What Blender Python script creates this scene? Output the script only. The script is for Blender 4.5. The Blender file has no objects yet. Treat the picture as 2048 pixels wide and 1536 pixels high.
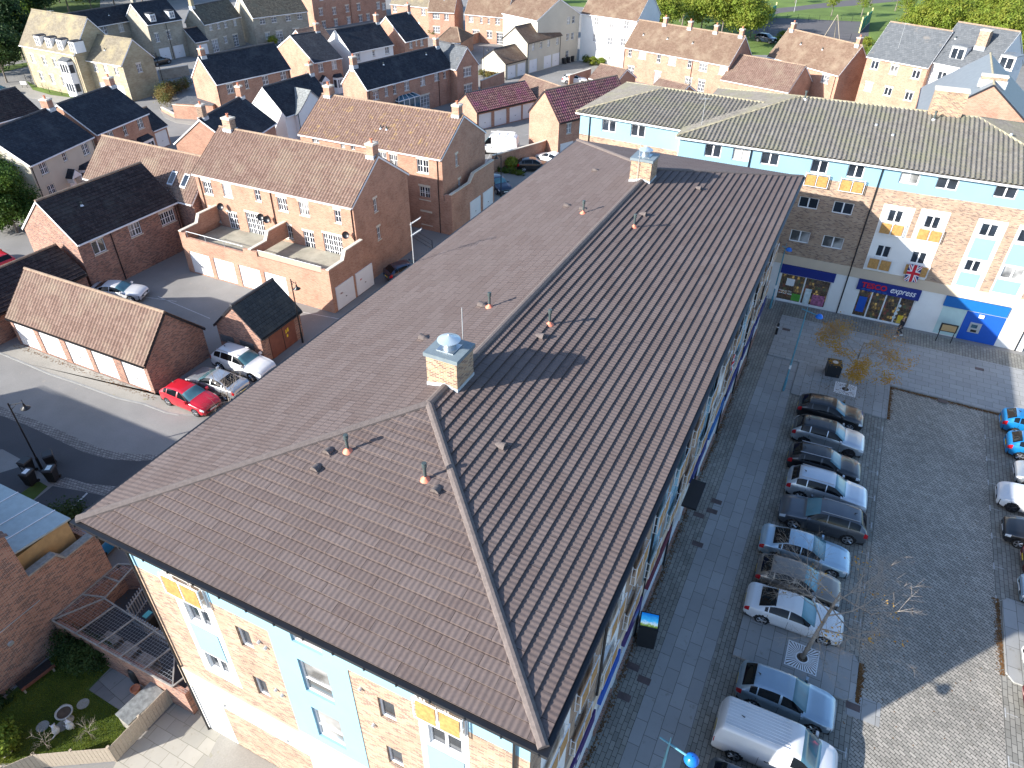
import bpy, math, random
from mathutils import Vector, Matrix
R_ = math.radians
random.seed(7)
# ------------------------------------------------------------ camera, sky, sun, exposure
SC = bpy.context.scene
COL = SC.collection
CAM = Vector((20.16, -8.52, 30.6))
FPX = 1431.19
YAW, PITCH, ROLL = R_(-25.6525), R_(36.4628), R_(0.774)
FW = Vector((math.sin(YAW)*math.cos(PITCH), math.cos(YAW)*math.cos(PITCH), -math.sin(PITCH)))
_rt = Vector((math.cos(YAW), -math.sin(YAW), 0)); _up = _rt.cross(FW)
RT = _rt*math.cos(ROLL) + _up*math.sin(ROLL)
UP = -_rt*math.sin(ROLL) + _up*math.cos(ROLL)
cd = bpy.data.cameras.new('camera'); cam = bpy.data.objects.new('camera', cd); COL.objects.link(cam)
cd.sensor_width = 36; cd.lens = 36*FPX/2048; cd.clip_start = .1; cd.clip_end = 3000
M = Matrix.Identity(4)
for i in range(3):
    M[i][0] = RT[i]; M[i][1] = UP[i]; M[i][2] = -FW[i]; M[i][3] = CAM[i]
cam.matrix_world = M
SC.camera = cam
SUN_AZ, SUN_EL = R_(51.3), R_(24.0)     # direction in which shadows fall, from +x
w = bpy.data.worlds.new('World'); SC.world = w; w.use_nodes = True
nt = w.node_tree
sky = nt.nodes.new('ShaderNodeTexSky'); sky.sky_type = 'NISHITA'; sky.sun_disc = False
sky.sun_elevation = SUN_EL
tosun = Vector((-math.cos(SUN_AZ)*math.cos(SUN_EL), -math.sin(SUN_AZ)*math.cos(SUN_EL), math.sin(SUN_EL)))
sky.sun_rotation = math.atan2(tosun.x, tosun.y)
sky.air_density = 1.0; sky.dust_density = 1.0; sky.ozone_density = 3.6
nt.links.new(sky.outputs[0], nt.nodes['Background'].inputs[0]); nt.nodes['Background'].inputs[1].default_value = .13
sl = bpy.data.lights.new('sun', 'SUN'); sl.energy = 4.7; sl.angle = R_(.5); sl.color = (1, .955, .89)
so = bpy.data.objects.new('sun', sl); COL.objects.link(so); so.location = (0, 0, 60)
so.rotation_euler = (-tosun).to_track_quat('-Z', 'Y').to_euler()
SC.view_settings.view_transform = 'Standard'; SC.view_settings.look = 'None'
SC.view_settings.exposure = 1.22; SC.view_settings.gamma = 1
SC.render.engine = 'CYCLES'
SC.cycles.max_bounces = 5; SC.cycles.diffuse_bounces = 3; SC.cycles.glossy_bounces = 3
SC.render.resolution_x = 1024; SC.render.resolution_y = 768

def ray(px, py): return FW + RT*((px-1024)/FPX) - UP*((py-768)/FPX)
def at(px, py, z=0.):
    d = ray(px, py); t = (z-CAM.z)/d.z; return CAM + d*t
def hitp(px, py, n, d0):
    d = ray(px, py); t = (d0-CAM.dot(n))/d.dot(n); return CAM + d*t

# ------------------------------------------------------------ materials
MATS = {}
def mat(name):
    m = bpy.data.materials.new(name); m.use_nodes = True; MATS[name] = m
    b = m.node_tree.nodes['Principled BSDF']; return m, m.node_tree, b
def N(t, k, **kw):
    n = t.nodes.new(k)
    for a, v in kw.items():
        if a.startswith('_'): setattr(n, a[1:], v)
        else: n.inputs[a.replace('__', ' ')].default_value = v
    return n
def rgb(c): return (c[0], c[1], c[2], 1)
def mix(t, f, a, b, mode='MIX'):
    n = t.nodes.new('ShaderNodeMix'); n.data_type = 'RGBA'; n.blend_type = mode
    for s, v in ((n.inputs[0], f), (n.inputs[6], a), (n.inputs[7], b)):
        if hasattr(v, 'is_linked') or hasattr(v, 'links'): t.links.new(v, s)
        else: s.default_value = v if not isinstance(v, tuple) or len(v) == 4 else rgb(v)
    return n.outputs[2]
def ramp(t, fac, a, b):
    n = t.nodes.new('ShaderNodeMapRange'); n.inputs[1].default_value = a; n.inputs[2].default_value = b
    t.links.new(fac, n.inputs[0]); return n.outputs[0]
def uvn(t, sx=1, sy=1, rot=0):
    u = t.nodes.new('ShaderNodeUVMap'); mp = N(t, 'ShaderNodeMapping')
    mp.inputs['Scale'].default_value = (sx, sy, 1); mp.inputs['Rotation'].default_value = (0, 0, rot)
    t.links.new(u.outputs[0], mp.inputs[0]); return mp.outputs[0]
def noise(t, vec, scale, detail=3, rough=.6):
    n = N(t, 'ShaderNodeTexNoise', Scale=scale, Detail=detail, Roughness=rough); t.links.new(vec, n.inputs['Vector']); return n.outputs['Fac']
def objv(t): return t.nodes.new('ShaderNodeNewGeometry').outputs['Position']
def bump(t, b, h, strength=.3, dist=.02):
    n = N(t, 'ShaderNodeBump', Strength=strength, Distance=dist); t.links.new(h, n.inputs['Height']); t.links.new(n.outputs[0], b.inputs['Normal'])

def plain(name, c, rough=.6, var=.12, metal=0, spec=.5, vs=3.0):
    m, t, b = mat(name)
    f = noise(t, objv(t), vs, 4)
    c1 = tuple(x*(1-var) for x in c); c2 = tuple(min(1, x*(1+var)) for x in c)
    t.links.new(mix(t, ramp(t, f, .35, .65), c1, c2), b.inputs['Base Color'])
    b.inputs['Roughness'].default_value = rough; b.inputs['Metallic'].default_value = metal
    b.inputs['Specular IOR Level'].default_value = spec
    return m
def brick(name, cs, mortar, bw=.225, bh=.075, ms=.012, stain=(0, 0, 0), stf=.0, offset=.5):
    m, t, b = mat(name)
    u = uvn(t)
    bt = N(t, 'ShaderNodeTexBrick', Scale=1, Mortar__Size=ms, Bias=0, Mortar__Smooth=.2); bt.offset = offset
    bt.inputs['Brick Width'].default_value = bw; bt.inputs['Row Height'].default_value = bh
    bt.inputs['Color1'].default_value = (0, 0, 0, 1); bt.inputs['Color2'].default_value = (1, 1, 1, 1); bt.inputs['Mortar'].default_value = (.5, .5, .5, 1)
    t.links.new(u, bt.inputs['Vector'])
    cr = t.nodes.new('ShaderNodeValToRGB'); e = cr.color_ramp.elements
    e[0].color = rgb(cs[0]); e[1].color = rgb(cs[-1]); e[0].position = .05; e[1].position = .95
    for i, c in enumerate(cs[1:-1]):
        q = e.new((i+1)/(len(cs)-1)); q.color = rgb(c)
    cr.color_ramp.interpolation = 'CONSTANT' if len(cs) > 3 else 'LINEAR'
    t.links.new(bt.outputs['Color'], cr.inputs[0])
    c = mix(t, bt.outputs['Fac'], cr.outputs[0], mortar)
    nz = noise(t, objv(t), .7, 5)
    c = mix(t, ramp(t, nz, .45, .75), c, mix(t, 1, c, (.72, .70, .70), 'MULTIPLY'))
    if stf: c = mix(t, ramp(t, noise(t, objv(t), .35, 6, .7), .6-stf*.3, .75), c, stain)
    t.links.new(c, b.inputs['Base Color']); b.inputs['Roughness'].default_value = .9
    b.inputs['Specular IOR Level'].default_value = .25
    bump(t, b, bt.outputs['Fac'], .25, -.01)
    return m
def tiles(name, cs, bw, bh, mort=.01, dark=(.03, .025, .02), patch=None, pf=(.55, .7), rough=.85, lich=None, var=.35, ps=.5):
    m, t, b = mat(name)
    u = uvn(t)
    bt = N(t, 'ShaderNodeTexBrick', Scale=1, Mortar__Size=mort, Mortar__Smooth=.1); bt.offset = .5
    bt.inputs['Brick Width'].default_value = bw; bt.inputs['Row Height'].default_value = bh
    bt.inputs['Color1'].default_value = (0, 0, 0, 1); bt.inputs['Color2'].default_value = (1, 1, 1, 1)
    t.links.new(u, bt.inputs['Vector'])
    c = mix(t, bt.outputs['Color'], cs[0], cs[1])
    c = mix(t, bt.outputs['Fac'], c, dark)
    fine = noise(t, objv(t), 9, 4)
    c = mix(t, ramp(t, fine, .3, .7), mix(t, 1, c, (1-var,)*3, 'MULTIPLY'), c)
    if patch: c = mix(t, ramp(t, noise(t, objv(t), ps, 6, .65), *pf), c, patch)
    if lich:
        sp = noise(t, objv(t), 5.0, 6, .8)
        c = mix(t, ramp(t, sp, .6, .66), c, lich)
    t.links.new(c, b.inputs['Base Color']); b.inputs['Roughness'].default_value = rough
    b.inputs['Specular IOR Level'].default_value = .3
    bump(t, b, fine, .3, .01)
    return m

RED = ((.36, .135, .075), (.42, .17, .095), (.30, .11, .07))
brick('brick_red', [(.37, .16, .095), (.45, .21, .13), (.49, .25, .165)], (.44, .34, .27))
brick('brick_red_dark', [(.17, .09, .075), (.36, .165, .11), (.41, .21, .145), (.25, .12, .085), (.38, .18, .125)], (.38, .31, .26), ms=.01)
brick('brick_buff', [(.37, .24, .155), (.44, .31, .21), (.22, .14, .105), (.40, .27, .18), (.45, .33, .23)], (.38, .31, .25), ms=.012)
brick('brick_chimney', [(.38, .23, .13), (.20, .115, .08), (.43, .29, .18), (.40, .26, .155)], (.42, .35, .27), ms=.014)
brick('stone_cream', [(.36, .30, .19), (.41, .35, .23), (.44, .38, .26)], (.38, .33, .24), bw=.4, bh=.15)
brick('stone_grey', [(.33, .30, .24), (.38, .35, .28), (.41, .37, .30)], (.35, .33, .27), bw=.4, bh=.15)
plain('render_white', (.78, .77, .74), .85, .04, vs=.6)
plain('render_cream', (.56, .51, .41), .85, .05, vs=.6)
plain('render_blue', (.22, .385, .48), .8, .03, vs=.6)
plain('render_blue_deep', (.12, .42, .66), .8, .03)
plain('render_buff', (.58, .47, .35), .85, .05, vs=.6)
plain('upvc', (.80, .80, .80), .4, .02)
plain('stone_trim', (.62, .56, .46), .8, .08)
plain('garage_white', (.76, .76, .76), .55, .03, vs=.8)
plain('lead', (.45, .48, .50), .5, .15)
plain('lead_white', (.62, .64, .66), .5, .1)
plain('gutter_black', (.012, .013, .016), .35, .1)
plain('fascia_dark', (.02, .02, .025), .5, .1)
plain('ridge_brown', (.135, .11, .10), .85, .15, vs=8)
plain('ridge_tan', (.28, .20, .14), .9, .2, vs=4)
plain('ridge_lichen', (.34, .30, .20), .9, .25, vs=3)
plain('ridge_dark', (.07, .07, .075), .9, .2, vs=4)
plain('terracotta', (.55, .20, .12), .8, .1)
plain('red_lead', (.75, .22, .13), .6, .1)
plain('vent_grey', (.06, .08, .08), .4, .1)
plain('chim_cap', (.17, .21, .23), .45, .1, vs=2)
plain('steel', (.55, .60, .63), .3, .05, metal=.9)
plain('cowl', (.50, .60, .66), .35, .04, metal=.5)
plain('timber', (.40, .33, .25), .85, .10, vs=12)
plain('timber_grey', (.30, .28, .25), .85, .2, vs=6)
plain('timber_panel', (.46, .25, .08), .45, .22, vs=7)
plain('iron_black', (.015, .016, .018), .4, .1)
plain('post_blue', (.10, .28, .36), .4, .05)
plain('dome_blue', (.01, .16, .62), .25, .03)
plain('galv', (.52, .54, .55), .45, .08, metal=.5)
plain('plastic_black', (.018, .020, .023), .5, .1)
plain('lid_blue', (.05, .30, .50), .5, .05)
plain('lid_teal', (.10, .42, .42), .5, .05)
plain('sign_navy', (.012, .028, .20), .4, .03)
plain('sign_purple', (.05, .02, .14), .4, .03)
plain('sign_maroon', (.12, .012, .035), .4, .03)
plain('sign_cyan', (.01, .13, .40), .4, .03)
plain('sign_white', (.8, .8, .8), .5, .02)
plain('sign_red', (.62, .01, .02), .4, .02)
plain('sign_yellow', (.80, .55, .04), .5, .02)
plain('sign_green', (.10, .35, .05), .5, .1)
plain('sign_blue', (.01, .09, .45), .45, .03)
plain('pale_panel', (.50, .66, .64), .5, .03); plain('lean_roof', (.36, .43, .44), .5, .08)
plain('poster_pink', (.35, .12, .22), .5, .5, vs=6)
plain('poster_pale', (.60, .68, .68), .5, .2, vs=4)
plain('skin', (.45, .28, .20), .6, .05)
plain('cloth_dark', (.02, .02, .03), .9, .1)
plain('cloth_white', (.7, .7, .7), .9, .05)
plain('hair', (.02, .014, .01), .7, .1)
plain('flag_blue', (.01, .025, .17), .8, .05)
plain('flag_red', (.55, .012, .03), .8, .05)
plain('flag_white', (.75, .75, .75), .8, .03)
plain('bark', (.20, .17, .14), .9, .3, vs=6)
plain('bark_pale', (.30, .255, .21), .85, .25, vs=8)
plain('concrete', (.40, .39, .36), .9, .12, vs=1.5)
plain('kerb', (.27, .27, .26), .85, .12)
plain('road_paint', (.42, .42, .41), .7, .25, vs=9)
plain('soil', (.07, .05, .035), .95, .3)
plain('ply_tan', (.45, .30, .14), .6, .1)
plain('zinc', (.18, .195, .205), .45, .08, vs=2)
plain('pot_terracotta', (.5, .2, .11), .8, .1)
plain('slate_light', (.20, .21, .205), .8, .3, vs=5)
plain('manhole', (.10, .07, .065), .7, .2)
plain('court_green', (.02, .26, .18), .6, .08)
plain('court_yellow', (.6, .55, .25), .7, .1)
plain('curtain', (.66, .66, .64), .9, .1, vs=6)
plain('door_brown', (.20, .07, .045), .6, .12)

def glassm(name, c, rough=.06, dark=.5):
    m, t, b = mat(name)
    f = noise(t, objv(t), .55, 3, .5)
    t.links.new(mix(t, ramp(t, f, .42, .58), tuple(x*dark for x in c), c), b.inputs['Base Color'])
    b.inputs['Roughness'].default_value = rough; b.inputs['Specular IOR Level'].default_value = .6
    b.inputs['Coat Weight'].default_value = .35; b.inputs['Coat Roughness'].default_value = .03
glassm('glass', (.03, .04, .055)); glassm('glass_curtain', (.42, .42, .41), .15, .2)
glassm('glass_car', (.008, .011, .014), .02)
MATS['glass_car'].node_tree.nodes['Principled BSDF'].inputs['Coat Weight'].default_value = 0
glassm('windscreen_sky_tint', (.11, .25, .29), .04, .55)  # teal base colour paints the reflected sky into the windscreens
MATS['glass_car'].node_tree.nodes['Principled BSDF'].inputs['Specular IOR Level'].default_value = .3; glassm('glass_shop', (.05, .045, .03), .05, .2)
glassm('glass_cons', (.05, .12, .17), .05, .6)

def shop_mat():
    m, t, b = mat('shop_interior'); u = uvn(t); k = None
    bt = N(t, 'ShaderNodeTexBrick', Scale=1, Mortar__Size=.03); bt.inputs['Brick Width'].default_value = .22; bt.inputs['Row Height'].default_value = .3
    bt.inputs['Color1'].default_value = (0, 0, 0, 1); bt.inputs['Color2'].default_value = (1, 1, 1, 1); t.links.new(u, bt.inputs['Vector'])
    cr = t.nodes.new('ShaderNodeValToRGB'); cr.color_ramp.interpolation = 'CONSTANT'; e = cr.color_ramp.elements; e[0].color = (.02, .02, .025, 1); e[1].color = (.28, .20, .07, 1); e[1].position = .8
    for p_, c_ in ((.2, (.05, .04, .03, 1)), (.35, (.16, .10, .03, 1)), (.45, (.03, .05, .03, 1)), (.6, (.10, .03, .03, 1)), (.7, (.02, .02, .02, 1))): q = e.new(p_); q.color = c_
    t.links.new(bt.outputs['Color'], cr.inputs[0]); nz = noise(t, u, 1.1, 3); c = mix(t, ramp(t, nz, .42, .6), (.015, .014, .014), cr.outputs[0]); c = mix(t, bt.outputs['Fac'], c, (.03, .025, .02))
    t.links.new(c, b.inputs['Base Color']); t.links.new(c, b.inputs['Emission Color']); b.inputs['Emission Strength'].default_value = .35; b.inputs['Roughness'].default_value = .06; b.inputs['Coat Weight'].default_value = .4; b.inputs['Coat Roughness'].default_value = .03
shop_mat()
def paint(name, c, metal=.0, rough=.35):
    m, t, b = mat(name)
    n = noise(t, objv(t), 1.5, 3)
    t.links.new(mix(t, ramp(t, n, .3, .7), tuple(x*.93 for x in c), c), b.inputs['Base Color'])
    b.inputs['Metallic'].default_value = metal; b.inputs['Roughness'].default_value = rough
    b.inputs['Coat Weight'].default_value = 1; b.inputs['Coat Roughness'].default_value = .02
for n_, c_, me in (('white', (.70, .70, .70), 0), ('black', (.012, .012, .014), .2), ('silver', (.50, .54, .58), .7), ('silver_blue', (.42, .55, .64), .6),
                   ('grey', (.10, .11, .125), .5), ('pale_silver', (.58, .63, .68), .6), ('bronze', (.24, .20, .165), .6), ('steel_blue', (.34, .44, .52), .7),
                   ('blue', (.01, .20, .48), .25), ('red', (.50, .008, .022), 0), ('dark_blue', (.012, .025, .06), .3), ('maroon', (.08, .01, .012), .2)):
    paint('paint_'+n_, c_, me)
plain('tyre', (.015, .015, .016), .85, .1); plain('rim', (.45, .46, .48), .3, .05, metal=.8)
plain('rim_dark', (.05, .05, .055), .4, .05, metal=.6)
plain('car_trim', (.014, .014, .015), .5, .05)
plain('lamp_red', (.42, .008, .015), .15, .05); plain('lamp_clear', (.62, .66, .70), .1, .1)
plain('plate_yellow', (.62, .46, .04), .5, .03); plain('plate_white', (.7, .7, .7), .5, .03)

# roofs
tiles('tile_main', ((.140, .104, .093), (.168, .131, .120)), 1.33, .3805, .011, (.045, .033, .030), (.138, .108, .098), (.45, .8), .8, var=.20, ps=1.2)
tiles('tile_pantile', ((.205, .13, .10), (.275, .185, .145)), .3, .34, .006, (.10, .06, .05), (.25, .19, .14), (.48, .7), var=.3)
tiles('tile_lichen', ((.23, .145, .11), (.30, .20, .155)), .3, .34, .006, (.10, .06, .05), (.36, .24, .10), (.56, .70), var=.3, ps=1.6)
tiles('tile_purple', ((.17, .075, .080), (.30, .17, .15)), .3, .34, .01, (.03, .02, .02), (.22, .07, .12), (.5, .7), var=.3)
tiles('tile_brown', ((.17, .11, .075), (.23, .155, .11)), .25, .2, .008, (.10, .06, .04), (.26, .20, .14), (.48, .75), var=.25)
tiles('tile_dark', ((.035, .026, .026), (.07, .052, .050)), .3, .3, .012, (.012, .01, .01), (.06, .055, .05), (.5, .7), var=.35, lich=(.12, .11, .10))
tiles('slate_dark', ((.022, .026, .036), (.042, .048, .062)), .3, .22, .010, (.01, .01, .014), (.055, .06, .068), (.5, .75), var=.3)
tiles('tile_hut', ((.040, .052, .058), (.060, .075, .080)), .33, .30, .014, (.015, .02, .024), (.07, .08, .075), (.5, .75), var=.3)
tiles('slate_grey', ((.105, .115, .125), (.145, .155, .165)), .35, .28, .008, (.06, .065, .07), (.18, .165, .15), (.6, .72), var=.2)
tiles('tile_stone', ((.23, .195, .14), (.30, .26, .19)), .3, .22, .012, (.13, .11, .08), (.32, .27, .16), (.48, .7), var=.3)
tiles('tile_stone_dark', ((.115, .10, .075), (.21, .185, .14)), .3, .24, .016, (.05, .045, .035), (.10, .10, .08), (.5, .7), var=.35)
tiles('tile_concrete', ((.165, .152, .135), (.215, .20, .178)), .33, .38, .004, (.1, .09, .07), (.17, .165, .12), (.45, .65), var=.25, lich=(.30, .27, .19))

def ground_mat(name, c, var=.2, big=.25, fine=14, spots=None, rough=.9):
    m, t, b = mat(name); p = objv(t)
    c1 = tuple(x*(1-var) for x in c)
    k = mix(t, ramp(t, noise(t, p, big, 5, .6), .35, .68), c1, c)
    k = mix(t, ramp(t, noise(t, p, fine, 3), .3, .7), mix(t, 1, k, (.85,)*3, 'MULTIPLY'), k)
    if spots: k = mix(t, ramp(t, noise(t, p, 1.1, 6, .7), .62, .70), k, spots)
    t.links.new(k, b.inputs['Base Color']); b.inputs['Roughness'].default_value = rough
    b.inputs['Specular IOR Level'].default_value = .3
    bump(t, b, noise(t, p, 60, 2), .2, .01)
ground_mat('asphalt', (.285, .275, .26), spots=(.30, .27, .23))
ground_mat('asphalt_dark', (.085, .088, .095))
ground_mat('pave_pale', (.36, .34, .30), spots=(.27, .25, .16))
ground_mat('grass', (.10, .15, .028), .45, .5, 20)
ground_mat('grass_park', (.16, .24, .05), .35, .15, 8)
ground_mat('court', (.135, .125, .125), .1)
ground_mat('deck_mat', (.42, .40, .32), .3, 1.0, spots=(.25, .28, .20))
ground_mat('leaf_litter', (.22, .11, .04), .5, 3, 30)
def pave(name, cs, bw, bh, ms, mortar, rot=0, var=.25):
    m, t, b = mat(name); p = objv(t)
    mp = N(t, 'ShaderNodeMapping'); mp.inputs['Rotation'].default_value = (0, 0, rot); t.links.new(p, mp.inputs[0])
    bt = N(t, 'ShaderNodeTexBrick', Scale=1, Mortar__Size=ms, Mortar__Smooth=.3); bt.offset = .5
    bt.inputs['Brick Width'].default_value = bw; bt.inputs['Row Height'].default_value = bh
    bt.inputs['Color1'].default_value = (0, 0, 0, 1); bt.inputs['Color2'].default_value = (1, 1, 1, 1)
    # slight wobble so that joints are not ruler straight
    nz = N(t, 'ShaderNodeTexNoise', Scale=1.2, Detail=2); t.links.new(p, nz.inputs['Vector'])
    va = N(t, 'ShaderNodeVectorMath', _operation='MULTIPLY_ADD'); va.inputs[1].default_value = (.05, .05, 0)
    t.links.new(nz.outputs['Color'], va.inputs[0]); t.links.new(mp.outputs[0], va.inputs[2])
    t.links.new(va.outputs[0], bt.inputs['Vector'])
    k = mix(t, bt.outputs['Color'], cs[0], cs[1])
    k = mix(t, bt.outputs['Fac'], k, mortar)
    k = mix(t, ramp(t, noise(t, p, .18, 6, .65), .38, .68), mix(t, 1, k, (1-var,)*3, 'MULTIPLY'), k)
    k = mix(t, ramp(t, noise(t, p, 2.5, 5, .7), .60, .72), k, mix(t, 1, k, (.75, .72, .66), 'MULTIPLY'))
    t.links.new(k, b.inputs['Base Color']); b.inputs['Roughness'].default_value = .85
    b.inputs['Specular IOR Level'].default_value = .35
    bump(t, b, bt.outputs['Fac'], .4, -.012)
pave('setts', ((.31, .29, .25), (.47, .43, .37)), .30, .15, .014, (.06, .055, .045), R_(30))
pave('setts_dark', ((.24, .23, .20), (.33, .315, .275)), .42, .21, .012, (.05, .047, .04), R_(90))
pave('slabs', ((.31, .31, .30), (.37, .37, .36)), 1.2, .6, .013, (.13, .125, .115), R_(90), .18)
pave('slabs_across', ((.32, .32, .31), (.37, .37, .36)), .9, .6, .012, (.15, .145, .13), R_(0), .12)
pave('cobble', ((.20, .19, .18), (.33, .31, .29)), .22, .18, .02, (.09, .085, .08), R_(-8))
pave('patio', ((.24, .24, .24), (.34, .34, .33)), .9, .9, .01, (.10, .10, .09), R_(8), .3)
pave('yard_block', ((.36, .34, .29), (.44, .41, .35)), .9, .6, .01, (.22, .21, .16), R_(0), .2)

def leafm(name, a, b_, c_):
    m, t, b = mat(name)
    oi = t.nodes.new('ShaderNodeNewGeometry')
    k = mix(t, oi.outputs['Random Per Island'], a, b_)
    k = mix(t, ramp(t, noise(t, objv(t), .5, 4), .45, .65), k, c_)
    t.links.new(k, b.inputs['Base Color']); b.inputs['Roughness'].default_value = .6
    b.inputs['Specular IOR Level'].default_value = .25
    tr = N(t, 'ShaderNodeBsdfTranslucent'); t.links.new(k, tr.inputs[0])
    ms = N(t, 'ShaderNodeMixShader', Fac=.35); t.links.new(b.outputs[0], ms.inputs[1]); t.links.new(tr.outputs[0], ms.inputs[2])
    t.links.new(ms.outputs[0], t.nodes['Material Output'].inputs[0])
leafm('leaf_green', (.05, .10, .018), (.10, .17, .025), (.15, .18, .025))
leafm('leaf_lime', (.13, .20, .025), (.22, .28, .035), (.27, .28, .04))
leafm('leaf_mid', (.035, .085, .016), (.07, .14, .02), (.09, .15, .02))
leafm('leaf_dark', (.018, .045, .014), (.035, .075, .02), (.05, .085, .02))
leafm('leaf_yellow', (.45, .24, .03), (.60, .36, .05), (.5, .22, .03))
leafm('leaf_hedge', (.10, .12, .03), (.17, .17, .05), (.22, .12, .04))

# ------------------------------------------------------------ mesh helpers
class MB:
    def __init__(s): s.v = []; s.f = []; s.uv = {}
    def face(s, pts, uv=None):
        i = len(s.v); s.v += [tuple(p) for p in pts]; s.f.append(tuple(range(i, i+len(pts))))
        if uv: s.uv[len(s.f)-1] = uv
        return s
    def box(s, x0, x1, y0, y1, z0, z1):
        return s.hexa([(x0, y0), (x1, y0), (x1, y1), (x0, y1)], z0, z1)
    def hexa(s, poly, z0, z1, top=None):
        top = top or poly; n = len(poly)
        a = [(p[0], p[1], z0) for p in poly]; b = [(p[0], p[1], z1) for p in top]
        s.face(a[::-1]); s.face(b)
        for i in range(n):
            j = (i+1) % n; s.face([a[i], a[j], b[j], b[i]])
        return s
    def prism(s, prof, d, cap=True):
        """profile (list of 3D points) swept along vector d"""
        d = Vector(d); a = [Vector(p) for p in prof]; b = [p+d for p in a]; n = len(a)
        if cap: s.face(a[::-1]); s.face(b)
        for i in range(n):
            j = (i+1) % n; s.face([a[i], a[j], b[j], b[i]])
        return s
    def cyl(s, p0, p1, r0, r1=None, n=8, cap=True):
        r1 = r0 if r1 is None else r1
        p0, p1 = Vector(p0), Vector(p1); d = p1-p0
        if d.length < 1e-6: return s
        d.normalize(); a = d.orthogonal().normalized(); b = d.cross(a)
        A = [p0+(a*math.cos(2*math.pi*i/n)+b*math.sin(2*math.pi*i/n))*r0 for i in range(n)]
        B = [p1+(a*math.cos(2*math.pi*i/n)+b*math.sin(2*math.pi*i/n))*r1 for i in range(n)]
        i0 = len(s.v); s.v += [tuple(p) for p in A+B]
        for i in range(n):
            j = (i+1) % n; s.f.append((i0+i, i0+j, i0+n+j, i0+n+i))
        if cap: s.f.append(tuple(range(i0, i0+n))[::-1]); s.f.append(tuple(range(i0+n, i0+2*n)))
        return s
    def lathe(s, prof, n=16, c=(0, 0, 0)):
        i0 = len(s.v)
        for r, z in prof:
            for i in range(n):
                a = 2*math.pi*i/n; s.v.append((c[0]+r*math.cos(a), c[1]+r*math.sin(a), c[2]+z))
        for k in range(len(prof)-1):
            for i in range(n):
                j = (i+1) % n; s.f.append((i0+k*n+i, i0+k*n+j, i0+(k+1)*n+j, i0+(k+1)*n+i))
        return s
    def build(s, name, material, parent=None, smooth=False, loc=None, bevel=0):
        me = bpy.data.meshes.new(name); me.from_pydata(s.v, [], s.f); me.update()
        uvl = me.uv_layers.new(name='UVMap'); vs = me.vertices; Z = Vector((0, 0, 1))
        for p in me.polygons:
            if p.index in s.uv:
                for li, q in zip(p.loop_indices, s.uv[p.index]): uvl.data[li].uv = q
                continue
            n = p.normal
            if abs(n.z) > .995: t = Vector((1, 0, 0)); b = Vector((0, 1, 0))
            else: t = Z.cross(n).normalized(); b = n.cross(t)
            for li in p.loop_indices:
                c = vs[me.loops[li].vertex_index].co; uvl.data[li].uv = (c.dot(t), c.dot(b))
        if smooth:
            for p in me.polygons: p.use_smooth = True
        me.materials.append(MATS[material])
        o = bpy.data.objects.new(name, me); COL.objects.link(o)
        if parent is not None: o.parent = parent
        if loc is not None: o.location = loc
        if bevel:
            bm = o.modifiers.new('bevel', 'BEVEL'); bm.width = bevel; bm.segments = 2; bm.limit_method = 'ANGLE'
        return o
def tag(o, label=None, cat=None, group=None, kind=None):
    if label: o['label'] = label
    if cat: o['category'] = cat
    if group: o['group'] = group
    if kind: o['kind'] = kind
    return o
def thing(name, label, cat, loc=(0, 0, 0), rz=0, group=None):
    o = bpy.data.objects.new(name, None); COL.objects.link(o); o.location = loc; o.rotation_euler = (0, 0, rz)
    o.empty_display_size = .3
    return tag(o, label, cat, group)
def copy_tree(o, parent=None):
    c = o.copy(); COL.objects.link(c)
    if parent is not None: c.parent = parent
    for ch in list(o.children): copy_tree(ch, c)
    return c
def place(o, loc, rz=0, label=None, group=None, scale=None):
    o.location = loc; o.rotation_euler = (0, 0, rz)
    if label: o['label'] = label
    if group: o['group'] = group
    if scale: o.scale = (scale,)*3 if not isinstance(scale, tuple) else scale
    return o
# ------------------------------------------------------------ windows, roofs, houses
def P3(fr, a, z, d=0.):
    (ox, oy), (ux, uy) = fr; return (ox+ux*a+uy*d, oy+uy*a-ux*d, z)
def panel(mb, fr, a0, a1, z0, z1, ops=(), rev=.12, d=0.):
    """wall face with real openings (a,z,w,h) and their reveals"""
    ops = [o for o in ops if o[0] >= a0 and o[0]+o[2] <= a1+1e-6 and o[1] >= z0 and o[1]+o[3] <= z1+1e-6]
    xs = sorted({a0, a1, *[o[0] for o in ops], *[o[0]+o[2] for o in ops]}); zs = sorted({z0, z1, *[o[1] for o in ops], *[o[1]+o[3] for o in ops]})
    for i in range(len(xs)-1):
        for j in range(len(zs)-1):
            cx, cz = (xs[i]+xs[i+1])/2, (zs[j]+zs[j+1])/2
            if any(o[0] < cx < o[0]+o[2] and o[1] < cz < o[1]+o[3] for o in ops): continue
            mb.face([P3(fr, xs[i], zs[j], d), P3(fr, xs[i+1], zs[j], d), P3(fr, xs[i+1], zs[j+1], d), P3(fr, xs[i], zs[j+1], d)])
    for a, z, w_, h in ops:
        q = [(a, z), (a+w_, z), (a+w_, z+h), (a, z+h)]
        for k in range(4):
            p0, p1 = q[k], q[(k+1) % 4]
            mb.face([P3(fr, p0[0], p0[1], d), P3(fr, p0[0], p0[1], d-rev), P3(fr, p1[0], p1[1], d-rev), P3(fr, p1[0], p1[1], d)])
WC = {}
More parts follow.
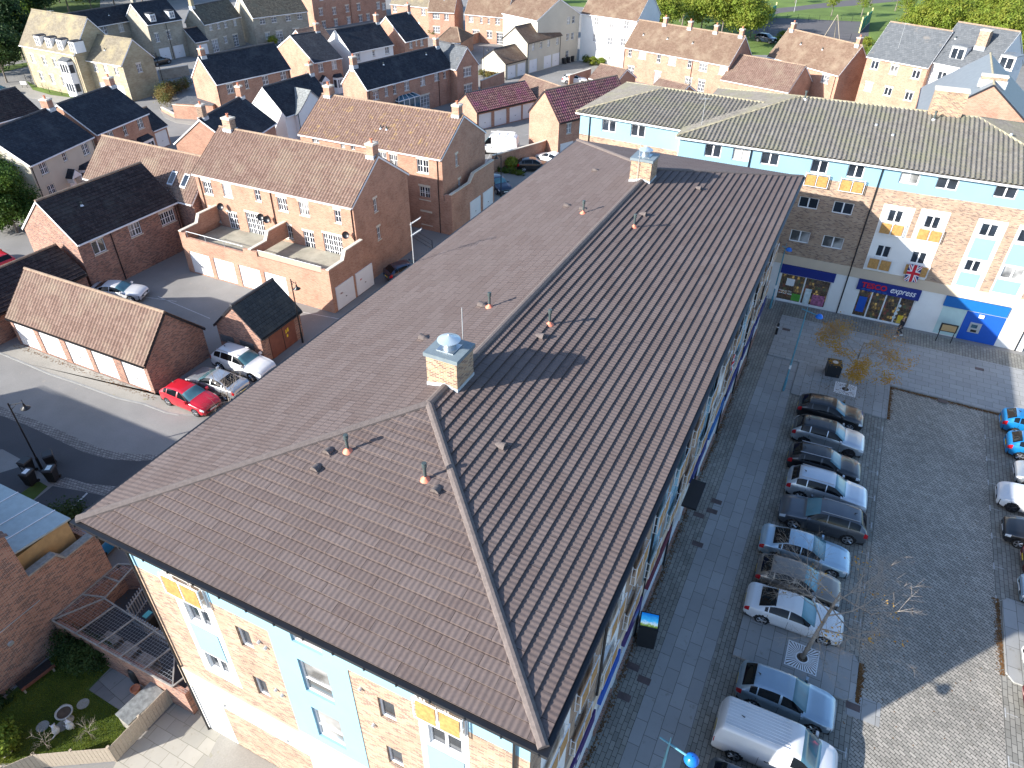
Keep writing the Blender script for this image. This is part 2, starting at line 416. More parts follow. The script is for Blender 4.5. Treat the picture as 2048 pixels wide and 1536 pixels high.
def make_window(style, w_, h, curtain=False, lint='stone_trim', rev=.12):
    name = {'door': 'door', 'french': 'french_door', 'frenchw': 'french_door', 'garage': 'garage_door', 'shop': 'shop_window'}.get(style, 'window')
    y0, y1 = rev-.05, rev+.01; t = .068
    if style == 'garage':
        m = MB(); m.box(.03, w_-.03, y0, y1, .02, h-.03)
        for k in range(1, 6): m.box(.06, w_-.06, y0-.012, y0-.001, h*k/6-.01, h*k/6+.01)
        o = m.build(name, 'garage_white')
        MB().box(w_/2-.07, w_/2+.07, y0-.045, y0-.013, h*.38, h*.38+.05).build('handle', 'iron_black', o)
        fm = MB(); fm.box(0, .03, y0-.02, y1, 0, h); fm.box(w_-.03, w_, y0-.02, y1, 0, h); fm.box(.03, w_-.03, y0-.02, y1, h-.03, h); fm.build('frame', 'upvc', o)
        return o
    m = MB()
    m.box(0, t, y0, y1, 0, h); m.box(w_-t, w_, y0, y1, 0, h); m.box(t, w_-t, y0, y1, 0, t); m.box(t, w_-t, y0, y1, h-t, h)
    div = {'bars': 2, 'bars1': 1, 'bars3': 3, 'plain2': 2, 'single': 1, 'french': 2, 'frenchw': 4, 'shop': 2, 'sash': 1, 'door': 1, 'shop4': 4}.get(style, 1)
    for k in range(1, div): m.box(w_*k/div-t*.75, w_*k/div+t*.75, y0, y1, t, h-t)
    if style in ('bars', 'bars1', 'bars3', 'french', 'frenchw'):
        nb = 4 if style.startswith('french') else 2
        for k in range(1, nb): m.box(t, w_-t, y0+.01, y1, h*k/nb-.022, h*k/nb+.022)
        for k in range(div): m.box(w_*(k+.5)/div-.02, w_*(k+.5)/div+.02, y0+.012, y1, t, h-t)
    if style == 'sash': m.box(t, w_-t, y0, y1, h*.38-.03, h*.38+.03)
    o = m.build(name, 'upvc')
    MB().face([(t, y1-.015, t), (w_-t, y1-.015, t), (w_-t, y1-.015, h-t), (t, y1-.015, h-t)]).build('pane', 'shop_interior' if style.startswith('shop') else 'glass_curtain' if curtain else 'glass', o)
    if lint and not style.startswith('french') and style not in ('shop', 'door'):
        MB().box(-.06, w_+.06, -.05, rev, -.09, -.003).build('sill', lint, o)
    if lint:
        MB().box(-.08, w_+.08, -.018, .0, h+.003, h+.2).build('lintel', lint, o)
    return o
def window(parent, fr, a, z, w_, h, style='bars', curtain=None, lint='stone_trim', rev=.12, d=0.):
    """returns the opening so that the wall can be cut"""
    w_, h = round(w_*20)/20, round(h*20)/20
    if curtain is None: curtain = random.random() < .28
    key = (style, w_, h, curtain, lint, rev)
    if key not in WC: o = WC[key] = make_window(*key)
    else: o = copy_tree(WC[key])
    o.parent = parent
    x, y, zz = P3(fr, a, z, d); o.location = (x, y, zz); o.rotation_euler = (0, 0, math.atan2(fr[1][1], fr[1][0]))
    return (a, z, w_, h)

def tiled(mb, O, U, V, lo, hi, vlen, row, period, amp, step, ns=6, prof=None):
    """roof slope made of overlapping tile courses; lo/hi give the ends of the course at height v"""
    O, U, V = Vector(O), Vector(U).normalized(), Vector(V).normalized(); Nn = U.cross(V)
    nr = max(1, round(vlen/row)); row = vlen/nr
    L0 = min(lo(0), lo(vlen)); L1 = max(hi(0), hi(vlen))
    prof = prof or (lambda f: .5-.5*math.cos(2*math.pi*f))
    prev = None
    for r in range(nr):
        v0, v1 = r*row, (r+1)*row
        a, b = min(lo(v0), lo(v1)), max(hi(v0), hi(v1))
        if period:
            du = period/ns; i0 = math.floor(a/du); i1 = math.ceil(b/du); us = [i*du for i in range(i0, i1+1)]
        else: us = [a, b]; i0 = 0
        base = len(mb.v); n = len(us)
        for t, v in ((0, v0), (1, v1)):
            for k, u in enumerate(us):
                uu = min(max(u, lo(v)), hi(v)); h = amp*prof((u/period) % 1.0) if period else 0
                mb.v.append(tuple(O+U*uu+V*v+Nn*(h+step*(1-t))))
        for k, u in enumerate(us):       # riser foot of this course
            uu = min(max(u, lo(v0)), hi(v0)); h = amp*prof((u/period) % 1.0) if period else 0
            mb.v.append(tuple(O+U*uu+V*v0+Nn*(h-.004)))
        for k in range(n-1):
            u0, u1 = us[k], us[k+1]
            mb.f.append((base+k, base+k+1, base+n+k+1, base+n+k)); mb.uv[len(mb.f)-1] = [(u0, v0), (u1, v0), (u1, v1-.001), (u0, v1-.001)]
            mb.f.append((base+2*n+k, base+2*n+k+1, base+k+1, base+k)); mb.uv[len(mb.f)-1] = [(u0, v0+.01), (u1, v0+.01), (u1, v0+.02), (u0, v0+.02)]
TSTY = {'tile_pantile': (.34, .3, .06, .035, 6), 'tile_lichen': (.34, .3, .06, .035, 6), 'tile_purple': (.36, .33, .06, .05, 6), 'tile_brown': (.25, 0, 0, .012, 1),
        'tile_dark': (.33, 0, 0, .03, 1), 'slate_dark': (.25, 0, 0, .010, 1), 'tile_hut': (.30, 0, 0, .018, 1), 'slate_grey': (.28, 0, 0, .012, 1), 'tile_stone': (.25, 0, 0, .014, 1),
        'tile_stone_dark': (.28, 0, 0, .022, 1), 'tile_concrete': (.38, .33, .095, .025, 6), 'zinc': (50, .45, 0, 0, 1)}
def chimney(parent, x, y, zbase, ztop, sx=.62, sy=.5, mt='brick_red', pots=1):
    m = MB(); m.box(x-sx/2, x+sx/2, y-sy/2, y+sy/2, zbase, ztop-.16); c = m.build('chimney', mt, parent)
    MB().box(x-sx/2-.05, x+sx/2+.05, y-sy/2-.05, y+sy/2+.05, ztop-.16, ztop).build('capping', 'stone_trim', c)
    for k in range(pots):
        px = x+(k-(pots-1)/2)*.32
        MB().lathe([(.12, 0), (.10, .25), (.13, .27), (.13, .32), (.09, .32), (.09, .1)], 10, (px, y, ztop)).build('chimney_pot', 'terracotta', c)
    MB().box(x-sx/2-.05, x+sx/2+.05, y-sy/2-.1, y+sy/2+.1, zbase-.5, zbase+.28).build('flashing', 'lead', c)
    return c
def soil_pipe(parent, x, y, z, h=.45, name='vent_pipe', m='vent_grey', r=.055):
    o = MB().cyl((x, y, z-.1), (x, y, z+h), r, n=10).build(name, m, parent)
    MB().cyl((x, y, z+h-.12), (x, y, z+h), r*1.5, n=10).build('cowl', m, o)
    MB().lathe([(r*3, -.02), (r*1.3, .12)], 10, (x, y, z)).build('flashing', 'lead_white', o)
    return o
HS = {}
def house(key, name, label, O, ang, L, half, rise, he, wall='brick_red', roof='tile_brown', gut='upvc', ridge='ridge_tan', wins=(), chim=(), pipes=(), vents=(),
          cat='house', group=None, ov=.22, trim='stone_trim', gable_wall=None, hip=(0, 0), solid_floor=True):
    D = 2*half; sl = rise/half
    t = thing(name, label, cat, (O[0], O[1], 0), ang, group)
    Mi = Matrix.Translation((O[0], O[1], 0)) @ Matrix.Rotation(ang, 4, 'Z'); inv = Mi.inverted()
    HS[key] = (t, Mi, L, D, he, rise)
    y0, y1 = ov, D-ov; wt = he+ov*sl-.14
    frs = {'F': ((0, y0), (1, 0)), 'R': ((L, y0), (0, 1)), 'B': ((L, y1), (-1, 0)), 'L': ((0, y1), (0, -1))}
    ops = {k: [] for k in frs}
    for w_ in wins:
        side, px, py, ww, hh, st = w_[:6]
        fr = frs[side]; (ox, oy), (ux, uy) = fr
        if py is None: a, z = px if isinstance(px, tuple) else (px, 0)
        else:
            nl = Vector((uy, -ux, 0)); n = (Mi.to_3x3() @ nl); p0 = Mi @ Vector((ox, oy, 0))
            q = inv @ hitp(px, py, n, n.dot(p0)); a = (q.x-ox)*ux+(q.y-oy)*uy-ww/2; z = q.z-hh/2
        if st in ('garage', 'door', 'french', 'frenchw') and (len(w_) < 7 or w_[6] != 'up'): z = .05
        z = max(.05, z)
        wl = L if side in 'FB' else y1-y0
        if a < .1 or a+ww > wl-.1:
            a = min(max(a, .12), wl-ww-.12)
        if z+hh > wt-.05 and side in 'FB': z = wt-.08-hh
        a, z = round(a, 3), round(z, 3)
        if any(a < o[0]+o[2]+.05 and o[0] < a+ww+.05 and z < o[1]+o[3]+.05 and o[1] < z+hh+.05 for o in ops[side]):
            continue
        flush = z+hh > wt-.02 and side in 'RL'
        rv = .12
        op = window(t, fr, a, z, ww, hh, st, lint=trim, rev=rv, d=(.17 if flush else 0))
        if not flush: ops[side].append(op)
    m = MB() if wall else None
    for k, (fr, wl) in ({} if not wall else {'F': (frs['F'], L), 'R': (frs['R'], y1-y0), 'B': (frs['B'], L), 'L': (frs['L'], y1-y0)}).items():
        panel(m, fr, 0, wl, 0, wt, ops[k])
        if k in 'RL' and not hip[0 if k == 'L' else 1]:
            m.face([P3(fr, 0, wt), P3(fr, wl, wt), P3(fr, wl/2, wt+(half-ov)*sl)])
    if wall: m.build('wall', wall, t)
    # roof
    row, per, amp, step, ns = TSTY[roof]; sl_len = math.hypot(half, rise)
    vo = .06
    r = MB()
    hl, hr = hip[0]*half, hip[1]*half     # hips: 0 gable, 1 full hip
    for s in (0, 1):
        Oo = (0, 0, he) if s == 0 else (L, D, he); Uu = (1, 0, 0) if s == 0 else (-1, 0, 0); Vv = (0, half, rise) if s == 0 else (0, -half, rise)
        a_, b_ = (hl, hr) if s == 0 else (hr, hl)
        lo = lambda v, a_=a_: (-vo if not a_ else a_*v/sl_len); hi = lambda v, b_=b_: (L+vo if not b_ else L-b_*v/sl_len)
        tiled(r, Oo, Uu, Vv, lo, hi, sl_len, row, per, amp, step, ns)
    for k, h_ in ((0, hl), (1, hr)):
        if h_:
            Oo = (0, D, he) if k == 0 else (L, 0, he); Uu = (0, -1, 0) if k == 0 else (0, 1, 0); Vv = (h_, 0, rise) if k == 0 else (-h_, 0, rise)
            hl2 = math.hypot(h_, rise)
            tiled(r, Oo, Uu, Vv, lambda v: half*v/hl2, lambda v: D-half*v/hl2, hl2, row, per, amp, step, ns)
    th = .16
    if not hl and not hr:
        r.prism([(-vo+.005, 0.01, he-.02), (-vo+.005, half, he+rise-.02), (-vo+.005, D-.01, he-.02), (-vo+.005, D-.01, he-.02-th), (-vo+.005, half, he+rise-.02-th), (-vo+.005, .01, he-.02-th)], (L+2*vo-.01, 0, 0))
    else:
        r.face([(0, 0, he-.03), (L, 0, he-.03), (L, D, he-.03), (0, D, he-.03)][::-1])
    ro = r.build('roof', roof, t)
    rz = he+rise
    rm = MB()
    rm.cyl((hl-vo if not hl else hl, half, rz-.01), (L-hr+vo if not hr else L-hr, half, rz-.01), .115, n=8)
    for k, h_ in ((0, hl), (1, hr)):
        if h_:
            for yy in (0, D): rm.cyl((0 if k == 0 else L, yy, he+.02), (h_ if k == 0 else L-h_, half, rz-.01), .115, n=6)
    rm.build('ridge', ridge, ro)
    # bargeboards, gutters, downpipes
    if not hl and not hr:
        for x in (-vo-.025, L+vo):
            b = MB()
            for ya, yb in ((0, half), (D, half)):
                b.prism([(x, ya, he-.2), (x, ya, he-.02), (x, yb, rz-.02), (x, yb, rz-.2)], (.025, 0, 0))
            b.build('bargeboard', gut if gut == 'upvc' else 'fascia_dark', t)
    for ya, yb in ((-.11, -.005), (D+.005, D+.11)): MB().box(-.02, L+.02, ya, yb, he-.16, he-.05).build('gutter', gut, t)
    for (x, s) in pipes:
        y = y0-.06 if s == 'F' else y1+.06
        MB().cyl((x, y, 0), (x, y, he-.12), .04, n=6).build('downpipe', 'render_cream' if wall == 'stone_cream' else 'gutter_black', t)
    for c in chim:
        fx, kw = (c, {}) if not isinstance(c, tuple) else (c[0], c[1])
        chimney(t, fx*L if fx <= 1 else fx, half+kw.get('dy', 0), rz-.25-abs(kw.get('dy', 0))*sl, rz+kw.get('h', .95), kw.get('sx', .62), kw.get('sy', .62), kw.get('mt', 'brick_red'), kw.get('pots', 1))
    for (fx, fy) in vents: soil_pipe(t, fx*L, fy*half, he+rise*fy, .35)
    return t
def px_house(key, name, label, e1, e2, r, end, he, **kw):
    a, b = at(*e1, he), at(*e2, he); u = (b-a).to_2d(); L = u.length; u.normalize(); ang = math.atan2(u.y, u.x); n = Vector((-u.y, u.x))
    half = kw.pop('half', None); rise = kw.pop('rise', None)
    if half is None or rise is None:
        e = a if end == 1 else b; Nn = Vector((u.x, u.y, 0)); p = hitp(*r, Nn, Nn.dot(e)); half = (p-e).to_2d().dot(n); rise = p.z-he
    return house(key, name, label, (a.x, a.y), ang, L, half, rise, he, **kw)
def px_gable(key, name, label, e1, e2, peak, he, depth, **kw):
    a, b = at(*e1, he), at(*e2, he); u = (b-a).to_2d(); W_ = u.length; u.normalize(); n = Vector((-u.y, u.x)); Nn = Vector((n.x, n.y, 0))
    p = hitp(*peak, Nn, Nn.dot(a)); rise = p.z-he
    return house(key, name, label, (b.x, b.y), math.atan2(n.y, n.x), depth, W_/2, rise, he, **kw)
# ------------------------------------------------------------ the estate of houses behind
F, Rr, Ll = 'F', 'R', 'L'
def row(side, pts, w_, h, st, *x): return [(side, p[0], p[1], w_, h, st, *x) for p in pts]
A_ = px_house('A', 'townhouse', 'tall cream stone house with four dormers in its pale stone-tiled roof', (38, 90), (147, 110), (173.5, 35), 2, 6.2, wall='stone_cream', roof='tile_stone', ridge='tile_stone',
    wins=row(F, [(83.8, 153.6), (105.4, 158.5), (127.8, 162.7)], 1.0, 1.3, 'bars')+row(F, [(66, 117), (89, 122), (110, 126)], 1.0, 1.2, 'bars'), pipes=((.2, 'F'), (12.7, 'F')), group='cream stone houses')
px_house('B', 'townhouse', 'lower cream stone house with grey shaded gable, stepped down from the dormered one', (151, 117), (241.5, 131), (263, 78), 2, 5.2, wall='stone_cream', roof='tile_stone', ridge='tile_stone',
    wins=row(F, [(168.5, 132.8), (191, 135.3), (211.6, 137.8), (233, 142.8)], .9, 1.1, 'bars')+[('F', (6.2), None, 2.2, 2.1, 'garage'), ('F', (3.2), None, 2.2, 2.1, 'garage'), (Rr, 279, 136, .9, 1.2, 'bars')], pipes=((9.6, 'F'),), vents=((.55, .45),), group='cream stone houses')
px_house('C', 'terraced_house', 'long grey stone house with plain dark roof behind the dormered cream house', (124, 65), (290.5, 35.7), (272, 5), 2, 6.3, wall='stone_grey', roof='slate_dark', ridge='ridge_dark',
    wins=row(F, [(209, 60.6), (242.4, 55.6), (273, 49), (281.4, 83)], 1.0, 1.3, 'bars'), chim=((.97, {'mt': 'stone_grey'}),), vents=((.6, .5),))
px_house('C2', 'terraced_house', 'grey stone terrace end with two small roof dormers and white garage doors', (295.5, 49.8), (364, 38), (272, 5.8), 1, 6.2, wall='stone_grey', roof='slate_dark', ridge='ridge_dark', half=3.4, rise=3,
    wins=row(F, [(314.6, 75.5), (338, 70)], .8, 1.4, 'bars')+[('F', 1.0, None, 2.2, 2.1, 'garage'), ('F', 3.9, None, 2.2, 2.1, 'garage')], pipes=((3.6, 'F'),))
px_house('D', 'detached_house', 'grey stone house with French windows, dark roof and cream left gable', (409, 49.5), (482, 33), (381, 12.7), 1, 5.0, wall='stone_grey', roof='tile_stone_dark', ridge='ridge_dark',
    wins=row(F, [(421.5, 54.6), (437, 52), (451, 49.5), (470, 45.7)], .8, 1.0, 'bars')+[('F', 1.0, None, 1.6, 2.1, 'french'), ('F', (4.2, 1.1), None, .8, 1.1, 'bars'), ('F', 6.6, None, 1.3, 2.1, 'french')], chim=((.03, {'mt': 'stone_cream', 'h': 1.3}),))
px_house('Dg', 'garage', 'little stone garage with dark roof against the grey stone house', (391, 85), (416.5, 80), (373, 53), 1, 2.6, wall='stone_grey', roof='slate_dark', half=2.6, rise=2.0, wins=[('F', .4, None, 2.1, 2.0, 'garage')])
px_house('E', 'detached_house', 'grey stone house with mossy brown-grey tiled roof at the top edge', (506, 36), (615.5, 22.5), (470, -8), 1, 5.0, wall='stone_grey', roof='tile_stone_dark', half=4.2, rise=3.6,
    wins=row(F, [(525, 42.7), (548, 39.4), (576.7, 36.3), (599.5, 33)], 1.1, 1.0, 'bars')+[('F', (2.0, 1.0), None, 1.0, 1.1, 'bars'), ('F', 4.3, None, 1.4, 2.1, 'french'), ('F', 8.0, None, 1.4, 2.1, 'french')])
px_house('F', 'detached_house', 'cream rendered house with black slate roof and small door canopy at left', (61, 331), (187, 273), (101.3, 213.3), 2, 5.0, wall='render_cream', roof='slate_dark', ridge='ridge_dark', trim='render_cream',
    wins=row(F, [(87.6, 336.5), (171.4, 298.4)], 1.0, 1.2, 'bars')+[(F, 129.5, 313.6, .6, .9, 'bars1'), (F, 104, 379.6, 1.0, 1.1, 'bars')], chim=((.96, {'sx': .8, 'sy': .9}),), pipes=((.2, 'F'), (9.3, 'F')))
px_house('G', 'detached_house', 'red brick house with black roof joined to the cream rendered house', (194, 269), (297, 226), (224, 169.3), 2, 5.0, wall='brick_red', roof='slate_dark', ridge='ridge_dark',
    wins=[(F, 222, 274, 1.0, 1.3, 'bars'), (F, 250, 260, .6, 1.2, 'bars1'), (F, 280.6, 246, 1.0, 1.3, 'bars'), (F, 237.4, 318.7, 1.0, 1.3, 'bars')], chim=((.97, {'sx': .8, 'sy': .8}),), pipes=((1.4, 'F'),))
px_house('Gg', 'garage', 'single brick garage with black roof at the side of the brick house', (307, 261.5), (335, 250), (298.4, 228.5), 1, 2.5, wall='brick_red', roof='slate_dark', half=2.6, rise=2.0, wins=[('F', .25, None, 2.1, 2.0, 'garage')])
px_house('H0', 'garage', 'dark tiled garage roof at the left edge behind the brick chimney', (-40, 256), (81, 221), (51.5, 181), 2, 2.6, wall='brick_red', roof='tile_dark', ridge='ridge_dark', half=3.4, rise=2.6)
px_house('H6', 'detached_house', 'orange brick house with glossy black roof and solar frame by the copper hedge', (433.8, 169), (581, 137), (547, 85), 2, 5.0, wall='brick_red', roof='slate_dark', ridge='ridge_dark',
    wins=[(F, 460.4, 177.4, 1.0, 1.2, 'bars'), (F, 493.5, 168.2, .6, 1.2, 'bars1'), (F, 531, 160.8, 1.0, 1.2, 'bars'), (F, 566.6, 150.8, 1.0, 1.2, 'bars')], chim=((.05, {'sx': .7}),), pipes=((.1, 'F'), (11.9, 'F')))
px_house('H7', 'detached_house', 'brick house with dark slate roof tucked behind the near tan-roofed terrace', (476, 296), (552.5, 245.4), (482.8, 191.5), 2, 5.0, wall='brick_red', roof='slate_dark', ridge='ridge_dark',
    chim=((.97, {'h': 1.2}), (.08, {'h': 1.3, 'sx': .8, 'mt': 'brick_buff'})), wins=[('R', (2.2, 3.0), None, .9, 1.1, 'bars')])
px_house('H8', 'detached_house', 'white rendered house with dark roof and pale slated cross wing', (572.4, 233), (667, 201), (525, 174), 1, 5.0, wall='render_white', roof='slate_dark', ridge='ridge_dark', chim=((.97, {'h': 1.1}),))
px_house('I', 'coach_house', 'brown brick coach house with black tiled roof and three white windows', (156, 489), (354, 403), (71, 401.6), 1, 4.7, wall='brick_red_dark', roof='tile_dark', ridge='ridge_tan',
    wins=[(F, 198, 493, 1.2, 1.15, 'plain2'), (F, 270.4, 458.7, 1.2, 1.15, 'bars'), (F, 335.2, 434.6, 1.6, 1.15, 'bars3')], pipes=((3.1, 'F'), (10.0, 'F')), vents=((.27, .62),))
px_house('J', 'garage', 'low garage with black tiled roof behind the five-door garage block', (-80, 664), (172.7, 547.6), (110.5, 489), 2, 2.4, wall='brick_red_dark', roof='tile_dark', ridge='ridge_tan', gut='gutter_black')
kw_k = dict(wall='brick_red', ridge='ridge_tan')
px_house('K', 'terraced_house', 'red brick three-storey terrace with tan pantile roof above walled roof terraces', (384, 346.7), (702, 415.5), (439.6, 252.9), 1, 7.4, roof='tile_pantile',
    wins=row(F, [(415.5, 376), (454.5, 381.5), (565, 409), (608, 418)], 1.05, 1.2, 'bars')+row(F, [(515, 389.8), (675.5, 433.3)], .65, 1.15, 'bars1')+
         row(F, [(430.5, 429.5), (575.2, 463.8)], 1.1, 1.25, 'bars', 'up')+row(F, [(468.6, 447.3), (619.7, 485.4)], 1.15, 2.05, 'french', 'up')+row(F, [(511.7, 449), (667, 492)], 2.0, 2.05, 'frenchw', 'up')+
         [(Rr, 751, 410.5, .5, 1.15, 'bars1'), (Rr, 758, 466.3, .5, 1.15, 'bars1')], chim=((.07, {'h': 1.0, 'sx': .9, 'sy': .7, 'mt': 'brick_buff'}), (.97, {'h': 1.0, 'sx': .7, 'sy': .8})), pipes=((.5, 'F'), (8.6, 'F'), (17.0, 'F')), vents=(), **kw_k)
px_house('N', 'terraced_house', 'red brick terrace with orange lichen on its pantile roof and two vent pipes', (596.5, 267.8), (881, 318.7), (645.4, 187.3), 1, 7.6, roof='tile_lichen',
    wins=row(F, [(632, 285.7), (765.4, 316), (787, 321)], .9, 1.15, 'bars')+row(F, [(686, 296), (706, 299.6)], .5, .8, 'bars1')+[(F, 845.4, 332.7, 1.3, 1.3, 'bars'), (F, 849.6, 386.4, 1.2, 1.3, 'bars'), (F, 853.7, 437, 1.2, 1.3, 'bars'),
        (Rr, 913.4, 320, .5, 1.15, 'bars1'), (Rr, 919, 369.8, .5, 1.15, 'bars1')], chim=((.05, {'sx': .75, 'sy': .8}), (.96, {'sx': .75, 'sy': .8})), pipes=((16.1, 'F'),), vents=((.53, .42), (.57, .42)), **kw_k)
px_house('O', 'terraced_house', 'long red brick terrace with black slate roof behind the glass conservatory', (735, 180), (905, 135), (703.5, 131), 1, 5.0, wall='brick_red', roof='slate_dark', ridge='ridge_dark',
    wins=[(F, 751.4, 190.5, 1.1, 1.2, 'bars')]+row(F, [(772.5, 183.3), (789.5, 179)], .6, 1.2, 'bars1')+row(F, [(813.6, 172.2), (845.4, 162.5), (873.3, 153)], 1.0, 1.2, 'bars')+[(F, 889.3, 150.3, .55, .9, 'bars1')]+[('F', (9.5, .05), None, 2.4, 2.1, 'frenchw')],
    chim=((.02, {'h': 1.1, 'sx': .8}), (.97, {'h': 1.1})), pipes=((.4, 'F'), (14.0, 'F')), vents=((.3, .75), (.8, .75)))
px_gable('O2', 'cross_wing_house', 'red brick gable-fronted house with pale sunlit slate slope', (911.5, 139), (958, 128), (933.9, 94), 5.0, 7, wall='brick_red', roof='slate_grey', ridge='ridge_dark', wins=[(Ll, 934.7, 144.2, 1.6, 1.2, 'bars3'), (Ll, 936.3, 177.8, 1.7, 1.2, 'bars3')])  # paler slate puts the sun on the bright slope into the roof colour
px_house('P1', 'detached_house', 'narrow brick house with black roof and bay window beside a gabled porch', (628.8, 125.3), (684.4, 115.4), (580.7, 70.5), 1, 5.0, wall='brick_red', roof='slate_dark', ridge='ridge_dark',
    wins=row(F, [(641.6, 135.8), (668.7, 130.3)], .9, 1.2, 'bars'), chim=((.95, {'h': 1.2}),))
px_house('P2', 'detached_house', 'pale rendered house with black roof between two brick houses', (702.7, 106.2), (787.3, 88.8), (670.3, 59), 1, 5.0, wall='render_white', roof='slate_dark', ridge='ridge_dark', trim='render_cream',
    wins=row(F, [(716.3, 114.5), (774.4, 100.4)], .9, 1.1, 'bars')+[(F, 747.5, 107, .5, .8, 'bars1')], chim=((.96, {'h': 1.2}),))
px_house('P3', 'detached_house', 'small brick house with mossy black roof nearest the big brick block', (811.4, 83.8), (857, 73), (771.6, 32.4), 1, 5.0, wall='brick_red', roof='slate_dark', ridge='ridge_dark',
    wins=row(F, [(821.7, 89.6), (843.5, 84.7)], .8, 1.1, 'bars')+[(F, 833, 87, .4, .7, 'bars1')], chim=((.95, {'h': 1.2, 'mt': 'brick_red_dark'}),))
px_house('P0', 'garage', 'small garage with pink pantile roof peeping out behind the narrow brick house', (615, 88), (665, 78), (594, 56), 1, 2.5, wall='brick_red', roof='tile_pantile', half=2.8, rise=2.0)
q0, q1 = at(633, 60), at(775, 35)
house('Q', 'apartment_block', 'large dark red brick block with three rows of windows at the top edge', (q0.x, q0.y), math.atan2(q1.y-q0.y, q1.x-q0.x), (q1-q0).length, 6, 4.5, 8.6, wall='brick_red', roof='tile_brown', cat='apartment block',
    wins=row(F, [(642, 24), (668.7, 22.4), (694.4, 17.4), (717.3, 14), (756.6, 11.6), (769, 13.3), (672.8, 50.6), (698.5, 46.5), (648.7, 52), (721.8, 40.7), (737, 39.8), (642, -6), (668, -8), (694, -12)], 1.0, 1.3, 'bars'), pipes=((10, 'F'),))
px_house('R1', 'terraced_house', 'orange brick house with grey-brown roof right of the big brick block', (780, 7.5), (855, 15), None, 1, 5.2, wall='brick_red', roof='tile_stone', half=4.5, rise=3.6, wins=row(F, [(789.5, 17.8), (846.6, 24)], 1.0, 1.2, 'bars')+[('F', 4.6, None, 2.3, 2.2, 'garage')], pipes=((4.2, 'F'),))
px_house('R2', 'terraced_house', 'orange brick house with brown roof and six-pane window left of the passage', (855.5, 22.9), (908, 25.4), None, 1, 5.0, wall='brick_red', roof='tile_brown', half=3.8, rise=3.8, wins=row(F, [(872, 31.7), (873.3, 59.7)], 1.4, 1.1, 'bars3')+[(F, 893, 34.3, .9, 1.1, 'bars')], vents=((.55, .5),))
px_house('R3', 'terraced_house', 'orange brick house with brown roof and two French doors right of the passage', (929, 28), (1012.7, 35.5), None, 1, 5.0, wall='brick_red', roof='tile_brown', half=3.6, rise=4.3,
    wins=row(F, [(941.9, 38), (995.2, 43.2)], 1.0, 1.1, 'bars')+row(F, [(962.7, 40.6), (977.4, 42)], .5, 1.0, 'bars1')+[('F', 1.6, None, 1.5, 2.1, 'french'), ('F', (4.8, 1.0), None, 1.1, 1.2, 'bars'), ('F', 6.9, None, 1.4, 2.1, 'french')], pipes=((9.0, 'F'),), vents=((.45, .6),))
px_house('R4', 'garage', 'small brown-roofed garage in front of the orange brick houses', (869.5, 82.5), (921.5, 86.3), (934, 56), 2, 2.5, wall='brick_red', roof='tile_brown', hip=(.5, .5))
px_house('S', 'coach_house', 'cream coach house with four windows above three white garage doors', (1057, 86.3), (1124.4, 69.8), (1030.5, 53.3), 1, 5.0, wall='render_cream', roof='tile_brown', ridge='ridge_dark', gut='gutter_black', trim='render_cream',
    wins=row(F, [(1066.5, 94), (1081.8, 90), (1097.3, 86.3), (1114.8, 82.5)], .7, 1.1, 'bars1')+row(F, [(1066.5, 133.3), (1095.2, 124.4), (1113.5, 119.4)], 2.2, 2.1, 'garage'), pipes=((.15, 'F'), (9.3, 'F')))
px_house('S2', 'garage', 'cream double garage with mossy brown roof by the hedge and lamp post', (1012.7, 128), (1054, 117.3), (987, 98.3), 1, 2.6, wall='render_cream', roof='tile_brown', ridge='ridge_dark', gut='gutter_black', wins=row(F, [(1023.4, 144.7), (1043.7, 138.4)], 2.1, 2.0, 'garage'), pipes=((.15, 'F'),))
px_house('T', 'apartment_block', 'tall white three-storey block with brown roof and blue entrance corner', (1162.5, 26.7), (1274, 42), (1292, 6.3), 2, 7.9, wall='render_white', roof='tile_brown', cat='apartment block', trim='render_white',
    wins=row(F, [(1193, 42.7), (1223, 48), (1252.7, 50.8), (1190.5, 76), (1219.7, 82.5), (1246, 84), (1217, 113)], 1.0, 1.3, 'bars'), half=4.4, rise=4.0)
px_gable('T2', 'apartment_block', 'cream gabled wing of the tall block, ridge pointing towards the camera', (1073.6, 40.6), (1161, 26.7), (1112, -2), 7.9, 9, wall='render_cream', roof='tile_brown', cat='apartment block', trim='render_cream',
    wins=row(Ll, [(1137, 41), (1147, 39), (1135, 74), (1145, 72), (1134, 108)], .7, 1.2, 'bars1'))
px_house('U', 'terraced_house', 'orange brick terrace with brown roof and four chimneys before the green trees', (1247.6, 94), (1457, 132), (1279.3, 39.4), 1, 5.0, wall='brick_red', roof='tile_brown',
    wins=row(F, [(1260, 105.4), (1317.4, 117.3), (1379, 128)], .7, 1.2, 'bars1')+row(F, [(1284.4, 110.5), (1344, 123), (1406.3, 134.6), (1446, 142)], 1.4, 1.1, 'bars3')+row(F, [(1262, 136), (1315, 150), (1376, 164), (1402.5, 168)], 1.2, 2.1, 'french'),
    chim=(.26, .5, .74, (.965, {})), pipes=((.15, 'F'), (13, 'F')), vents=((.12, .5), (.36, .5), (.6, .5)), ov=.2)
px_house('U2', 'terraced_house', 'orange brick pair with brown roof and two end chimneys below the ball court', (1534.8, 112.4), (1676.6, 151.2), (1718, 88.3), 2, 5.0, wall='brick_red', roof='tile_brown', wins=[(F, 1650, 158, 1.4, 1.1, 'bars3')], half=3.6, rise=3.8,
    chim=((.06, {}), (.95, {})), vents=((.3, .6), (.6, .6)), pipes=((13.6, 'F'),))
px_house('V1', 'garage', 'broad garage with pink pantile roof in front of the orange terrace', (1441.8, 158.7), (1576, 184.6), (1611, 131), 2, 3.2, wall='brick_red', roof='tile_pantile')
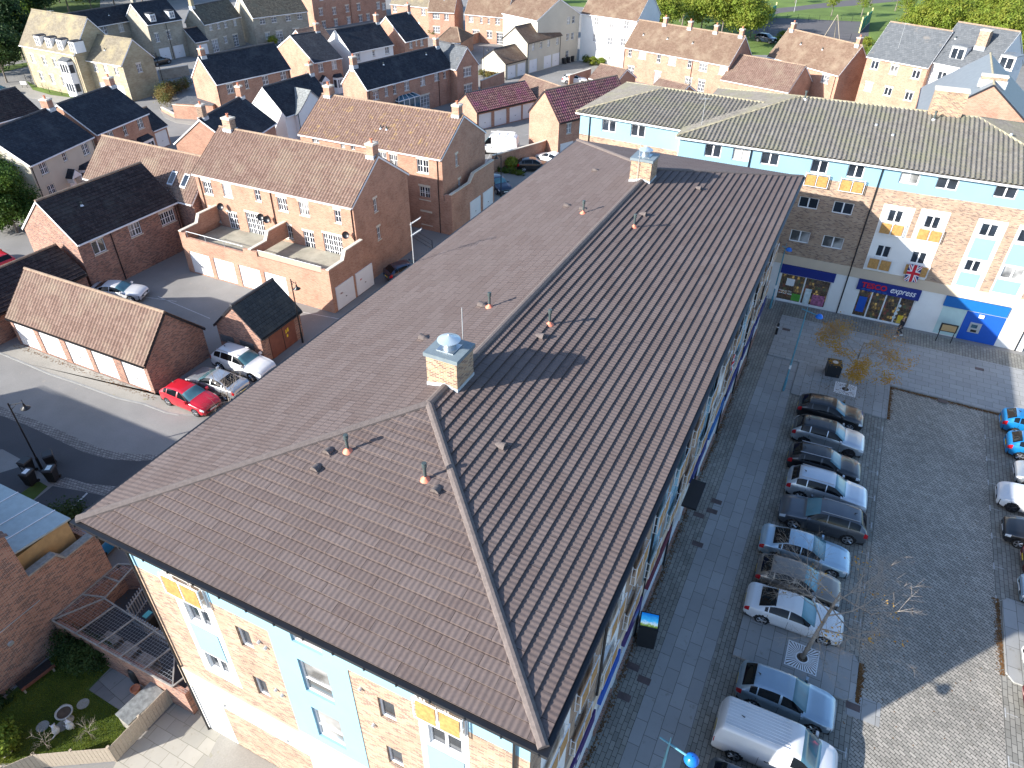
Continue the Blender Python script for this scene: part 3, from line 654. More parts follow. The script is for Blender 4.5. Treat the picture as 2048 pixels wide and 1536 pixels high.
px_house('V2', 'garage', 'small pantile garage between the white car and the orange terrace', (1178, 156), (1230, 167.6), (1254, 138.4), 2, 2.4, wall='brick_red', roof='tile_pantile')
v0, v1 = at(1320, 156, 4.0), at(1378, 170, 4.0); dv = (v1-v0).to_2d(); nv = Vector((-dv.y, dv.x)).normalized()
house('V3', 'garage', 'pantile garage roof just showing above the grey ridge of the blue building', (v0.x-nv.x*2.8, v0.y-nv.y*2.8), math.atan2(dv.y, dv.x), dv.length, 2.8, 1.6, 2.4, wall='brick_red', roof='tile_pantile')
v0, v1 = at(1051, 148.5, 4.2), at(1122, 172.7, 4.2); dv = (v1-v0).to_2d(); nv = Vector((-dv.y, dv.x)).normalized()
house('V4', 'garage', 'tan-roofed garage at right angles behind the purple-tiled garages', (v0.x-nv.x*2.7, v0.y-nv.y*2.7), math.atan2(dv.y, dv.x), dv.length, 2.7, 1.8, 2.4, wall='brick_red', roof='tile_pantile')
px_house('W', 'garage', 'four-door garage block with purple mottled tiles', (955.5, 225.3), (1072.5, 198.7), (931.4, 186.2), 1, 2.5, wall='brick_red', roof='tile_purple', ridge='ridge_dark', gut='gutter_black',
    wins=row(F, [(970.4, 241), (1001, 234.4), (1031, 227.7), (1058, 221.5)], 2.2, 2.05, 'garage'), pipes=((.1, 'F'),))
px_house('X', 'coach_house', 'tall sunlit brick coach house with dark purple tiles beside the blue building', (1120.6, 246), (1262, 212), (1090, 180.4), 1, 4.7, wall='brick_red', roof='tile_purple', ridge='ridge_tan', gut='gutter_black',
    wins=[(F, 1138, 256.8, .8, 1.2, 'bars'), ('F', .4, None, 2.2, 2.0, 'garage')])
px_house('Y', 'apartment_block', 'orange brick block with grey slate roof and six white windows at upper right', (1734, 112.6), (1855.5, 135.5), (1781.6, 43), 1, 8.0, wall='brick_red', roof='slate_grey', ridge='ridge_tan', cat='apartment block',
    wins=row(F, [(1749.3, 130), (1787.5, 139.8), (1831.7, 149), (1736.5, 173.8), (1775.6, 183), (1817, 192.5)], 1.1, 1.1, 'plain2'))
px_house('Y2', 'apartment_block', 'white-walled block with grey slate roof and a white dormer, joined to the brick one', (1856, 122), (1975, 146), None, 1, 8.6, wall='render_white', roof='slate_grey', ridge='ridge_tan', half=5.0, rise=4.4, cat='apartment block',
    wins=[(F, 1883, 152, 1.2, 1.1, 'plain2')], chim=((.62, {'dy': -2.3, 'h': 0, 'sx': 1.3, 'sy': .8, 'mt': 'brick_buff', 'pots': 0}),), vents=((.15, .6),))
_o = Vector((30.7, 82.5)); _d = Vector((.02, 1)).normalized()
house('Y3', 'apartment_block', 'brick gable block with blue-grey zinc roof and wide chimney', (_o.x+6.0*_d.y, _o.y-6.0*_d.x), math.atan2(_d.y, _d.x), 16.5, 6.0, 4.6, 7.7, wall='brick_red', roof='zinc', ridge='ridge_lichen', cat='apartment block', gut='gutter_black', chim=((.12, {'sx': .8, 'sy': 2.4, 'h': .5, 'pots': 0, 'mt': 'brick_chimney'}),))
# ------------------------------------------------------------ text helper
def text_mesh(name, s, size, m, parent, loc, rot, shear=0, bold=0, ext=.012, align='LEFT', sx=1):
    c = bpy.data.curves.new(name, 'FONT'); c.body = s; c.size = size; c.extrude = ext; c.shear = shear; c.offset = bold; c.align_x = align
    ob = bpy.data.objects.new(name, c); COL.objects.link(ob)
    me = bpy.data.meshes.new_from_object(ob.evaluated_get(bpy.context.evaluated_depsgraph_get()))
    bpy.data.objects.remove(ob); me.name = name; me.materials.clear(); me.materials.append(MATS[m])
    o = bpy.data.objects.new(name, me); COL.objects.link(o); o.parent = parent; o.location = loc; o.rotation_euler = rot; o.scale = (sx, 1, 1)
    return o
def flat_box(name, fr, a0, a1, z0, z1, d0, d1, m, parent, bevel=0):
    b = MB(); q = [P3(fr, a0, 0, d1)[:2], P3(fr, a1, 0, d1)[:2], P3(fr, a1, 0, d0)[:2], P3(fr, a0, 0, d0)[:2]]
    b.hexa(q, z0, z1); return b.build(name, m, parent, bevel=bevel)
def balcony(parent, fr, a0, a1, z0, h=.95, d=0.):
    """Juliet balcony: steel rails with two stained timber panels"""
    m = MB(); D_ = .24
    def bx(x0, x1, za, zb, d0, d1):
        m.hexa([P3(fr, x0, 0, d1)[:2], P3(fr, x1, 0, d1)[:2], P3(fr, x1, 0, d0)[:2], P3(fr, x0, 0, d0)[:2]], za, zb)
    for x in (a0, (a0+a1)/2-.02, a1-.04): bx(x, x+.04, z0, z0+h+.1, d+D_-.04, d+D_)
    for z in (z0, z0+h+.06): bx(a0+.04, a1-.04, z, z+.04, d+D_-.038, d+D_-.002)
    for x in (a0, a1-.04):
        for k in range(3): bx(x+.008, x+.028, z0+h*k/2, z0+h*k/2+.02, d, d+D_-.041)
        bx(x+.002, x+.038, z0-.02, z0+h+.1, d+.02, d+.06)
    o = m.build('balcony', 'upvc', parent)
    mid = (a0+a1)/2
    for x0, x1 in ((a0+.10, mid-.07), (mid+.07, a1-.10)):
        p = MB(); p.hexa([P3(fr, x0, 0, d+D_-.005)[:2], P3(fr, x1, 0, d+D_-.005)[:2], P3(fr, x1, 0, d+D_-.03)[:2], P3(fr, x0, 0, d+D_-.03)[:2]], z0+.07, z0+h-.02)
        p.build('timber_panel', 'timber_panel', o)
    return o
def facade(parent, fr, rects):
    """rects: (a0,a1,z0,z1,material,openings[,proud]) grouped in one wall mesh per material"""
    nm = {'brick_buff': 'brick_facing', 'render_white': 'white_render', 'render_blue': 'blue_render', 'render_buff': 'stone_band', 'brick_red_dark': 'brick_facing'}
    for r in rects:
        b = MB(); d = r[6] if len(r) > 6 else 0; panel(b, fr, r[0], r[1], r[2], r[3], r[5], .14, d)
        if d:
            for z, fl in ((r[2], 0), (r[3], 1)):
                q = [P3(fr, r[0], z, 0), P3(fr, r[1], z, 0), P3(fr, r[1], z, d), P3(fr, r[0], z, d)]; b.face(q if not fl else q[::-1])
        b.build(nm.get(r[4], 'wall'), r[4], parent)
def cap_strip(mb, p0, p1, w=.17, h=.07, drop=.035):
    p0, p1 = Vector(p0), Vector(p1); d = (p1-p0); s = d.cross(Vector((0, 0, 1))).normalized(); z = Vector((0, 0, 1))
    prof = [p0-s*w-z*drop, p0-s*w*.9+z*h*.45, p0-s*w*.3+z*h, p0+s*w*.3+z*h, p0+s*w*.9+z*h*.45, p0+s*w-z*drop]
    mb.prism(prof, d)

# ------------------------------------------------------------ main building with the brown tiled hip roof
W_, L_, HR, SB, EZ = 17.09, 44.83, 1.86, 8.70, 12.6
MBD = thing('mixed_use_building', 'long four-storey block under the big brown tiled hip roof, blue, white and brick walls', 'building', (0, 0, 0))
r = MB(); sl = math.hypot(W_/2, HR); slh = math.hypot(SB, HR); row_, per_ = .3805, .19
def pan(f): return .5-.5*math.cos(2*math.pi*f)
tiled(r, (W_, 0, EZ), (0, 1, 0), (-W_/2, 0, HR), lambda v: SB*v/sl, lambda v: L_-SB*v/sl, sl, row_, per_, .012, .066, 6, pan)
tiled(r, (0, L_, EZ), (0, -1, 0), (W_/2, 0, HR), lambda v: SB*v/sl, lambda v: L_-SB*v/sl, sl, row_, per_, .009, .022, 5, pan)
tiled(r, (0, 0, EZ), (1, 0, 0), (0, SB, HR), lambda v: W_/2*v/slh, lambda v: W_-W_/2*v/slh, slh, row_, per_, .014, .05, 6, pan)
tiled(r, (W_, L_, EZ), (-1, 0, 0), (0, -SB, HR), lambda v: W_/2*v/slh, lambda v: W_-W_/2*v/slh, slh, row_, per_, .013, .030, 5, pan)
r.face([(0, 0, EZ-.03), (0, L_, EZ-.03), (W_, L_, EZ-.03), (W_, 0, EZ-.03)])
roof = r.build('roof', 'tile_main', MBD)
r = MB(); zr = EZ+HR+.03
for a_, b_ in (((0, 0, EZ+.02), (W_/2, SB, zr)), ((W_, 0, EZ+.02), (W_/2, SB, zr)), ((0, L_, EZ+.02), (W_/2, L_-SB, zr)), ((W_, L_, EZ+.02), (W_/2, L_-SB, zr)), ((W_/2, SB-.05, zr+.01), (W_/2, L_-SB+.05, zr+.01))):
    cap_strip(r, a_, b_, .16, .10, .03)
r.build('ridge_capping', 'ridge_brown', roof)
g = MB()
for (x0, x1, y0, y1) in ((-.14, W_+.17, -.17, -.004), (-.14, W_+.14, L_+.004, L_+.14), (-.14, -.004, -.004, L_+.004), (W_+.004, W_+.17, -.004, L_+.004)):
    g.box(x0, x1, y0, y1, EZ-.15, EZ-.02)
for k in range(17):
    g.box(k*1.06+.05, k*1.06+.1, -.2, -.171, EZ-.16, EZ-.05)
g.build('gutter', 'gutter_black', MBD)
s = MB(); s.box(.02, W_-.02, .02, .33, EZ-.2, EZ-.035); s.box(16.6, W_-.02, .331, L_-.02, EZ-.2, EZ-.035); s.box(.02, 1.45, .331, L_-.02, EZ-.2, EZ-.035); s.build('soffit', 'fascia_dark', MBD)
FX = ((0, .34), (1, 0)); ops = []; B_ = 'brick_buff'; WH = 'render_white'; BL = 'render_blue'
def w2(fr, a, z, ww, hh, st, cur=None): return window(MBD, fr, a, z, ww, hh, st, cur, None, .14)
o1 = [w2(FX, 3.5, 5.95, 1.1, 1.05, 'plain2', False), w2(FX, 3.5, 8.85, 1.15, 1.15, 'plain2', False)]
o2 = [w2(FX, 5.88, 8.95, .6, 1.15, 'single', False), w2(FX, 5.85, 5.95, .6, 1.2, 'single', False)]
o3 = [w2(FX, 8.45, 8.15, 1.2, 1.85, 'sash', True), w2(FX, 8.45, 5.25, 1.2, 1.9, 'sash', True), w2(FX, 8.45, 10.95, 1.2, 1.3, 'sash', True)]
o4 = [w2(FX, 11.53, 9.0, .6, 1.15, 'single', False), w2(FX, 11.53, 6.1, .6, 1.15, 'single', False)]
o5 = [w2(FX, 13.3, 8.95, 1.15, 1.2, 'plain2', False), w2(FX, 13.3, 6.1, 1.1, 1.1, 'plain2', False)]
o6 = [w2(FX, 3.3, 3.0, 3.1, .4, 'plain2', False), w2(FX, 6.5, 3.0, 1.0, .4, 'single', False)]
T_ = EZ-.2
facade(MBD, FX, [(1.45, 3.2, 0, 3.5, WH, []), (3.2, 7.6, 0, 2.95, B_, []), (3.2, 7.6, 2.95, 3.5, WH, o6), (7.6, 16.6, 0, 3.5, WH, []), (1.45, 16.6, 3.5, 4.75, 'render_buff', [], .07),
    (1.45, 3.15, 4.75, 10.75, B_, []), (3.15, 4.98, 4.75, 5.6, B_, []), (3.15, 4.98, 5.6, T_, WH, o1), (4.98, 7.45, 4.75, 10.8, B_, o2), (7.45, 10.55, 4.75, T_, BL, o3), (10.55, 12.98, 4.75, 10.9, B_, o4),
    (12.98, 14.68, 4.75, T_, WH, o5), (14.68, 16.6, 4.75, 10.8, B_, []), (1.45, 3.15, 10.75, T_, BL, []), (4.98, 7.45, 10.8, T_, BL, []), (10.55, 12.98, 10.9, T_, BL, []), (14.68, 16.6, 10.8, T_, BL, [])])
for a0, a1, z0, z1 in ((3.42, 4.72, 7.12, 8.72), (13.2, 14.5, 7.3, 8.8)): flat_box('blue_panel', FX, a0, a1, z0, z1, .002, .03, BL, MBD)
balcony(MBD, FX, 3.2, 4.92, 10.5); balcony(MBD, FX, 13.02, 14.64, 10.6)
for x in (1.6, 16.15): MB().cyl((x, .26, 0), (x, .26, T_), .045, n=8).build('downpipe', 'gutter_black', MBD)
MB().box(10.555, 10.585, .335, .339, 4.8, 10.85).build('movement_joint', 'gutter_black', MBD)
for (x, z) in ((6.9, 9.9), (7.15, 9.75), (6.95, 7.1), (7.2, 6.95), (10.95, 10.2), (11.2, 8.3)):
    MB().cyl((x, .34, z), (x, .24, z-.02), .06, n=8).build('wall_vent', 'galv', MBD)
# right side, along the pedestrian street
FR = ((16.6, 0), (0, 1)); rects = []; bal = []
def lvl(a, z, kind, cols):
    if kind == 'fd': o = window(MBD, FR, a+.35, z+.95, 1.0, 1.0, 'plain2', None, None, .14); bal.append((a, z)); return o
bays = [(1.2, 'w'), (3.9, 'b'), (6.8, 'w'), (9.7, 'b'), (12.7, 'l'), (15.9, 'l'), (18.9, 'b'), (21.9, 'l'), (25.0, 'w'), (28.0, 'b'), (31.0, 'l'), (34.0, 'w'), (37.2, 'b'), (40.4, 'w')]
prev = .34
for i, (a, k) in enumerate(bays):
    nxt = a+2.45
    mt = {'w': WH, 'b': B_, 'l': BL}[k]
    rects.append((prev, a, 4.3, T_, B_ if i % 2 else B_, []))
    o = [lvl(a+.1, z, 'fd', k) for z in (4.55, 7.5, 10.35)]
    rects.append((a, nxt, 4.3, T_, mt, o)); prev = nxt
rects.append((prev, 44.4, 4.3, T_, B_, []))
rects.append((.34, 44.4, 3.5, 4.3, 'render_buff', [], .08))
for a, z in bal: balcony(MBD, FR, a, a+1.7, z)
units = [(1.6, 6.6, 'sign_purple'), (7.4, 9.6, 'sign_blue'), (10.4, 12.6, 'sign_purple'), (13.8, 17.4, 'sign_maroon'), (18.6, 20.9, None), (21.8, 25.0, 'sign_navy'), (25.9, 29.4, 'sign_cyan'), (30.2, 34.4, 'sign_navy'), (35.4, 39.6, 'sign_navy'), (40.4, 43.8, 'sign_navy')]
prev = .34
for a0, a1, sg in units:
    rects.append((prev, a0, 0, 3.5, WH, []))
    o = window(MBD, FR, a0+.02, .45, round(a1-a0-.05, 1), 2.1, 'shop4', False, None, .14)
    rects.append((a0, a1, 0, 3.5, WH, [o]))
    flat_box('plinth', FR, a0, a1, 0, .4, .001, .1, 'brick_red_dark', MBD)
    if sg:
        sg_ = flat_box('fascia_sign', FR, a0-.05, a1+.05, 2.62, 3.44, .001, .16, sg, MBD)
    prev = a1
rects.append((prev, 44.4, 0, 3.5, WH, []))
facade(MBD, FR, rects)
for a, zz in ((6.75, 4.3), (12.9, 0), (17.8, 0), (23.6, 0), (30.0, 0), (34.9, 0), (40.0, 0)): MB().cyl((16.68, a, zz), (16.68, a, T_), .055, n=8).build('downpipe', 'gutter_black', MBD)
cn = MB(); cn.box(16.75, 17.55, 19.4, 21.6, 3.05, 3.16); cn.build('entrance_canopy', 'gutter_black', MBD)
m = MB(); m.box(1.45, 1.46, .345, 44.4, 0, T_); m.box(1.46, 16.59, 44.39, 44.4, 0, T_); m.build('rear_wall', B_, MBD)
# small white lettering on the two nearest shop fascias (illegible in the photo, drawn as strokes of the sign)
k = MB()
for i in range(7): k.box(16.765, 16.772, 2.2+i*.42, 2.2+i*.42+.2, 2.9, 3.12)
k.build('sign_lettering', 'sign_white', MBD)
# things on the roof
def slope_z(x, y): 
    return EZ + min(HR/(W_/2)*min(x, W_-x), HR/SB*min(y, L_-y)) + .03
def big_chimney(x0, x1, y0, y1, zt, label, rod):
    t = thing('roof_chimney', label, 'chimney', ((x0+x1)/2, (y0+y1)/2, 14.0), 0, 'brick flue stacks on the ridge of the big roof')
    w_, d_ = (x1-x0)/2, (y1-y0)/2; H_ = zt-14.0
    MB().box(-w_+.07, w_-.07, -d_+.07, d_-.07, -.1, H_-.16).build('stack', 'brick_chimney', t)
    MB().box(-w_, w_, -d_, d_, H_-.16, H_).build('capping', 'chim_cap', t, bevel=.01)
    MB().box(-.36, .36, -.36, .36, H_+.001, H_+.03).build('base_plate', 'steel', t)
    fl = MB()
    for k_ in range(4): fl.cyl((0, 0, H_+.03+k_*.075), (0, 0, H_+.09+k_*.075), .25-.012*k_, n=20); fl.cyl((0, 0, H_+.09+k_*.075), (0, 0, H_+.105+k_*.075), .28-.012*k_, n=20)
    fl.build('flue', 'steel', t, smooth=False)
    MB().lathe([(.0, H_+.37), (.44, H_+.36), (.44, H_+.38), (.05, H_+.56), (.03, H_+.60), (0, H_+.60)], 32).build('cowl', 'cowl', t)
    f = MB(); k_ = HR/(W_/2)
    for s_ in (-1, 1):
        zz = lambda x: 14.46-k_*abs(x+(x0+x1)/2-W_/2)-14.0
        xs = [-w_+.07, W_/2-(x0+x1)/2, w_-.07]
        yy = s_*(d_-.07)
        for xa, xb in ((xs[0], xs[1]), (xs[1], xs[2])):
            f.prism([(xa, yy, zz(xa)-.05), (xb, yy, zz(xb)-.05), (xb, yy, zz(xb)+.16), (xa, yy, zz(xa)+.16)], (0, s_*.02, 0))
        xx = s_*(w_-.07)
        f.prism([(xx, -d_+.05, zz(xx)-.05), (xx, d_-.05, zz(xx)-.05), (xx, d_-.05, zz(xx)+.16), (xx, -d_+.05, zz(xx)+.16)], (s_*.02, 0, 0))
    f.build('flashing', 'lead', t)
    MB().cyl(rod, (rod[0], rod[1], rod[2]+1.0+H_), .018, n=6).build('aerial_rod', 'galv', t)
    return t
big_chimney(7.69, 9.14, 9.80, 11.2, 15.81, 'buff brick chimney with shiny cone cowl nearest the camera on the ridge', (.1, .85, .3))
big_chimney(7.69, 9.14, 33.70, 35.2, 15.82, 'buff brick chimney with dull cone cowl at the far end of the ridge', (-.15, -.76, .0))
def vent_stack(x, y, label):
    t = thing('vent_stack', label, 'vent pipe', (x, y, slope_z(x, y)), 0, 'grey vent pipes on the big roof')
    MB().lathe([(.055, -.1), (.055, .55), (.085, .56), (.085, .62), (.06, .63), (.06, .66), (.09, .67), (.085, .74), (0, .745)], 14).build('pipe', 'vent_grey', t, smooth=False)
    MB().lathe([(.19, -.02), (.16, .03), (.075, .09), (.06, .14), (.056, .15)], 16).build('flashing', 'red_lead', t, smooth=True)
for x, y, s_ in ((7.0, 5.78, 'left vent pipe of the two on the front hip slope'), (10.14, 5.79, 'vent pipe on the front hip slope beside the near hip ridge'), (10.06, 16.21, 'vent pipe on the right slope just beyond the near chimney shadow'),
                 (10.11, 27.72, 'far vent pipe on the right slope, below the far chimney'), (7.04, 16.34, 'vent pipe on the left slope just beyond the near chimney'), (6.88, 28.26, 'far vent pipe on the left slope, left of the far chimney')):
    vent_stack(x, y, 'grey '+s_)
def tile_vent(x, y, label):
    z = slope_z(x, y)+.01; nx = (1 if x > W_/2 else -1)
    dr = Vector((nx, 0)) if min(x, W_-x)*(HR/(W_/2)) < min(y, L_-y)*(HR/SB) else Vector((0, -1))
    t = thing('tile_vent', label, 'roof vent', (x, y, z), math.atan2(dr.y, dr.x), 'cowled tile vents on the big roof')
    m = MB(); n_ = 10
    for i in range(n_):
        a0, a1 = math.pi*i/n_, math.pi*(i+1)/n_
        f = lambda a, xx, rr, zz: (xx, rr*math.cos(a), max(0, zz*math.sin(a)))
        m.face([f(a0, .2, .17, .17), f(a1, .2, .17, .17), f(a1, -.05, .15, .12), f(a0, -.05, .15, .12)]); m.face([f(a0, -.05, .15, .12), f(a1, -.05, .15, .12), (-.3, .05*math.cos(a1), .0), (-.3, .05*math.cos(a0), .0)])
        m.face([f(a0, .19, .16, .16), f(a1, .19, .16, .16), (.17, 0, 0)])
    m.build('hood', 'ridge_brown', t, smooth=True); MB().box(-.28, .24, -.2, .2, -.05, -.015).build('base_tile', 'tile_main', t)
for x, y, s_ in ((6.37, 5.54, 'beside the left vent pipe on the front slope'), (6.40, 4.79, 'lowest on the front slope, left side'), (10.7, 5.6, 'right of the front slope near the hip'), (11.58, 8.45, 'on the right slope nearest the camera'),
                 (10.07, 15.13, 'on the right slope just past the chimney shadow'), (11.63, 35.89, 'on the right slope under the far chimney shadow'), (10.01, 29.54, 'on the right slope beside the far vent pipe'), (5.5, 13.19, 'on the left slope level with the near chimney'),
                 (6.62, 16.45, 'on the left slope beside the nearer vent pipe'), (5.41, 29.51, 'on the left slope below the far vent pipe'), (4.61, 36.37, 'highest up the photo on the left slope'), (6.63, 28.9, 'on the left slope next to the far vent pipe')):
    tile_vent(x, y, 'brown domed tile vent '+s_)

# ------------------------------------------------------------ blue and brick block with shops across the end of the street
LB = house('LB', 'shop_building', 'blue, white and brick block with supermarket below and ribbed concrete roof', (6.64, 49.5), R_(1.5), 29.4, 8.1, 2.13, 12.6, wall=None, roof='tile_concrete', ridge='ridge_lichen', cat='building', hip=(1, 1))
LY = .3; FL = ((-6.64, LY), (1, 0)); BD = 10.88
def w3(a, z, ww, hh, st='plain2', cur=None): return window(LB, FL, a, z, ww, hh, st, cur, None, .14)
top = [w3(13.4, 11.3, 1.35, .95), w3(17.15, 11.25, 1.2, 1.0, 'plain2', False), w3(19.75, 11.3, 1.15, 1.0, 'plain2', False), w3(23.35, 11.45, 1.3, .85, 'plain2', True), w3(25.8, 11.45, 1.4, .85, 'plain2', False), w3(29.5, 11.45, 1.4, .85, 'plain2', False), w3(9.0, 11.25, 1.3, 1.0, 'plain2', False), w3(11.2, 11.3, 1.3, .95, 'plain2', True)]
m2 = [w3(16.95, 8.4, 1.45, .9, 'plain2', False), w3(19.5, 8.4, 1.45, .95, 'plain2', False)]; m1 = [w3(16.95, 5.5, 1.5, 1.0, 'plain2', True), w3(19.45, 5.5, 1.55, 1.0, 'plain2', True)]
f2 = [w3(23.45, 8.4, 1.0, 1.0, 'plain2', False)]; f3 = [w3(26.0, 8.4, 1.0, 1.0, 'plain2', False)]; f1 = [w3(23.45, 5.5, 1.0, 1.0, 'plain2', False)]; f0 = [w3(25.95, 5.5, 1.05, 1.0, 'plain2', False)]
c3 = [w3(29.65, 8.5, 1.1, 1.0, 'plain2', False), w3(29.65, 5.65, 1.0, .95, 'plain2', False)]; c4 = [w3(32.1, 8.5, 1.4, 1.0, 'plain2', False), w3(32.1, 5.6, 1.4, 1.0, 'plain2', True)]
sh = [window(LB, FL, 17.05, .1, 4.0, 2.5, 'shop', False, None, .14), window(LB, FL, 23.2, .05, 4.2, 2.45, 'shop4', False, None, .14)]
X0, X1 = 6.9, 35.7
facade(LB, FL, [(X0, X1, BD, T_, BL, top), (X0, 16.2, 4.3, BD, B_, []), (16.2, 22.95, 4.3, BD, B_, m2+m1), (22.95, 25.1, 4.3, 9.75, WH, f2+f1), (22.95, 25.1, 9.75, BD, B_, []), (25.1, 25.5, 4.3, 7.4, WH, []), (25.1, 25.5, 7.4, BD, B_, []),
    (25.5, 27.45, 4.3, 9.85, WH, f3+f0), (25.5, 27.45, 9.85, BD, B_, []), (27.45, 29.3, 4.3, BD, B_, []), (29.3, 31.2, 4.3, 9.8, WH, c3), (29.3, 31.2, 9.8, BD, B_, []), (31.2, 31.9, 4.3, BD, B_, []), (31.9, 34.0, 4.3, 9.8, WH, c4), (31.9, 34.0, 9.8, BD, B_, []), (34.0, X1, 4.3, BD, B_, []),
    (X0, X1, 3.48, 4.3, 'render_buff', [], .07), (X0, X1, 0, 3.48, WH, sh)])
m = MB(); m.box(.26, 29.05, 15.8, 15.9, 0, T_); m.box(29.0, 29.06, LY+.01, 15.8, 0, T_); m.box(.2, .26, LY+.01, 15.8, 0, T_); m.build('side_wall', WH, LB)
for a0, a1, z0, z1 in ((29.55, 30.9, 6.75, 8.35), (29.55, 30.9, 4.45, 5.55), (32.0, 33.6, 6.75, 8.35), (32.0, 33.6, 4.45, 5.5)): flat_box('blue_panel', FL, a0, a1, z0, z1, .002, .03, BL, LB)
for a, z in ((16.95, 10.25), (19.5, 10.25), (23.1, 7.48), (25.7, 7.5), (23.1, 4.5), (25.72, 4.55)): balcony(LB, FL, a, a+1.75, z, .9)
for a in (22.1, 35.2, 12.6): MB().cyl(P3(FL, a, 0, .07), P3(FL, a, T_, .07), .05, n=8).build('downpipe', 'gutter_black', LB)
sg1 = flat_box('fascia_sign', FL, 16.95, 21.2, 2.66, 3.44, .001, .13, 'sign_navy', LB)
sg2 = flat_box('fascia_sign', FL, 22.95, 27.55, 2.54, 3.46, .001, .16, 'sign_navy', LB)
sg3 = flat_box('fascia_sign', FL, 29.3, 33.7, 2.6, 3.44, .001, .15, 'sign_cyan', LB)
yy = LY-.17
text_mesh('sign_lettering', 'TESCO', .62, 'sign_red', LB, (23.25-6.64, yy, 2.84), (R_(90), 0, 0), 0, .016, sx=.98)
text_mesh('sign_lettering', 'express', .74, 'sign_white', LB, (25.36-6.64, yy, 2.82), (R_(90), 0, 0), .28, .004, sx=.80)
k = MB()
for i in range(5): k.prism([(23.28-6.64+i*.4, yy-.01, 2.64), (23.55-6.64+i*.4, yy-.01, 2.64), (23.62-6.64+i*.4, yy-.01, 2.72), (23.35-6.64+i*.4, yy-.01, 2.72)], (0, .012, 0))
k.build('sign_stripes', 'sign_cyan', LB)
flat_box('frosted_panel', FL, 29.38, 31.05, .1, 2.55, .002, .03, 'pale_panel', LB)
bd = flat_box('cash_machine_surround', FL, 31.08, 33.75, .03, 2.5, .002, .05, 'sign_blue', LB)
cmn = flat_box('cash_machine', FL, 31.6, 32.4, .78, 1.65, .051, .1, 'galv', LB); flat_box('screen', FL, 31.72, 32.15, 1.2, 1.5, .101, .105, 'glass_cons', cmn); flat_box('keypad', FL, 31.8, 32.2, .85, 1.05, .101, .12, 'car_trim', cmn)
flat_box('wall_lamp', FL, 31.95, 32.3, 2.15, 2.4, .051, .16, 'sign_white', bd)
# posters and goods seen in the shop windows
k = flat_box('poster', FL, 17.6, 18.25, 1.55, 2.2, -.06, -.05, 'sign_white', LB); flat_box('poster', FL, 19.9, 20.9, .2, 1.2, -.06, -.05, 'poster_pink', LB); flat_box('poster', FL, 18.3, 19.0, .25, .9, -.06, -.05, 'sign_green', LB)
flat_box('poster', FL, 23.4, 24.0, .5, 1.9, -.06, -.05, 'sign_blue', LB); flat_box('poster', FL, 19.25, 19.75, .15, 1.6, -.06, -.05, 'poster_pale', LB); flat_box('poster', FL, 26.6, 27.0, .2, .9, -.06, -.05, 'sign_yellow', LB)
for i in range(4):
    cpt = MB().cyl(P3(FL, 26.45-i*.04, 1.75-i*.36, .0), P3(FL, 26.45-i*.04, 1.75-i*.36, .012), .13, n=20).build('window_sticker', 'poster_pale', LB)
text_mesh('window_lettering', 'PROUD TO', .2, 'sign_white', LB, (17.2-6.64, LY+.07, .92), (R_(90), 0, 0), 0, .004, ext=.002)
text_mesh('window_lettering', 'SHOUT FOR', .2, 'sign_white', LB, (17.2-6.64, LY+.07, .70), (R_(90), 0, 0), 0, .004, ext=.002)
# Union flags
def union_flag(parent_loc, rot, w_, h_, label):
    """hangs vertically; local x across, z up from the bottom"""
    t = thing('union_flag', label, 'flag', parent_loc, rot, 'union flags draped over balcony rails')
    n_ = 10
    def wave(x, z): return -.03-.035*math.sin(x*7+z*2)-.02*math.sin(z*5)
    def strip(name, m_, rects, off):
        b = MB()
        for q in rects:
            (xa, za), (xb, zb), (xc, zc), (xd, zd) = q
            for i in range(n_):
                for j in range(n_):
                    def pt(s, u): 
                        x = (xa*(1-s)+xb*s)*(1-u)+(xd*(1-s)+xc*s)*u; z = (za*(1-s)+zb*s)*(1-u)+(zd*(1-s)+zc*s)*u
                        x = min(max(x, 0), w_); z = min(max(z, 0), h_); return (x, wave(x, z)-off, z)
                    b.face([pt(i/n_, j/n_), pt((i+1)/n_, j/n_), pt((i+1)/n_, (j+1)/n_), pt(i/n_, (j+1)/n_)])
        return b.build(name, m_, t, smooth=True)
    strip('blue_field', 'flag_blue', [((0, 0), (w_, 0), (w_, h_), (0, h_))], 0)
    def diag(wd):
        r_ = []
        for (x0, z0, x1, z1) in ((0, 0, w_, h_), (0, h_, w_, 0)):
            d = Vector((x1-x0, z1-z0)).normalized(); nn = Vector((-d.y, d.x))*wd/2
            r_.append(((x0+nn.x, z0+nn.y), (x1+nn.x, z1+nn.y), (x1-nn.x, z1-nn.y), (x0-nn.x, z0-nn.y)))
        return r_
    strip('white_saltire', 'flag_white', diag(h_*.15), .004); strip('red_saltire', 'flag_red', diag(h_*.05), .008)
    cx, cz = w_/2, h_/2
    strip('white_cross', 'flag_white', [((cx-w_*.2, 0), (cx+w_*.2, 0), (cx+w_*.2, h_), (cx-w_*.2, h_)), ((0, cz-h_*.12), (w_, cz-h_*.12), (w_, cz+h_*.12), (0, cz+h_*.12))], .012)
    strip('red_cross', 'flag_red', [((cx-w_*.12, 0), (cx+w_*.12, 0), (cx+w_*.12, h_), (cx-w_*.12, h_)), ((0, cz-h_*.075), (w_, cz-h_*.075), (w_, cz+h_*.075), (0, cz+h_*.075))], .016)
    return t
MiL = HS['LB'][1]
p = MiL @ Vector((26.0-6.64, LY-.32, 4.12)); union_flag(p, R_(1.5), .92, 1.45, 'union flag draped over a balcony above the supermarket door')
union_flag((16.94, 26.2, 7.0), R_(90), .9, 1.4, 'union flag hanging on the shaded street side of the brown-roofed block')
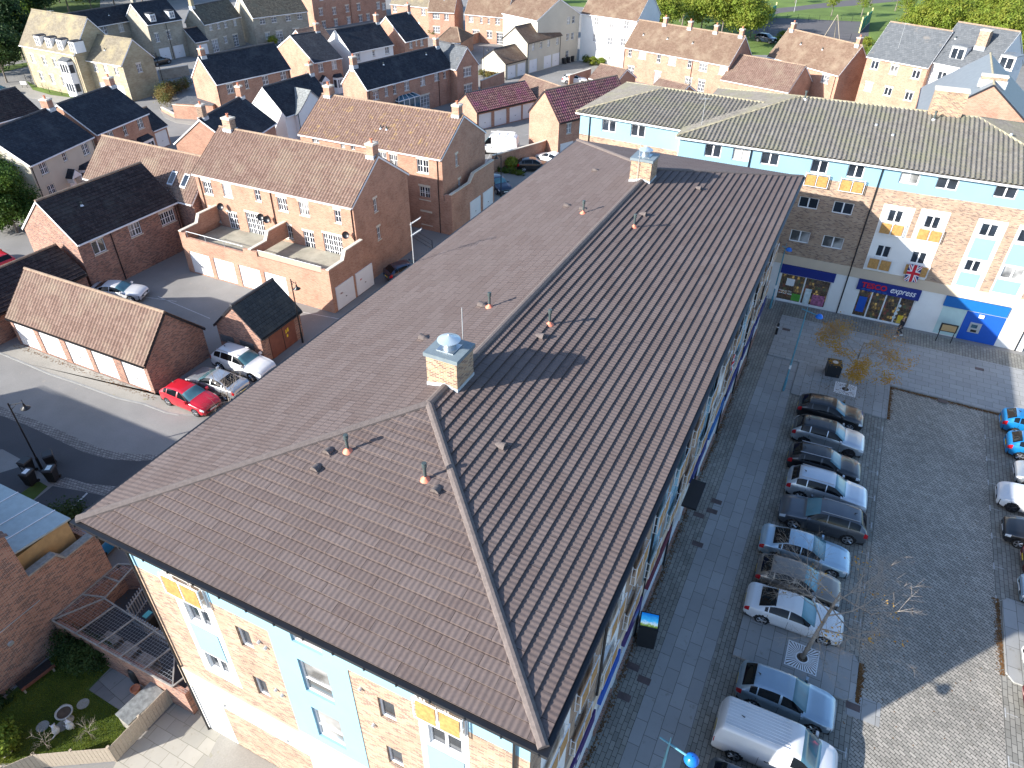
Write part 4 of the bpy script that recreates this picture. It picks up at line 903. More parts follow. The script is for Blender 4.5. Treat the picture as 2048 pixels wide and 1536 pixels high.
chimney_L = chimney(LB, 18.9, 8.1, 14.2, 16.6, 2.3, .9, 'brick_chimney', 0)
for fx, fy in ((.62, .86), (.29, .95)): soil_pipe(LB, fx*29.4, fy*8.1, 12.6+2.13*fy, .7, r=.07)
for (x, y, z) in ((14.3, 5.1, 0), (15.6, 4.0, 0), (23.5, 6.1, 0)): MB().lathe([(.12, 0), (.1, .12), (0, .15)], 10, (x, y, 12.6+2.13*y/8.1+.05)).build('roof_vent', 'galv', LB)
# blue left wing
LW = house('LW', 'apartment_wing', 'pale blue left wing of the ribbed-roof block, behind the brown roof', (-3.1, 52.2), R_(-3.5), 14.6, 5.8, 1.5, 12.55, wall=None, roof='tile_concrete', ridge='ridge_lichen', cat='building', hip=(1, 0))
FW_ = ((0, .3), (1, 0))
wl = [window(LW, FW_, a, 11.2, 1.3, 1.0, 'plain2', False, None, .14) for a in (2.4, 5.1)]
facade(LW, FW_, [(.3, 10.5, 10.62, T_, BL, wl), (.3, 10.5, 0, 10.62, B_, []), (10.5, 12, 0, T_, BL, [])])
MB().box(.3, .36, .31, 11.3, 0, T_).build('side_wall', BL, LW)
MB().cyl((1.25, .24, 0), (1.25, .24, T_), .05, n=8).build('downpipe', 'gutter_black', LW)
# ------------------------------------------------------------ garages and walled roof terraces
px_house('L', 'garage', 'five-door garage block with tan pantile roof and white doors in full sun', (11.4, 635.2), (287, 733), (327.6, 623.8), 2, 2.45, wall='brick_red_dark', roof='tile_pantile', ridge='ridge_tan', gut='gutter_black',
    wins=row(F, [(58.4, 682), (106.7, 697.4), (157.4, 710), (209.5, 728), (269, 745.7)], 2.25, 2.05, 'garage'), ov=.15)
px_gable('M', 'substation_hut', 'small brick hut with blue-black plain tile roof and brown doors beside the lamp post', (428, 648), (524.4, 677), (463.5, 611), 2.35, 4.4, wall='brick_red_dark', roof='tile_hut', ridge='ridge_dark', gut='gutter_black', cat='hut')
HM = HS['M'][0]
def shed_front(parent, fr, a0, a1, z0, z1, m, name, n=2):
    o = flat_box(name, fr, a0, a1, z0, z1, .002, .05, m, parent)
    for i in range(1, n): flat_box('joint', fr, a0+(a1-a0)*i/n-.012, a0+(a1-a0)*i/n+.012, z0, z1, .051, .06, 'iron_black', o)
    return o
fm_ = ((0, .22), (1, 0)); D_M = HS['M'][3]
MB().box(.9, 3.5, D_M-.21, D_M-.16, .03, 2.0)
d_ = MB(); d_.box(.8, 3.6, .16, .21, .03, 2.02); dd = d_.build('door', 'door_brown', HM)
dj = MB(); dj.box(2.18, 2.22, .14, .159, .03, 2.02); dj.build('joint', 'iron_black', dd)
sp = MB(); sp.box(2.5, 2.62, .13, .159, 1.3, 1.6); sp.box(2.7, 2.85, .13, .159, 1.35, 1.65); sp.box(2.55, 2.7, .13, .159, .95, 1.15); sp.build('notice', 'sign_yellow', dd)
for y0 in (1.0, 2.9): MB().box(-.03, -.002, y0, y0+1.3, 1.0, 1.6).build('louvre', 'slate_grey', HM)

def terrace_block(name, label, x0, x1, y0, y1, h, doors_f=(), doors_r=(), step=True, glass=None, dividers=(), floor=2.7):
    t = thing(name, label, 'garage block', (x0, y0, 0)); W = x1-x0; D = y1-y0; m = MB()
    of = [window(t, ((0, 0), (1, 0)), a, .05, 2.35, 2.1, 'garage', lint=None) for a in doors_f]; orr = [window(t, ((W, 0), (0, 1)), a, .05, 2.3, 2.1, 'garage', lint=None) for a in doors_r]
    panel(m, ((0, 0), (1, 0)), 0, W, 0, 3.2, of); panel(m, ((W, 0), (0, 1)), 0, D, 0, 3.2, orr); panel(m, ((0, D), (0, -1)), 0, D, 0, 3.2)
    th = .24
    # parapet: sides step up towards the house, piers at the corners, low front
    def side(x):
        prof = [(0, 3.2), (0, h-.15), (D*.42, h-.15), (D*.52, h+.55), (D, h+.55), (D, 3.2)]
        m.prism([(x, y, z) for y, z in prof], (th, 0, 0))
    side(0); side(W-th)
    for d in dividers: side(d)
    segs = [0, *[d+.12 for d in dividers], W]
    for a, b in zip(segs, segs[1:]):
        m.box(a+.12, a+.75, .001, th, 3.2, h-.2); m.box(b-.75, b-.12, .001, th, 3.2, h-.2); m.box(a+.751, b-.751, .001, th, 3.2, 3.45)
    m.build('wall', 'brick_red', t)
    for x in (0, W-th, *dividers):
        cp = MB(); pr = [(0, h-.149), (D*.42, h-.149), (D*.52, h+.551), (D, h+.551), (D, h+.63), (D*.5, h+.63), (D*.41, h-.07), (0, h-.07)]
        cp.prism([(x-.04, y, z) for y, z in pr], (th+.08, 0, 0))
        cp.build('coping', 'stone_trim', t)
    MB().box(th, W-th, th, D, floor-.1, floor).build('terrace_floor', 'deck_mat', t)
    for i, (a, b) in enumerate(zip(segs, segs[1:])):
        r_ = MB(); n_ = 3
        for k_ in range(n_+1):
            x = a+.8+(b-a-1.6)*k_/n_; r_.cyl((x, .12, 3.2), (x, .12, 4.05), .03, n=6)
        r_.cyl((a+.8, .12, 4.0), (b-.8, .12, 4.0), .03, n=6)
        rl = r_.build('railing', 'galv', t)
        if glass and glass[i]: MB().box(a+.85, b-.85, .1, .13, 3.5, 3.95).build('screen', glass[i], rl)
    return t
terrace_block('garage_block', 'brick garage block with two walled terraces on top, in front of the near terrace', -31.3, -15.12, 31.0, 35.68, 4.05, doors_f=(.6, 3.4, 6.3, 9.1), doors_r=(.5, 3.1) if False else (), glass=(None, 'timber'), dividers=(7.9,))
# right-hand end of the near terrace has two garage doors facing the lane
tK = bpy.data.objects['garage_block']
for a in (1.0, 3.7):
    o = copy_tree(WC[('garage', 2.35, 2.1, False, None, .12)]) if ('garage', 2.35, 2.1, False, None, .12) in WC else None
    if o is None:
        for kk in WC:
            if kk[0] == 'garage': o = copy_tree(WC[kk]); break
    o.parent = tK; o.location = (16.18+.13, .45+a-1.0, .05); o.rotation_euler = (0, 0, R_(90))
    k = flat_box('warning_sign', ((16.18+.05, .45+a-1.0), (0, 1)), .5, .8, 1.3, 1.42, .001, .01, 'sign_red', tK)
terrace_block('garage_block', 'brick garage block with stepped parapet at the lane end of the lichen-roofed terrace', -19.0, -14.0, 48.5, 57.5, 4.3, floor=3.0)
tN = bpy.data.objects['garage_block.001']
for a in (3.6, 6.4):
    o = copy_tree(next(v for k_, v in WC.items() if k_[0] == 'garage')); o.parent = tN; o.location = (5.0+.13, a, .05); o.rotation_euler = (0, 0, R_(90))
# two-storey brick infill joined to the black coach house (pantile roof with skylights)
y_r = 38.0; q = hitp(396, 311, Vector((0, 1, 0)), y_r); ev = at(380, 408, 4.7)
t = house('I2', 'coach_house', 'pantile-roofed wing with two skylights between black coach house and near terrace', (-47.5, ev.y), 0, 14.3, y_r-ev.y, q.z-4.7, 4.7, wall='brick_red_dark', roof='tile_pantile', ridge='ridge_tan')
for x in (10.6, 12.2):
    h_ = y_r-ev.y; k_ = (q.z-4.7)/h_
    s_ = MB(); s_.prism([(x, .9, 4.7+.9*k_+.06), (x, 1.9, 4.7+1.9*k_+.06), (x, 1.9, 4.7+1.9*k_+.14), (x, .9, 4.7+.9*k_+.14)], (.7, 0, 0)); so_ = s_.build('skylight', 'lead_white', t)
    MB().face([(x+.08, 1.0, 4.7+1.0*k_+.148), (x+.62, 1.0, 4.7+1.0*k_+.148), (x+.62, 1.8, 4.7+1.8*k_+.148), (x+.08, 1.8, 4.7+1.8*k_+.148)]).build('pane', 'glass', so_)
# dormers
def dormer(parent, x, y, z, w_, h, d, style='bars', m='upvc', roofm='slate_dark', wm=None):
    b = MB(); b.box(x-w_/2, x+w_/2, y, y+d, z, z+h); o = b.build('dormer', m, parent)
    MB().prism([(x-w_/2-.08, y-.1, z+h), (x+w_/2+.08, y-.1, z+h), (x+w_/2+.08, y-.1, z+h+.08), (x, y-.1, z+h+.16), (x-w_/2-.08, y-.1, z+h+.08)], (0, d+.1, 0)).build('roof', roofm, o)
    f = make_window(style, w_-.24, h-.35, False, None, .12); f.parent = o; f.location = (x-w_/2+.12, y-.14, z+.18)
hA = HS['A']; slA = hA[5]/(hA[3]/2)
for px, py in ((53, 78), (77, 81.5), (100, 85.5), (124, 90)):
    p = hA[1].inverted() @ at(px, py, hA[4]+1.5); dormer(hA[0], p.x, .35, hA[4]+.15, 1.3, 1.55, 1.6)
hC = HS['C2']
for x in (1.5, 5.3): dormer(hC[0], x, .3, 6.4, 1.1, 1.3, 1.5)
hY = HS['Y2']
dormer(hY[0], 3.1, .9, 9.1, 1.9, 1.7, 2.0, 'plain2', 'lead_white', 'zinc'); dormer(hY[0], 9.4, .9, 9.1, 1.9, 1.7, 2.0, 'plain2', 'lead_white', 'zinc')
# front bay of the dormered house
def bay(parent, x0, x1, y0, z0, z1, d=.7, wall='upvc', roofm='slate_dark', rows=1):
    b = MB(); q_ = [(x0, y0), (x0+.3, y0-d), (x1-.3, y0-d), (x1, y0)]; b.hexa(q_, z0, z1); o = b.build('bay_window', wall, parent)
    MB().hexa([(x0-.1, y0), (x0+.25, y0-d-.1), (x1-.25, y0-d-.1), (x1+.1, y0)], z1, z1+.4, [(x0+.2, y0), (x0+.5, y0-.2), (x1-.5, y0-.2), (x1-.2, y0)]).build('roof', roofm, o)
    for r_ in range(rows):
        zz = z0+.9+r_*2.7; n_ = 3; w_ = (x1-x0-.8)/n_
        for i in range(n_): MB().box(x0+.4+i*w_+.06, x0+.4+(i+1)*w_-.06, y0-d-.012, y0-d-.002, zz, min(zz+1.15, z1-.15)).build('pane', 'glass', o)
        a_ = MB(); 
        for (xa, ya, xb, yb) in ((x1-.3, y0-d, x1, y0), (x0+.3, y0-d, x0, y0)):
            v = Vector((xb-xa, yb-ya)); s__ = 1 if xb > xa else -1; n2 = Vector((v.y, -v.x)).normalized()*.008*s__
            a_.face([(xa+v.x*.15+n2.x, ya+v.y*.15+n2.y, zz), (xa+v.x*.85+n2.x, ya+v.y*.85+n2.y, zz), (xa+v.x*.85+n2.x, ya+v.y*.85+n2.y, min(zz+1.15, z1-.15)), (xa+v.x*.15+n2.x, ya+v.y*.15+n2.y, min(zz+1.15, z1-.15))])
        a_.build('side_pane', 'glass', o)
LA = hA[2]; bay(hA[0], LA-3.6, LA-1.0, .22, 0, 5.2, .9, 'upvc', 'slate_grey', 2)
bay(HS['F'][0], HS['F'][2]-3.4, HS['F'][2]-.8, .22, 0, 2.4); bay(HS['G'][0], HS['G'][2]-3.0, HS['G'][2]-.6, .22, 0, 2.4); bay(HS['P1'][0], HS['P1'][2]-2.0, HS['P1'][2]-.3, .22, 0, 2.4)
def porch(parent, x, y0, z=2.3, w_=1.3, d=.8):
    b = MB(); zz = z; xr = x-w_/2
    b.prism([(xr-.1, y0, zz), (x, y0, zz+.75), (xr+w_+.1, y0, zz), (xr+w_+.1, y0, zz-.08), (x, y0, zz+.62), (xr-.1, y0, zz-.08)], (0, -d, 0)); o = b.build('porch_canopy', 'slate_dark', parent)
    c_ = MB(); c_.prism([(xr-.1, y0-d-.003, zz-.09), (x, y0-d-.003, zz+.66), (xr+w_+.1, y0-d-.003, zz-.09)], (0, -.05, 0)); c_.box(xr, xr+.08, y0-d, y0-.01, zz-.6, zz-.1); c_.box(xr+w_-.08, xr+w_, y0-d, y0-.01, zz-.6, zz-.1); c_.build('gable_board', 'upvc', o)
    MB().box(x-.45, x+.45, y0-.04, y0-.002, .02, 2.05).build('door', 'upvc', parent)
p = HS['F'][1].inverted() @ at(150, 350, 2.4); porch(HS['F'][0], p.x, .22); p = HS['G'][1].inverted() @ at(262, 292, 2.4); porch(HS['G'][0], 4.6, .22); porch(HS['P1'][0], 1.2, .22)
# pale slated cross wing of the white house
h8 = HS['H8']; i8 = h8[1].inverted(); zw = h8[4]+h8[5]*.75
g_ = i8 @ at(618, 179.3, zw); hw = 2.9; yf = min(g_.y, -.4); xw = g_.x
b = MB(); 
b.box(xw-hw+.15, xw+hw-.15, yf+.1, .23, 0, h8[4]-.15); b.prism([(xw-hw+.15, yf+.1, h8[4]-.15), (xw+hw-.15, yf+.1, h8[4]-.15), (xw, yf+.1, zw-.15)], (0, .05, 0)); b.build('wall', 'render_white', h8[0])
b = MB()
for s_ in (-1, 1):
    n_ = 8; yb = h8[3]/2*.75
    for i in range(n_):
        t0, t1 = i/n_, (i+1)/n_
        f = lambda t_: (xw+s_*(hw+.12)*(1-t_), h8[4]-.1+(zw-h8[4]+.1)*(t_**1.25))
        (x0, z0), (x1, z1) = f(t0), f(t1)
        b.face([(x0, yf-.02, z0), (x1, yf-.02, z1), (x1, .0+yb*t1, z1), (x0, 0+yb*t0, z0)] if s_ > 0 else [(x0, yf-.02, z0), (x0, yb*t0, z0), (x1, yb*t1, z1), (x1, yf-.02, z1)])
        b.face([(x0, yf-.02, z0), (x0, yf-.02, z0-.12), (x1, yf-.02, z1-.12), (x1, yf-.02, z1)])
b.build('wing_roof', 'slate_light', h8[0])
MB().cyl((xw-hw+.3, yf+.02, 0), (xw-hw+.3, yf+.02, h8[4]), .04, n=6).build('downpipe', 'gutter_black', h8[0])
# big brick house at the lower left whose side wall fills the corner, with a lean-to on its roof terrace
t = thing('brick_house', 'big brick house at lower left, its tall side wall in shade', 'house', (-7.75, .5, 0))
m = MB(); panel(m, ((0, -8.1), (0, 1)), 0, 8.1, 0, 7.3); panel(m, ((0, 0), (-1, 0)), 0, 30, 0, 7.3); panel(m, ((-30, -8.1), (1, 0)), 0, 30, 0, 7.3); panel(m, ((-30, 0), (0, -1)), 0, 8.1, 0, 7.3)
for x in (-.001, -29.999): m.face([(x, -8.1, 7.3), (x, 0, 7.3), (x, -4.05, 9.5)])
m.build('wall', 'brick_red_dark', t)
r = MB(); tiled(r, (-30.1, -8.2, 7.3), (1, 0, 0), (0, 4.15, 2.3), lambda v: 0, lambda v: 30.2, 4.74, .34, .3, .05, .02); tiled(r, (.1, .1, 7.3), (-1, 0, 0), (0, -4.15, 2.3), lambda v: 0, lambda v: 30.2, 4.74, .34, .3, .05, .02); r.build('roof', 'tile_pantile', t)
MB().cyl((.004, -1.9, 2.3), (.09, -1.9, 2.28), .13, n=16).build('wall_vent', 'galv', t)
MB().cyl((.03, -8, 3.2), (.03, -.1, 3.2), .02, n=5).build('cable', 'galv', t)
t = thing('garage_block', 'brick garage block with stepped parapet beside the lower left house, lean-to on top', 'garage block', (-7.75, .5, 0))
m = MB(); panel(m, ((0, 0), (0, 1)), 0, 3.25, 0, 3.9); m.box(-10, -.001, 3.0, 3.25, 0, 3.9)
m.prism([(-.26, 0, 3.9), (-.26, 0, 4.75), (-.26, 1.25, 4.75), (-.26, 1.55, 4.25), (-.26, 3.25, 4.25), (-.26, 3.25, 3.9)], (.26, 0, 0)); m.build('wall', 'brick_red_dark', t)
m = MB(); m.prism([(-.34, 0, 4.75), (-.34, 1.28, 4.75), (-.34, 1.58, 4.25), (-.34, 3.3, 4.25), (-.34, 3.3, 4.33), (-.34, 1.62, 4.33), (-.34, 1.32, 4.83), (-.34, 0, 4.83)], (.42, 0, 0)); m.build('coping', 'timber_grey', t)
MB().box(-10, -.26, 0, 3.0, 3.0, 3.1).build('terrace_floor', 'deck_mat', t)
m = MB(); m.box(-8.5, -.75, .02, 2.7, 3.1, 5.35); m.build('lean_to', 'ply_tan', t)
lr = MB().prism([(-8.7, .0, 5.65), (-8.7, 2.85, 5.3), (-8.7, 2.85, 5.4), (-8.7, 0, 5.75)], (8.05, 0, 0)).build('lean_to_roof', 'lean_roof', t)
m = MB()
for x in (-7.4, -5.9, -4.4, -2.9, -1.75): m.prism([(x, .0, 5.752), (x, 2.86, 5.402), (x, 2.86, 5.43), (x, 0, 5.78)], (.05, 0, 0))
m.build('glazing_bar', 'upvc', lr)
# ------------------------------------------------------------ conservatory
def conservatory(loc, rz):
    t = thing('conservatory', 'white framed glass conservatory with blue glass hipped roof', 'conservatory', loc, rz)
    w_, d, h, rh = 4.2, 3.2, 2.5, 1.3
    fr = MB(); gl = MB()
    for x0, y0, x1, y1, n_ in ((0, 0, w_, 0, 4), (w_, 0, w_, d, 3), (0, d, 0, 0, 3)):
        for i in range(n_+1):
            x, y = x0+(x1-x0)*i/n_, y0+(y1-y0)*i/n_; fr.box(x-.05, x+.05, y-.05, y+.05, .6, h)
        gl.face([(x0, y0, .6), (x1, y0, .6), (x1, y1, h), (x0, y0, h)])
    fr.box(-.08, w_+.08, -.08, d, h, h+.09); fr.build('frame', 'upvc', t); gl.build('glazing', 'glass_cons', t)
    MB().box(0, w_, 0, d, .01, .6).build('base_wall', 'brick_red', t)
    c = [(0, 0), (w_, 0), (w_, d), (0, d)]; R0, R1 = (w_*.5-.02, d*.55, h+rh), (w_*.5+.02, d, h+rh)
    rf = MB(); z = h+.095
    rf.face([(0, 0, z), (w_, 0, z), R0]); rf.face([(w_, 0, z), (w_, d, z), R1, R0]); rf.face([(0, d, z), (0, 0, z), R0, R1]); ro = rf.build('roof', 'glass_cons', t)
    b = MB()
    for i in range(5): b.cyl((w_*i/4, 0, z), R0, .035, n=5)
    for i in range(1, 4): b.cyl((w_, d*i/3, z), (R0[0], max(R0[1], d*i/3), h+rh), .03, n=5); b.cyl((0, d*i/3, z), (R0[0], max(R0[1], d*i/3), h+rh), .03, n=5)
    b.cyl(R0, R1, .05, n=6); b.cyl(R0, (R0[0], R0[1], R0[2]+.25), .03, .0, n=6); b.build('glazing_bar', 'upvc', ro)
cO = HS['O'][1]; pc = at(838, 216, 1.4); conservatory((pc.x-1.9, pc.y-2.2, 0), HS['O'][0].rotation_euler[2])
# ------------------------------------------------------------ free-standing walls and fences
def wall(label, p0, p1, h, th=.22, m='brick_red', name='garden_wall', cop='stone_trim'):
    p0, p1 = Vector(p0).to_2d(), Vector(p1).to_2d(); d = p1-p0
    t = thing(name, label, 'wall', (p0.x, p0.y, 0), math.atan2(d.y, d.x)); MB().box(0, d.length, -th/2, th/2, 0, h-.07).build('brickwork', m, t)
    MB().box(-.02, d.length+.02, -th/2-.04, th/2+.04, h-.069, h).build('coping', cop, t); return t
wall('shaded brick wall between the white van and the parked hatchbacks', at(985, 345), at(1083, 316), 2.1)
wall('end of the van-yard brick wall turning towards the coach house', at(1083, 316), at(1117, 300), 2.1)
wall('curved-looking brick garden wall behind the small brown-roofed garage', at(935, 92), at(1003, 70), 1.9)
wall('sunlit curved garden wall by the copper hedge and street bend', at(352, 236), at(412, 240), 1.9, m='brick_red')
wall('low kerb wall under the hedge at the street bend', at(325, 222), at(352, 236), .6)
wall('dark garden wall right of the gable-fronted brick house', at(962, 186), at(1008, 166), 1.9)
wall('grey stone garden wall beside the cream stone gable', at(322, 160), at(380, 150), 1.6, m='stone_grey')
wall('short brick pier wall beside the white car and small garage', at(1137, 172), at(1180, 158), 1.7)
# garden shed-like brick bin store by the street bend (flat felt roof)
a_, b_ = at(352, 238), at(430, 243); t = thing('brick_store', 'low brick store with flat grey felt roof by the leafless bush', 'store', (a_.x, a_.y, 0), math.atan2((b_-a_).y, (b_-a_).x))
Lx = (b_-a_).length; MB().box(.3, Lx, .3, 3.6, 0, 2.1).build('wall', 'brick_red', t); MB().box(.2, Lx+.1, .2, 3.7, 2.1, 2.2).build('roof', 'slate_grey', t)
# mesh-roofed brick enclosure behind the main block
t = thing('caged_enclosure', 'low brick enclosure roofed with steel beams and wire mesh behind the brown-roofed block', 'enclosure', (0, 0, 0))
zc = 1.72; outer = [(-.12, .45), (-7.7, .38), (-7.7, 4.05), (-6.9, 4.4), (-6.55, 2.3), (-1.6, 2.0)]
m = MB()
for (xa, ya), (xb, yb) in zip(outer, outer[1:]):
    if (xa, ya) == (-6.9, 4.4) or (xa, ya) == (-6.55, 2.3): continue
    d = Vector((xb-xa, yb-ya)).normalized()*.2; n2 = Vector((d.y, -d.x)); m.hexa([(xa, ya), (xb, yb), (xb+n2.x, yb+n2.y), (xa+n2.x, ya+n2.y)], 0, zc-.05)
m.box(-.12, .55, .45, .67, 0, zc-.1); m.box(.35, .56, .671, 1.6, 0, zc-.1)
m.build('wall', 'brick_red_dark', t)
m = MB()
def bar(p, q, r_=.045): m.cyl((p[0], p[1], zc+.02), (q[0], q[1], zc+.02), r_, n=4)
for (p_, q_) in zip(outer, outer[1:]+outer[:1]): bar(p_, q_)
for x in (-6.1, -4.7, -3.3, -1.9): bar((x, .4), (x+.35, 2.25))
bar((-7.7, .38), (-6.55, 2.3)); bar((-7.7, 2.0), (-6.6, 2.35)); bar((-7.7, 3.2), (-6.75, 3.3)); bar((-.12, .45), (.05, 1.2))
m.build('beam', 'timber_grey', t)
m = MB(); wv = .0045
x = -7.6
while x < -.2:
    y1_ = 2.25 if x > -6.55 else 4.1
    y1_ = min(y1_, 2.3-.04*(x+6.5)) if x > -6.55 else y1_
    m.cyl((x, .45, zc), (x, y1_ if x < -1.6 else max(.5, 2.0-(x+1.6)*1.0), zc), wv, n=3, cap=False); x += .15
y = .5
while y < 4.1:
    m.cyl((-7.65, y, zc+.006), (-6.55-(y-2.3)*.17 if y > 2.2 else (-.15-(y-.45)*.9), y, zc+.006), wv, n=3, cap=False); y += .15
m.build('wire_mesh', 'galv', t)
for i, (x, y) in enumerate(((-5.3, 1.15), (-4.1, 1.15), (-2.9, 1.1))):
    b = thing('timber_box', ('left', 'middle', 'right')[i]+' timber planter box under the wire mesh roof', 'box', (x, y, 0), 0, 'timber boxes inside the caged enclosure')
    k = MB(); k.box(-.45, .45, -.35, .35, .05, .1)
    for j in range(7): k.box(-.45+j*.13, -.45+j*.13+.115, -.36, -.33, .1, .75); k.box(-.45+j*.13, -.45+j*.13+.115, .33, .36, .1, .75); k.box(-.45+j*.13, -.45+j*.13+.115, -.329, .329, .751, .77)
    k.build('boards', 'timber_grey', b)
def picket(label, p0, p1, h=1.35, gap=.17):
    p0, p1 = Vector(p0), Vector(p1); d = p1-p0; t_ = thing('steel_fence', label, 'fence', (p0.x, p0.y, 0), math.atan2(d.y, d.x)); n_ = int(d.length/gap); k = MB()
    for i in range(n_+1): k.box(i*gap-.03, i*gap+.03, -.012, .012, .08, h)
    k.build('pales', 'galv', t_); k = MB(); k.box(0, d.length, .013, .045, .25, .3); k.box(0, d.length, .013, .045, h-.25, h-.2); k.build('rail', 'galv', t_)
picket('steel pale fence between the bins and the mesh cage, upper run', (-6.2, 4.6), (-5.6, 2.5)); picket('steel pale fence beside the mesh cage, lower run', (-5.3, 2.45), (-1.1, 2.3))
# timber fence round the garden
def board_fence(label, pts, h, m='timber'):
    t_ = thing('timber_fence', label, 'fence', (pts[0][0], pts[0][1], 0)); k = MB(); po = MB(); o = Vector(pts[0])
    for (xa, ya), (xb, yb) in zip(pts, pts[1:]):
        a, b = Vector((xa, ya))-o, Vector((xb, yb))-o; d = (b-a); L = d.length; d.normalize(); n2 = Vector((-d.y, d.x)); nb = int(L/.15)
        for i in range(nb):
            p, q = a+d*(i*L/nb), a+d*((i+.93)*L/nb); k.hexa([tuple(p-n2*.015), tuple(q-n2*.015), tuple(q+n2*.01), tuple(p+n2*.01)], .05, h+random.uniform(-.01, .01))
        np_ = max(1, int(L/1.0))
        for i in range(np_+1):
            p = a+d*(i*L/np_)-n2*.05; MB().box(p.x-.045, p.x+.045, p.y-.045, p.y+.045, 0, h+.03).build('post', 'timber', t_)
    k.build('boards', m, t_); return t_
board_fence('sunlit timber fence running down from the brick cage to the garden corner', [(-.70, .5), (-.78, -2.45)], 1.15)
board_fence('timber fence along the bottom of the garden, back in shade', [(-.85, -2.5), (-3.32, -4.02), (-4.6, -5.83), (-5.6, -7.3)], 1.1)
# garden things
def storage_box(loc, rz):
    t_ = thing('storage_box', 'dark grey garden storage box against the timber fence', 'storage box', loc, rz); MB().box(0, 1.7, 0, .75, 0, .85).build('body', 'timber_grey', t_, bevel=.02)
    l_ = MB().prism([(-.04, -.04, .86), (-.04, .79, .95), (-.04, .79, 1.01), (-.04, -.04, .92)], (1.78, 0, 0)).build('lid', 'slate_light', t_)
storage_box((-1.05, -1.35, 0), R_(85))
t = thing('bench', 'timber garden bench with dark slatted top against the shaded brick wall', 'bench', (-7.3, -2.2, 0), R_(82))
m = MB()
for i in range(5): m.box(0, 1.5, -.35+i*.1, -.35+i*.1+.08, .42, .45)
m.build('seat', 'plastic_black', t)
for x in (.05, 1.35):
    m = MB(); m.box(x, x+.08, -.35, .15, .36, .419); m.box(x, x+.08, -.35, -.27, 0, .36); m.box(x, x+.08, .07, .15, 0, .36); m.build('leg', 'timber', t)
MB().box(0, 1.5, -.40, -.36, .3, .46).build('front_rail', 'door_brown', t)
t = thing('bird_bath', 'white stone bird bath bowl on the lawn', 'bird bath', (-4.15, -2.15, 0))
MB().lathe([(.22, 0), (.2, .06), (.1, .1), (.09, .45), (.2, .52), (.34, .56), (.36, .66), (.31, .66), (.27, .6), (0, .58)], 24).build('bowl', 'concrete', t, smooth=True); MB().cyl((0, 0, .61), (0, 0, .625), .28, n=20).build('water', 'soil', t)
for i, (x, y, rz) in enumerate(((-3.75, -2.35, .5), (-4.1, -2.75, 2.2))):
    t = thing('dog_statue', ('right', 'left')[i]+' small white animal ornament in front of the bird bath', 'garden ornament', (x, y, 0), rz, 'white animal ornaments on the lawn')
    m = MB(); m.lathe([(0, .02), (.13, .06), (.16, .18), (.12, .34), (.07, .42), (.09, .50), (.07, .58), (0, .61)], 14); m.cyl((0, 0, .52), (.15, 0, .5), .045, .03, n=8); m.cyl((.1, .05, .3), (.14, .05, 0), .03, n=6); m.cyl((.1, -.05, .3), (.14, -.05, 0), .03, n=6); m.cyl((-.1, 0, .08), (-.32, .06, .12), .04, .015, n=6)
    m.cyl((-.02, .05, .55), (-.04, .07, .68), .03, .01, n=5); m.cyl((-.02, -.05, .55), (-.04, -.07, .68), .03, .01, n=5); m.build('body', 'sign_white', t, smooth=True)
sts = [at(600/3.606, 1110+1075/3.606), at(460/3.606, 1110+1115/3.606), at(308/3.606, 1110+1237/3.606), at(445/3.606, 1110+1237/3.606), at(40/3.606, 1110+1425/3.606)]
for i, p in enumerate(sts):
    t = thing('stepping_stone', ('stepping stone right of the bird bath', 'stepping stone behind the bird bath', 'leftmost stepping stone in the middle of the lawn', 'stepping stone left of the animal ornaments', 'stepping stone beside the leafy bush at the corner')[i], 'stepping stone', (p.x, p.y, 0), i, 'round stepping stones in the lawn')
    MB().cyl((0, 0, 0), (0, 0, .035), .27, .255, n=18).build('slab', 'concrete', t)
t = thing('plant_pot', 'terracotta plant pot with a small plant on the patio', 'plant pot', (*at(275, 1386)[:2], 0))
MB().lathe([(.13, 0), (.2, .34), (.22, .34), (.22, .4), (.18, .4), (.17, .33), (0, .33)], 18).build('pot', 'pot_terracotta', t, smooth=False)
# bins
def bin_(x, y, rz, label, lid='plastic_black', num=None, body='plastic_black'):
    t_ = thing('wheelie_bin', label, 'wheelie bin', (x, y, 0), rz, 'wheelie bins')
    MB().hexa([(-.22, -.26), (.22, -.26), (.22, .22), (-.22, .22)], .08, .95, [(-.28, -.34), (.28, -.34), (.28, .28), (-.28, .28)]).build('body', body, t_, bevel=.02)
    l_ = MB().hexa([(-.30, -.37), (.30, -.37), (.30, .32), (-.30, .32)], .951, 1.03, [(-.26, -.30), (.26, -.30), (.26, .28), (-.26, .28)]).build('lid', 'plastic_black', t_, bevel=.01)
    if lid != 'plastic_black': MB().box(-.14, .14, -.2, .2, 1.031, 1.036).build('lid_label', lid, l_)
    MB().cyl((-.2, .36, .97), (.2, .36, .97), .02, n=6).build('handle', 'plastic_black', t_)
    for s_ in (-1, 1): MB().cyl((s_*.2, .26, .1), (s_*.26, .26, .1), .1, n=12).build('wheel', 'tyre', t_)
    if num: text_mesh('number', num, .22, 'sign_white', t_, (-.14, -.335, .55), (R_(85), 0, 0), ext=.002)
    return t_
bin_(-19.95, 7.35, R_(10), 'black wheelie bin numbered 20, leftmost round the lamp post', num='20'); bin_(-19.3, 8.35, R_(60), 'black wheelie bin standing behind the lamp post'); bin_(-18.95, 6.75, R_(15), 'black wheelie bin nearest the camera below the lamp post', 'sign_white')
bin_(-18.05, 7.55, R_(30), 'black wheelie bin with pale lid, rightmost round the lamp post', 'poster_pale'); bin_(-4.55, 3.55, R_(-5), 'black bin with bright blue lid label by the mesh cage', 'lid_blue'); bin_(-4.6, 2.85, R_(0), 'black bin with teal lid label by the mesh cage', 'lid_teal')
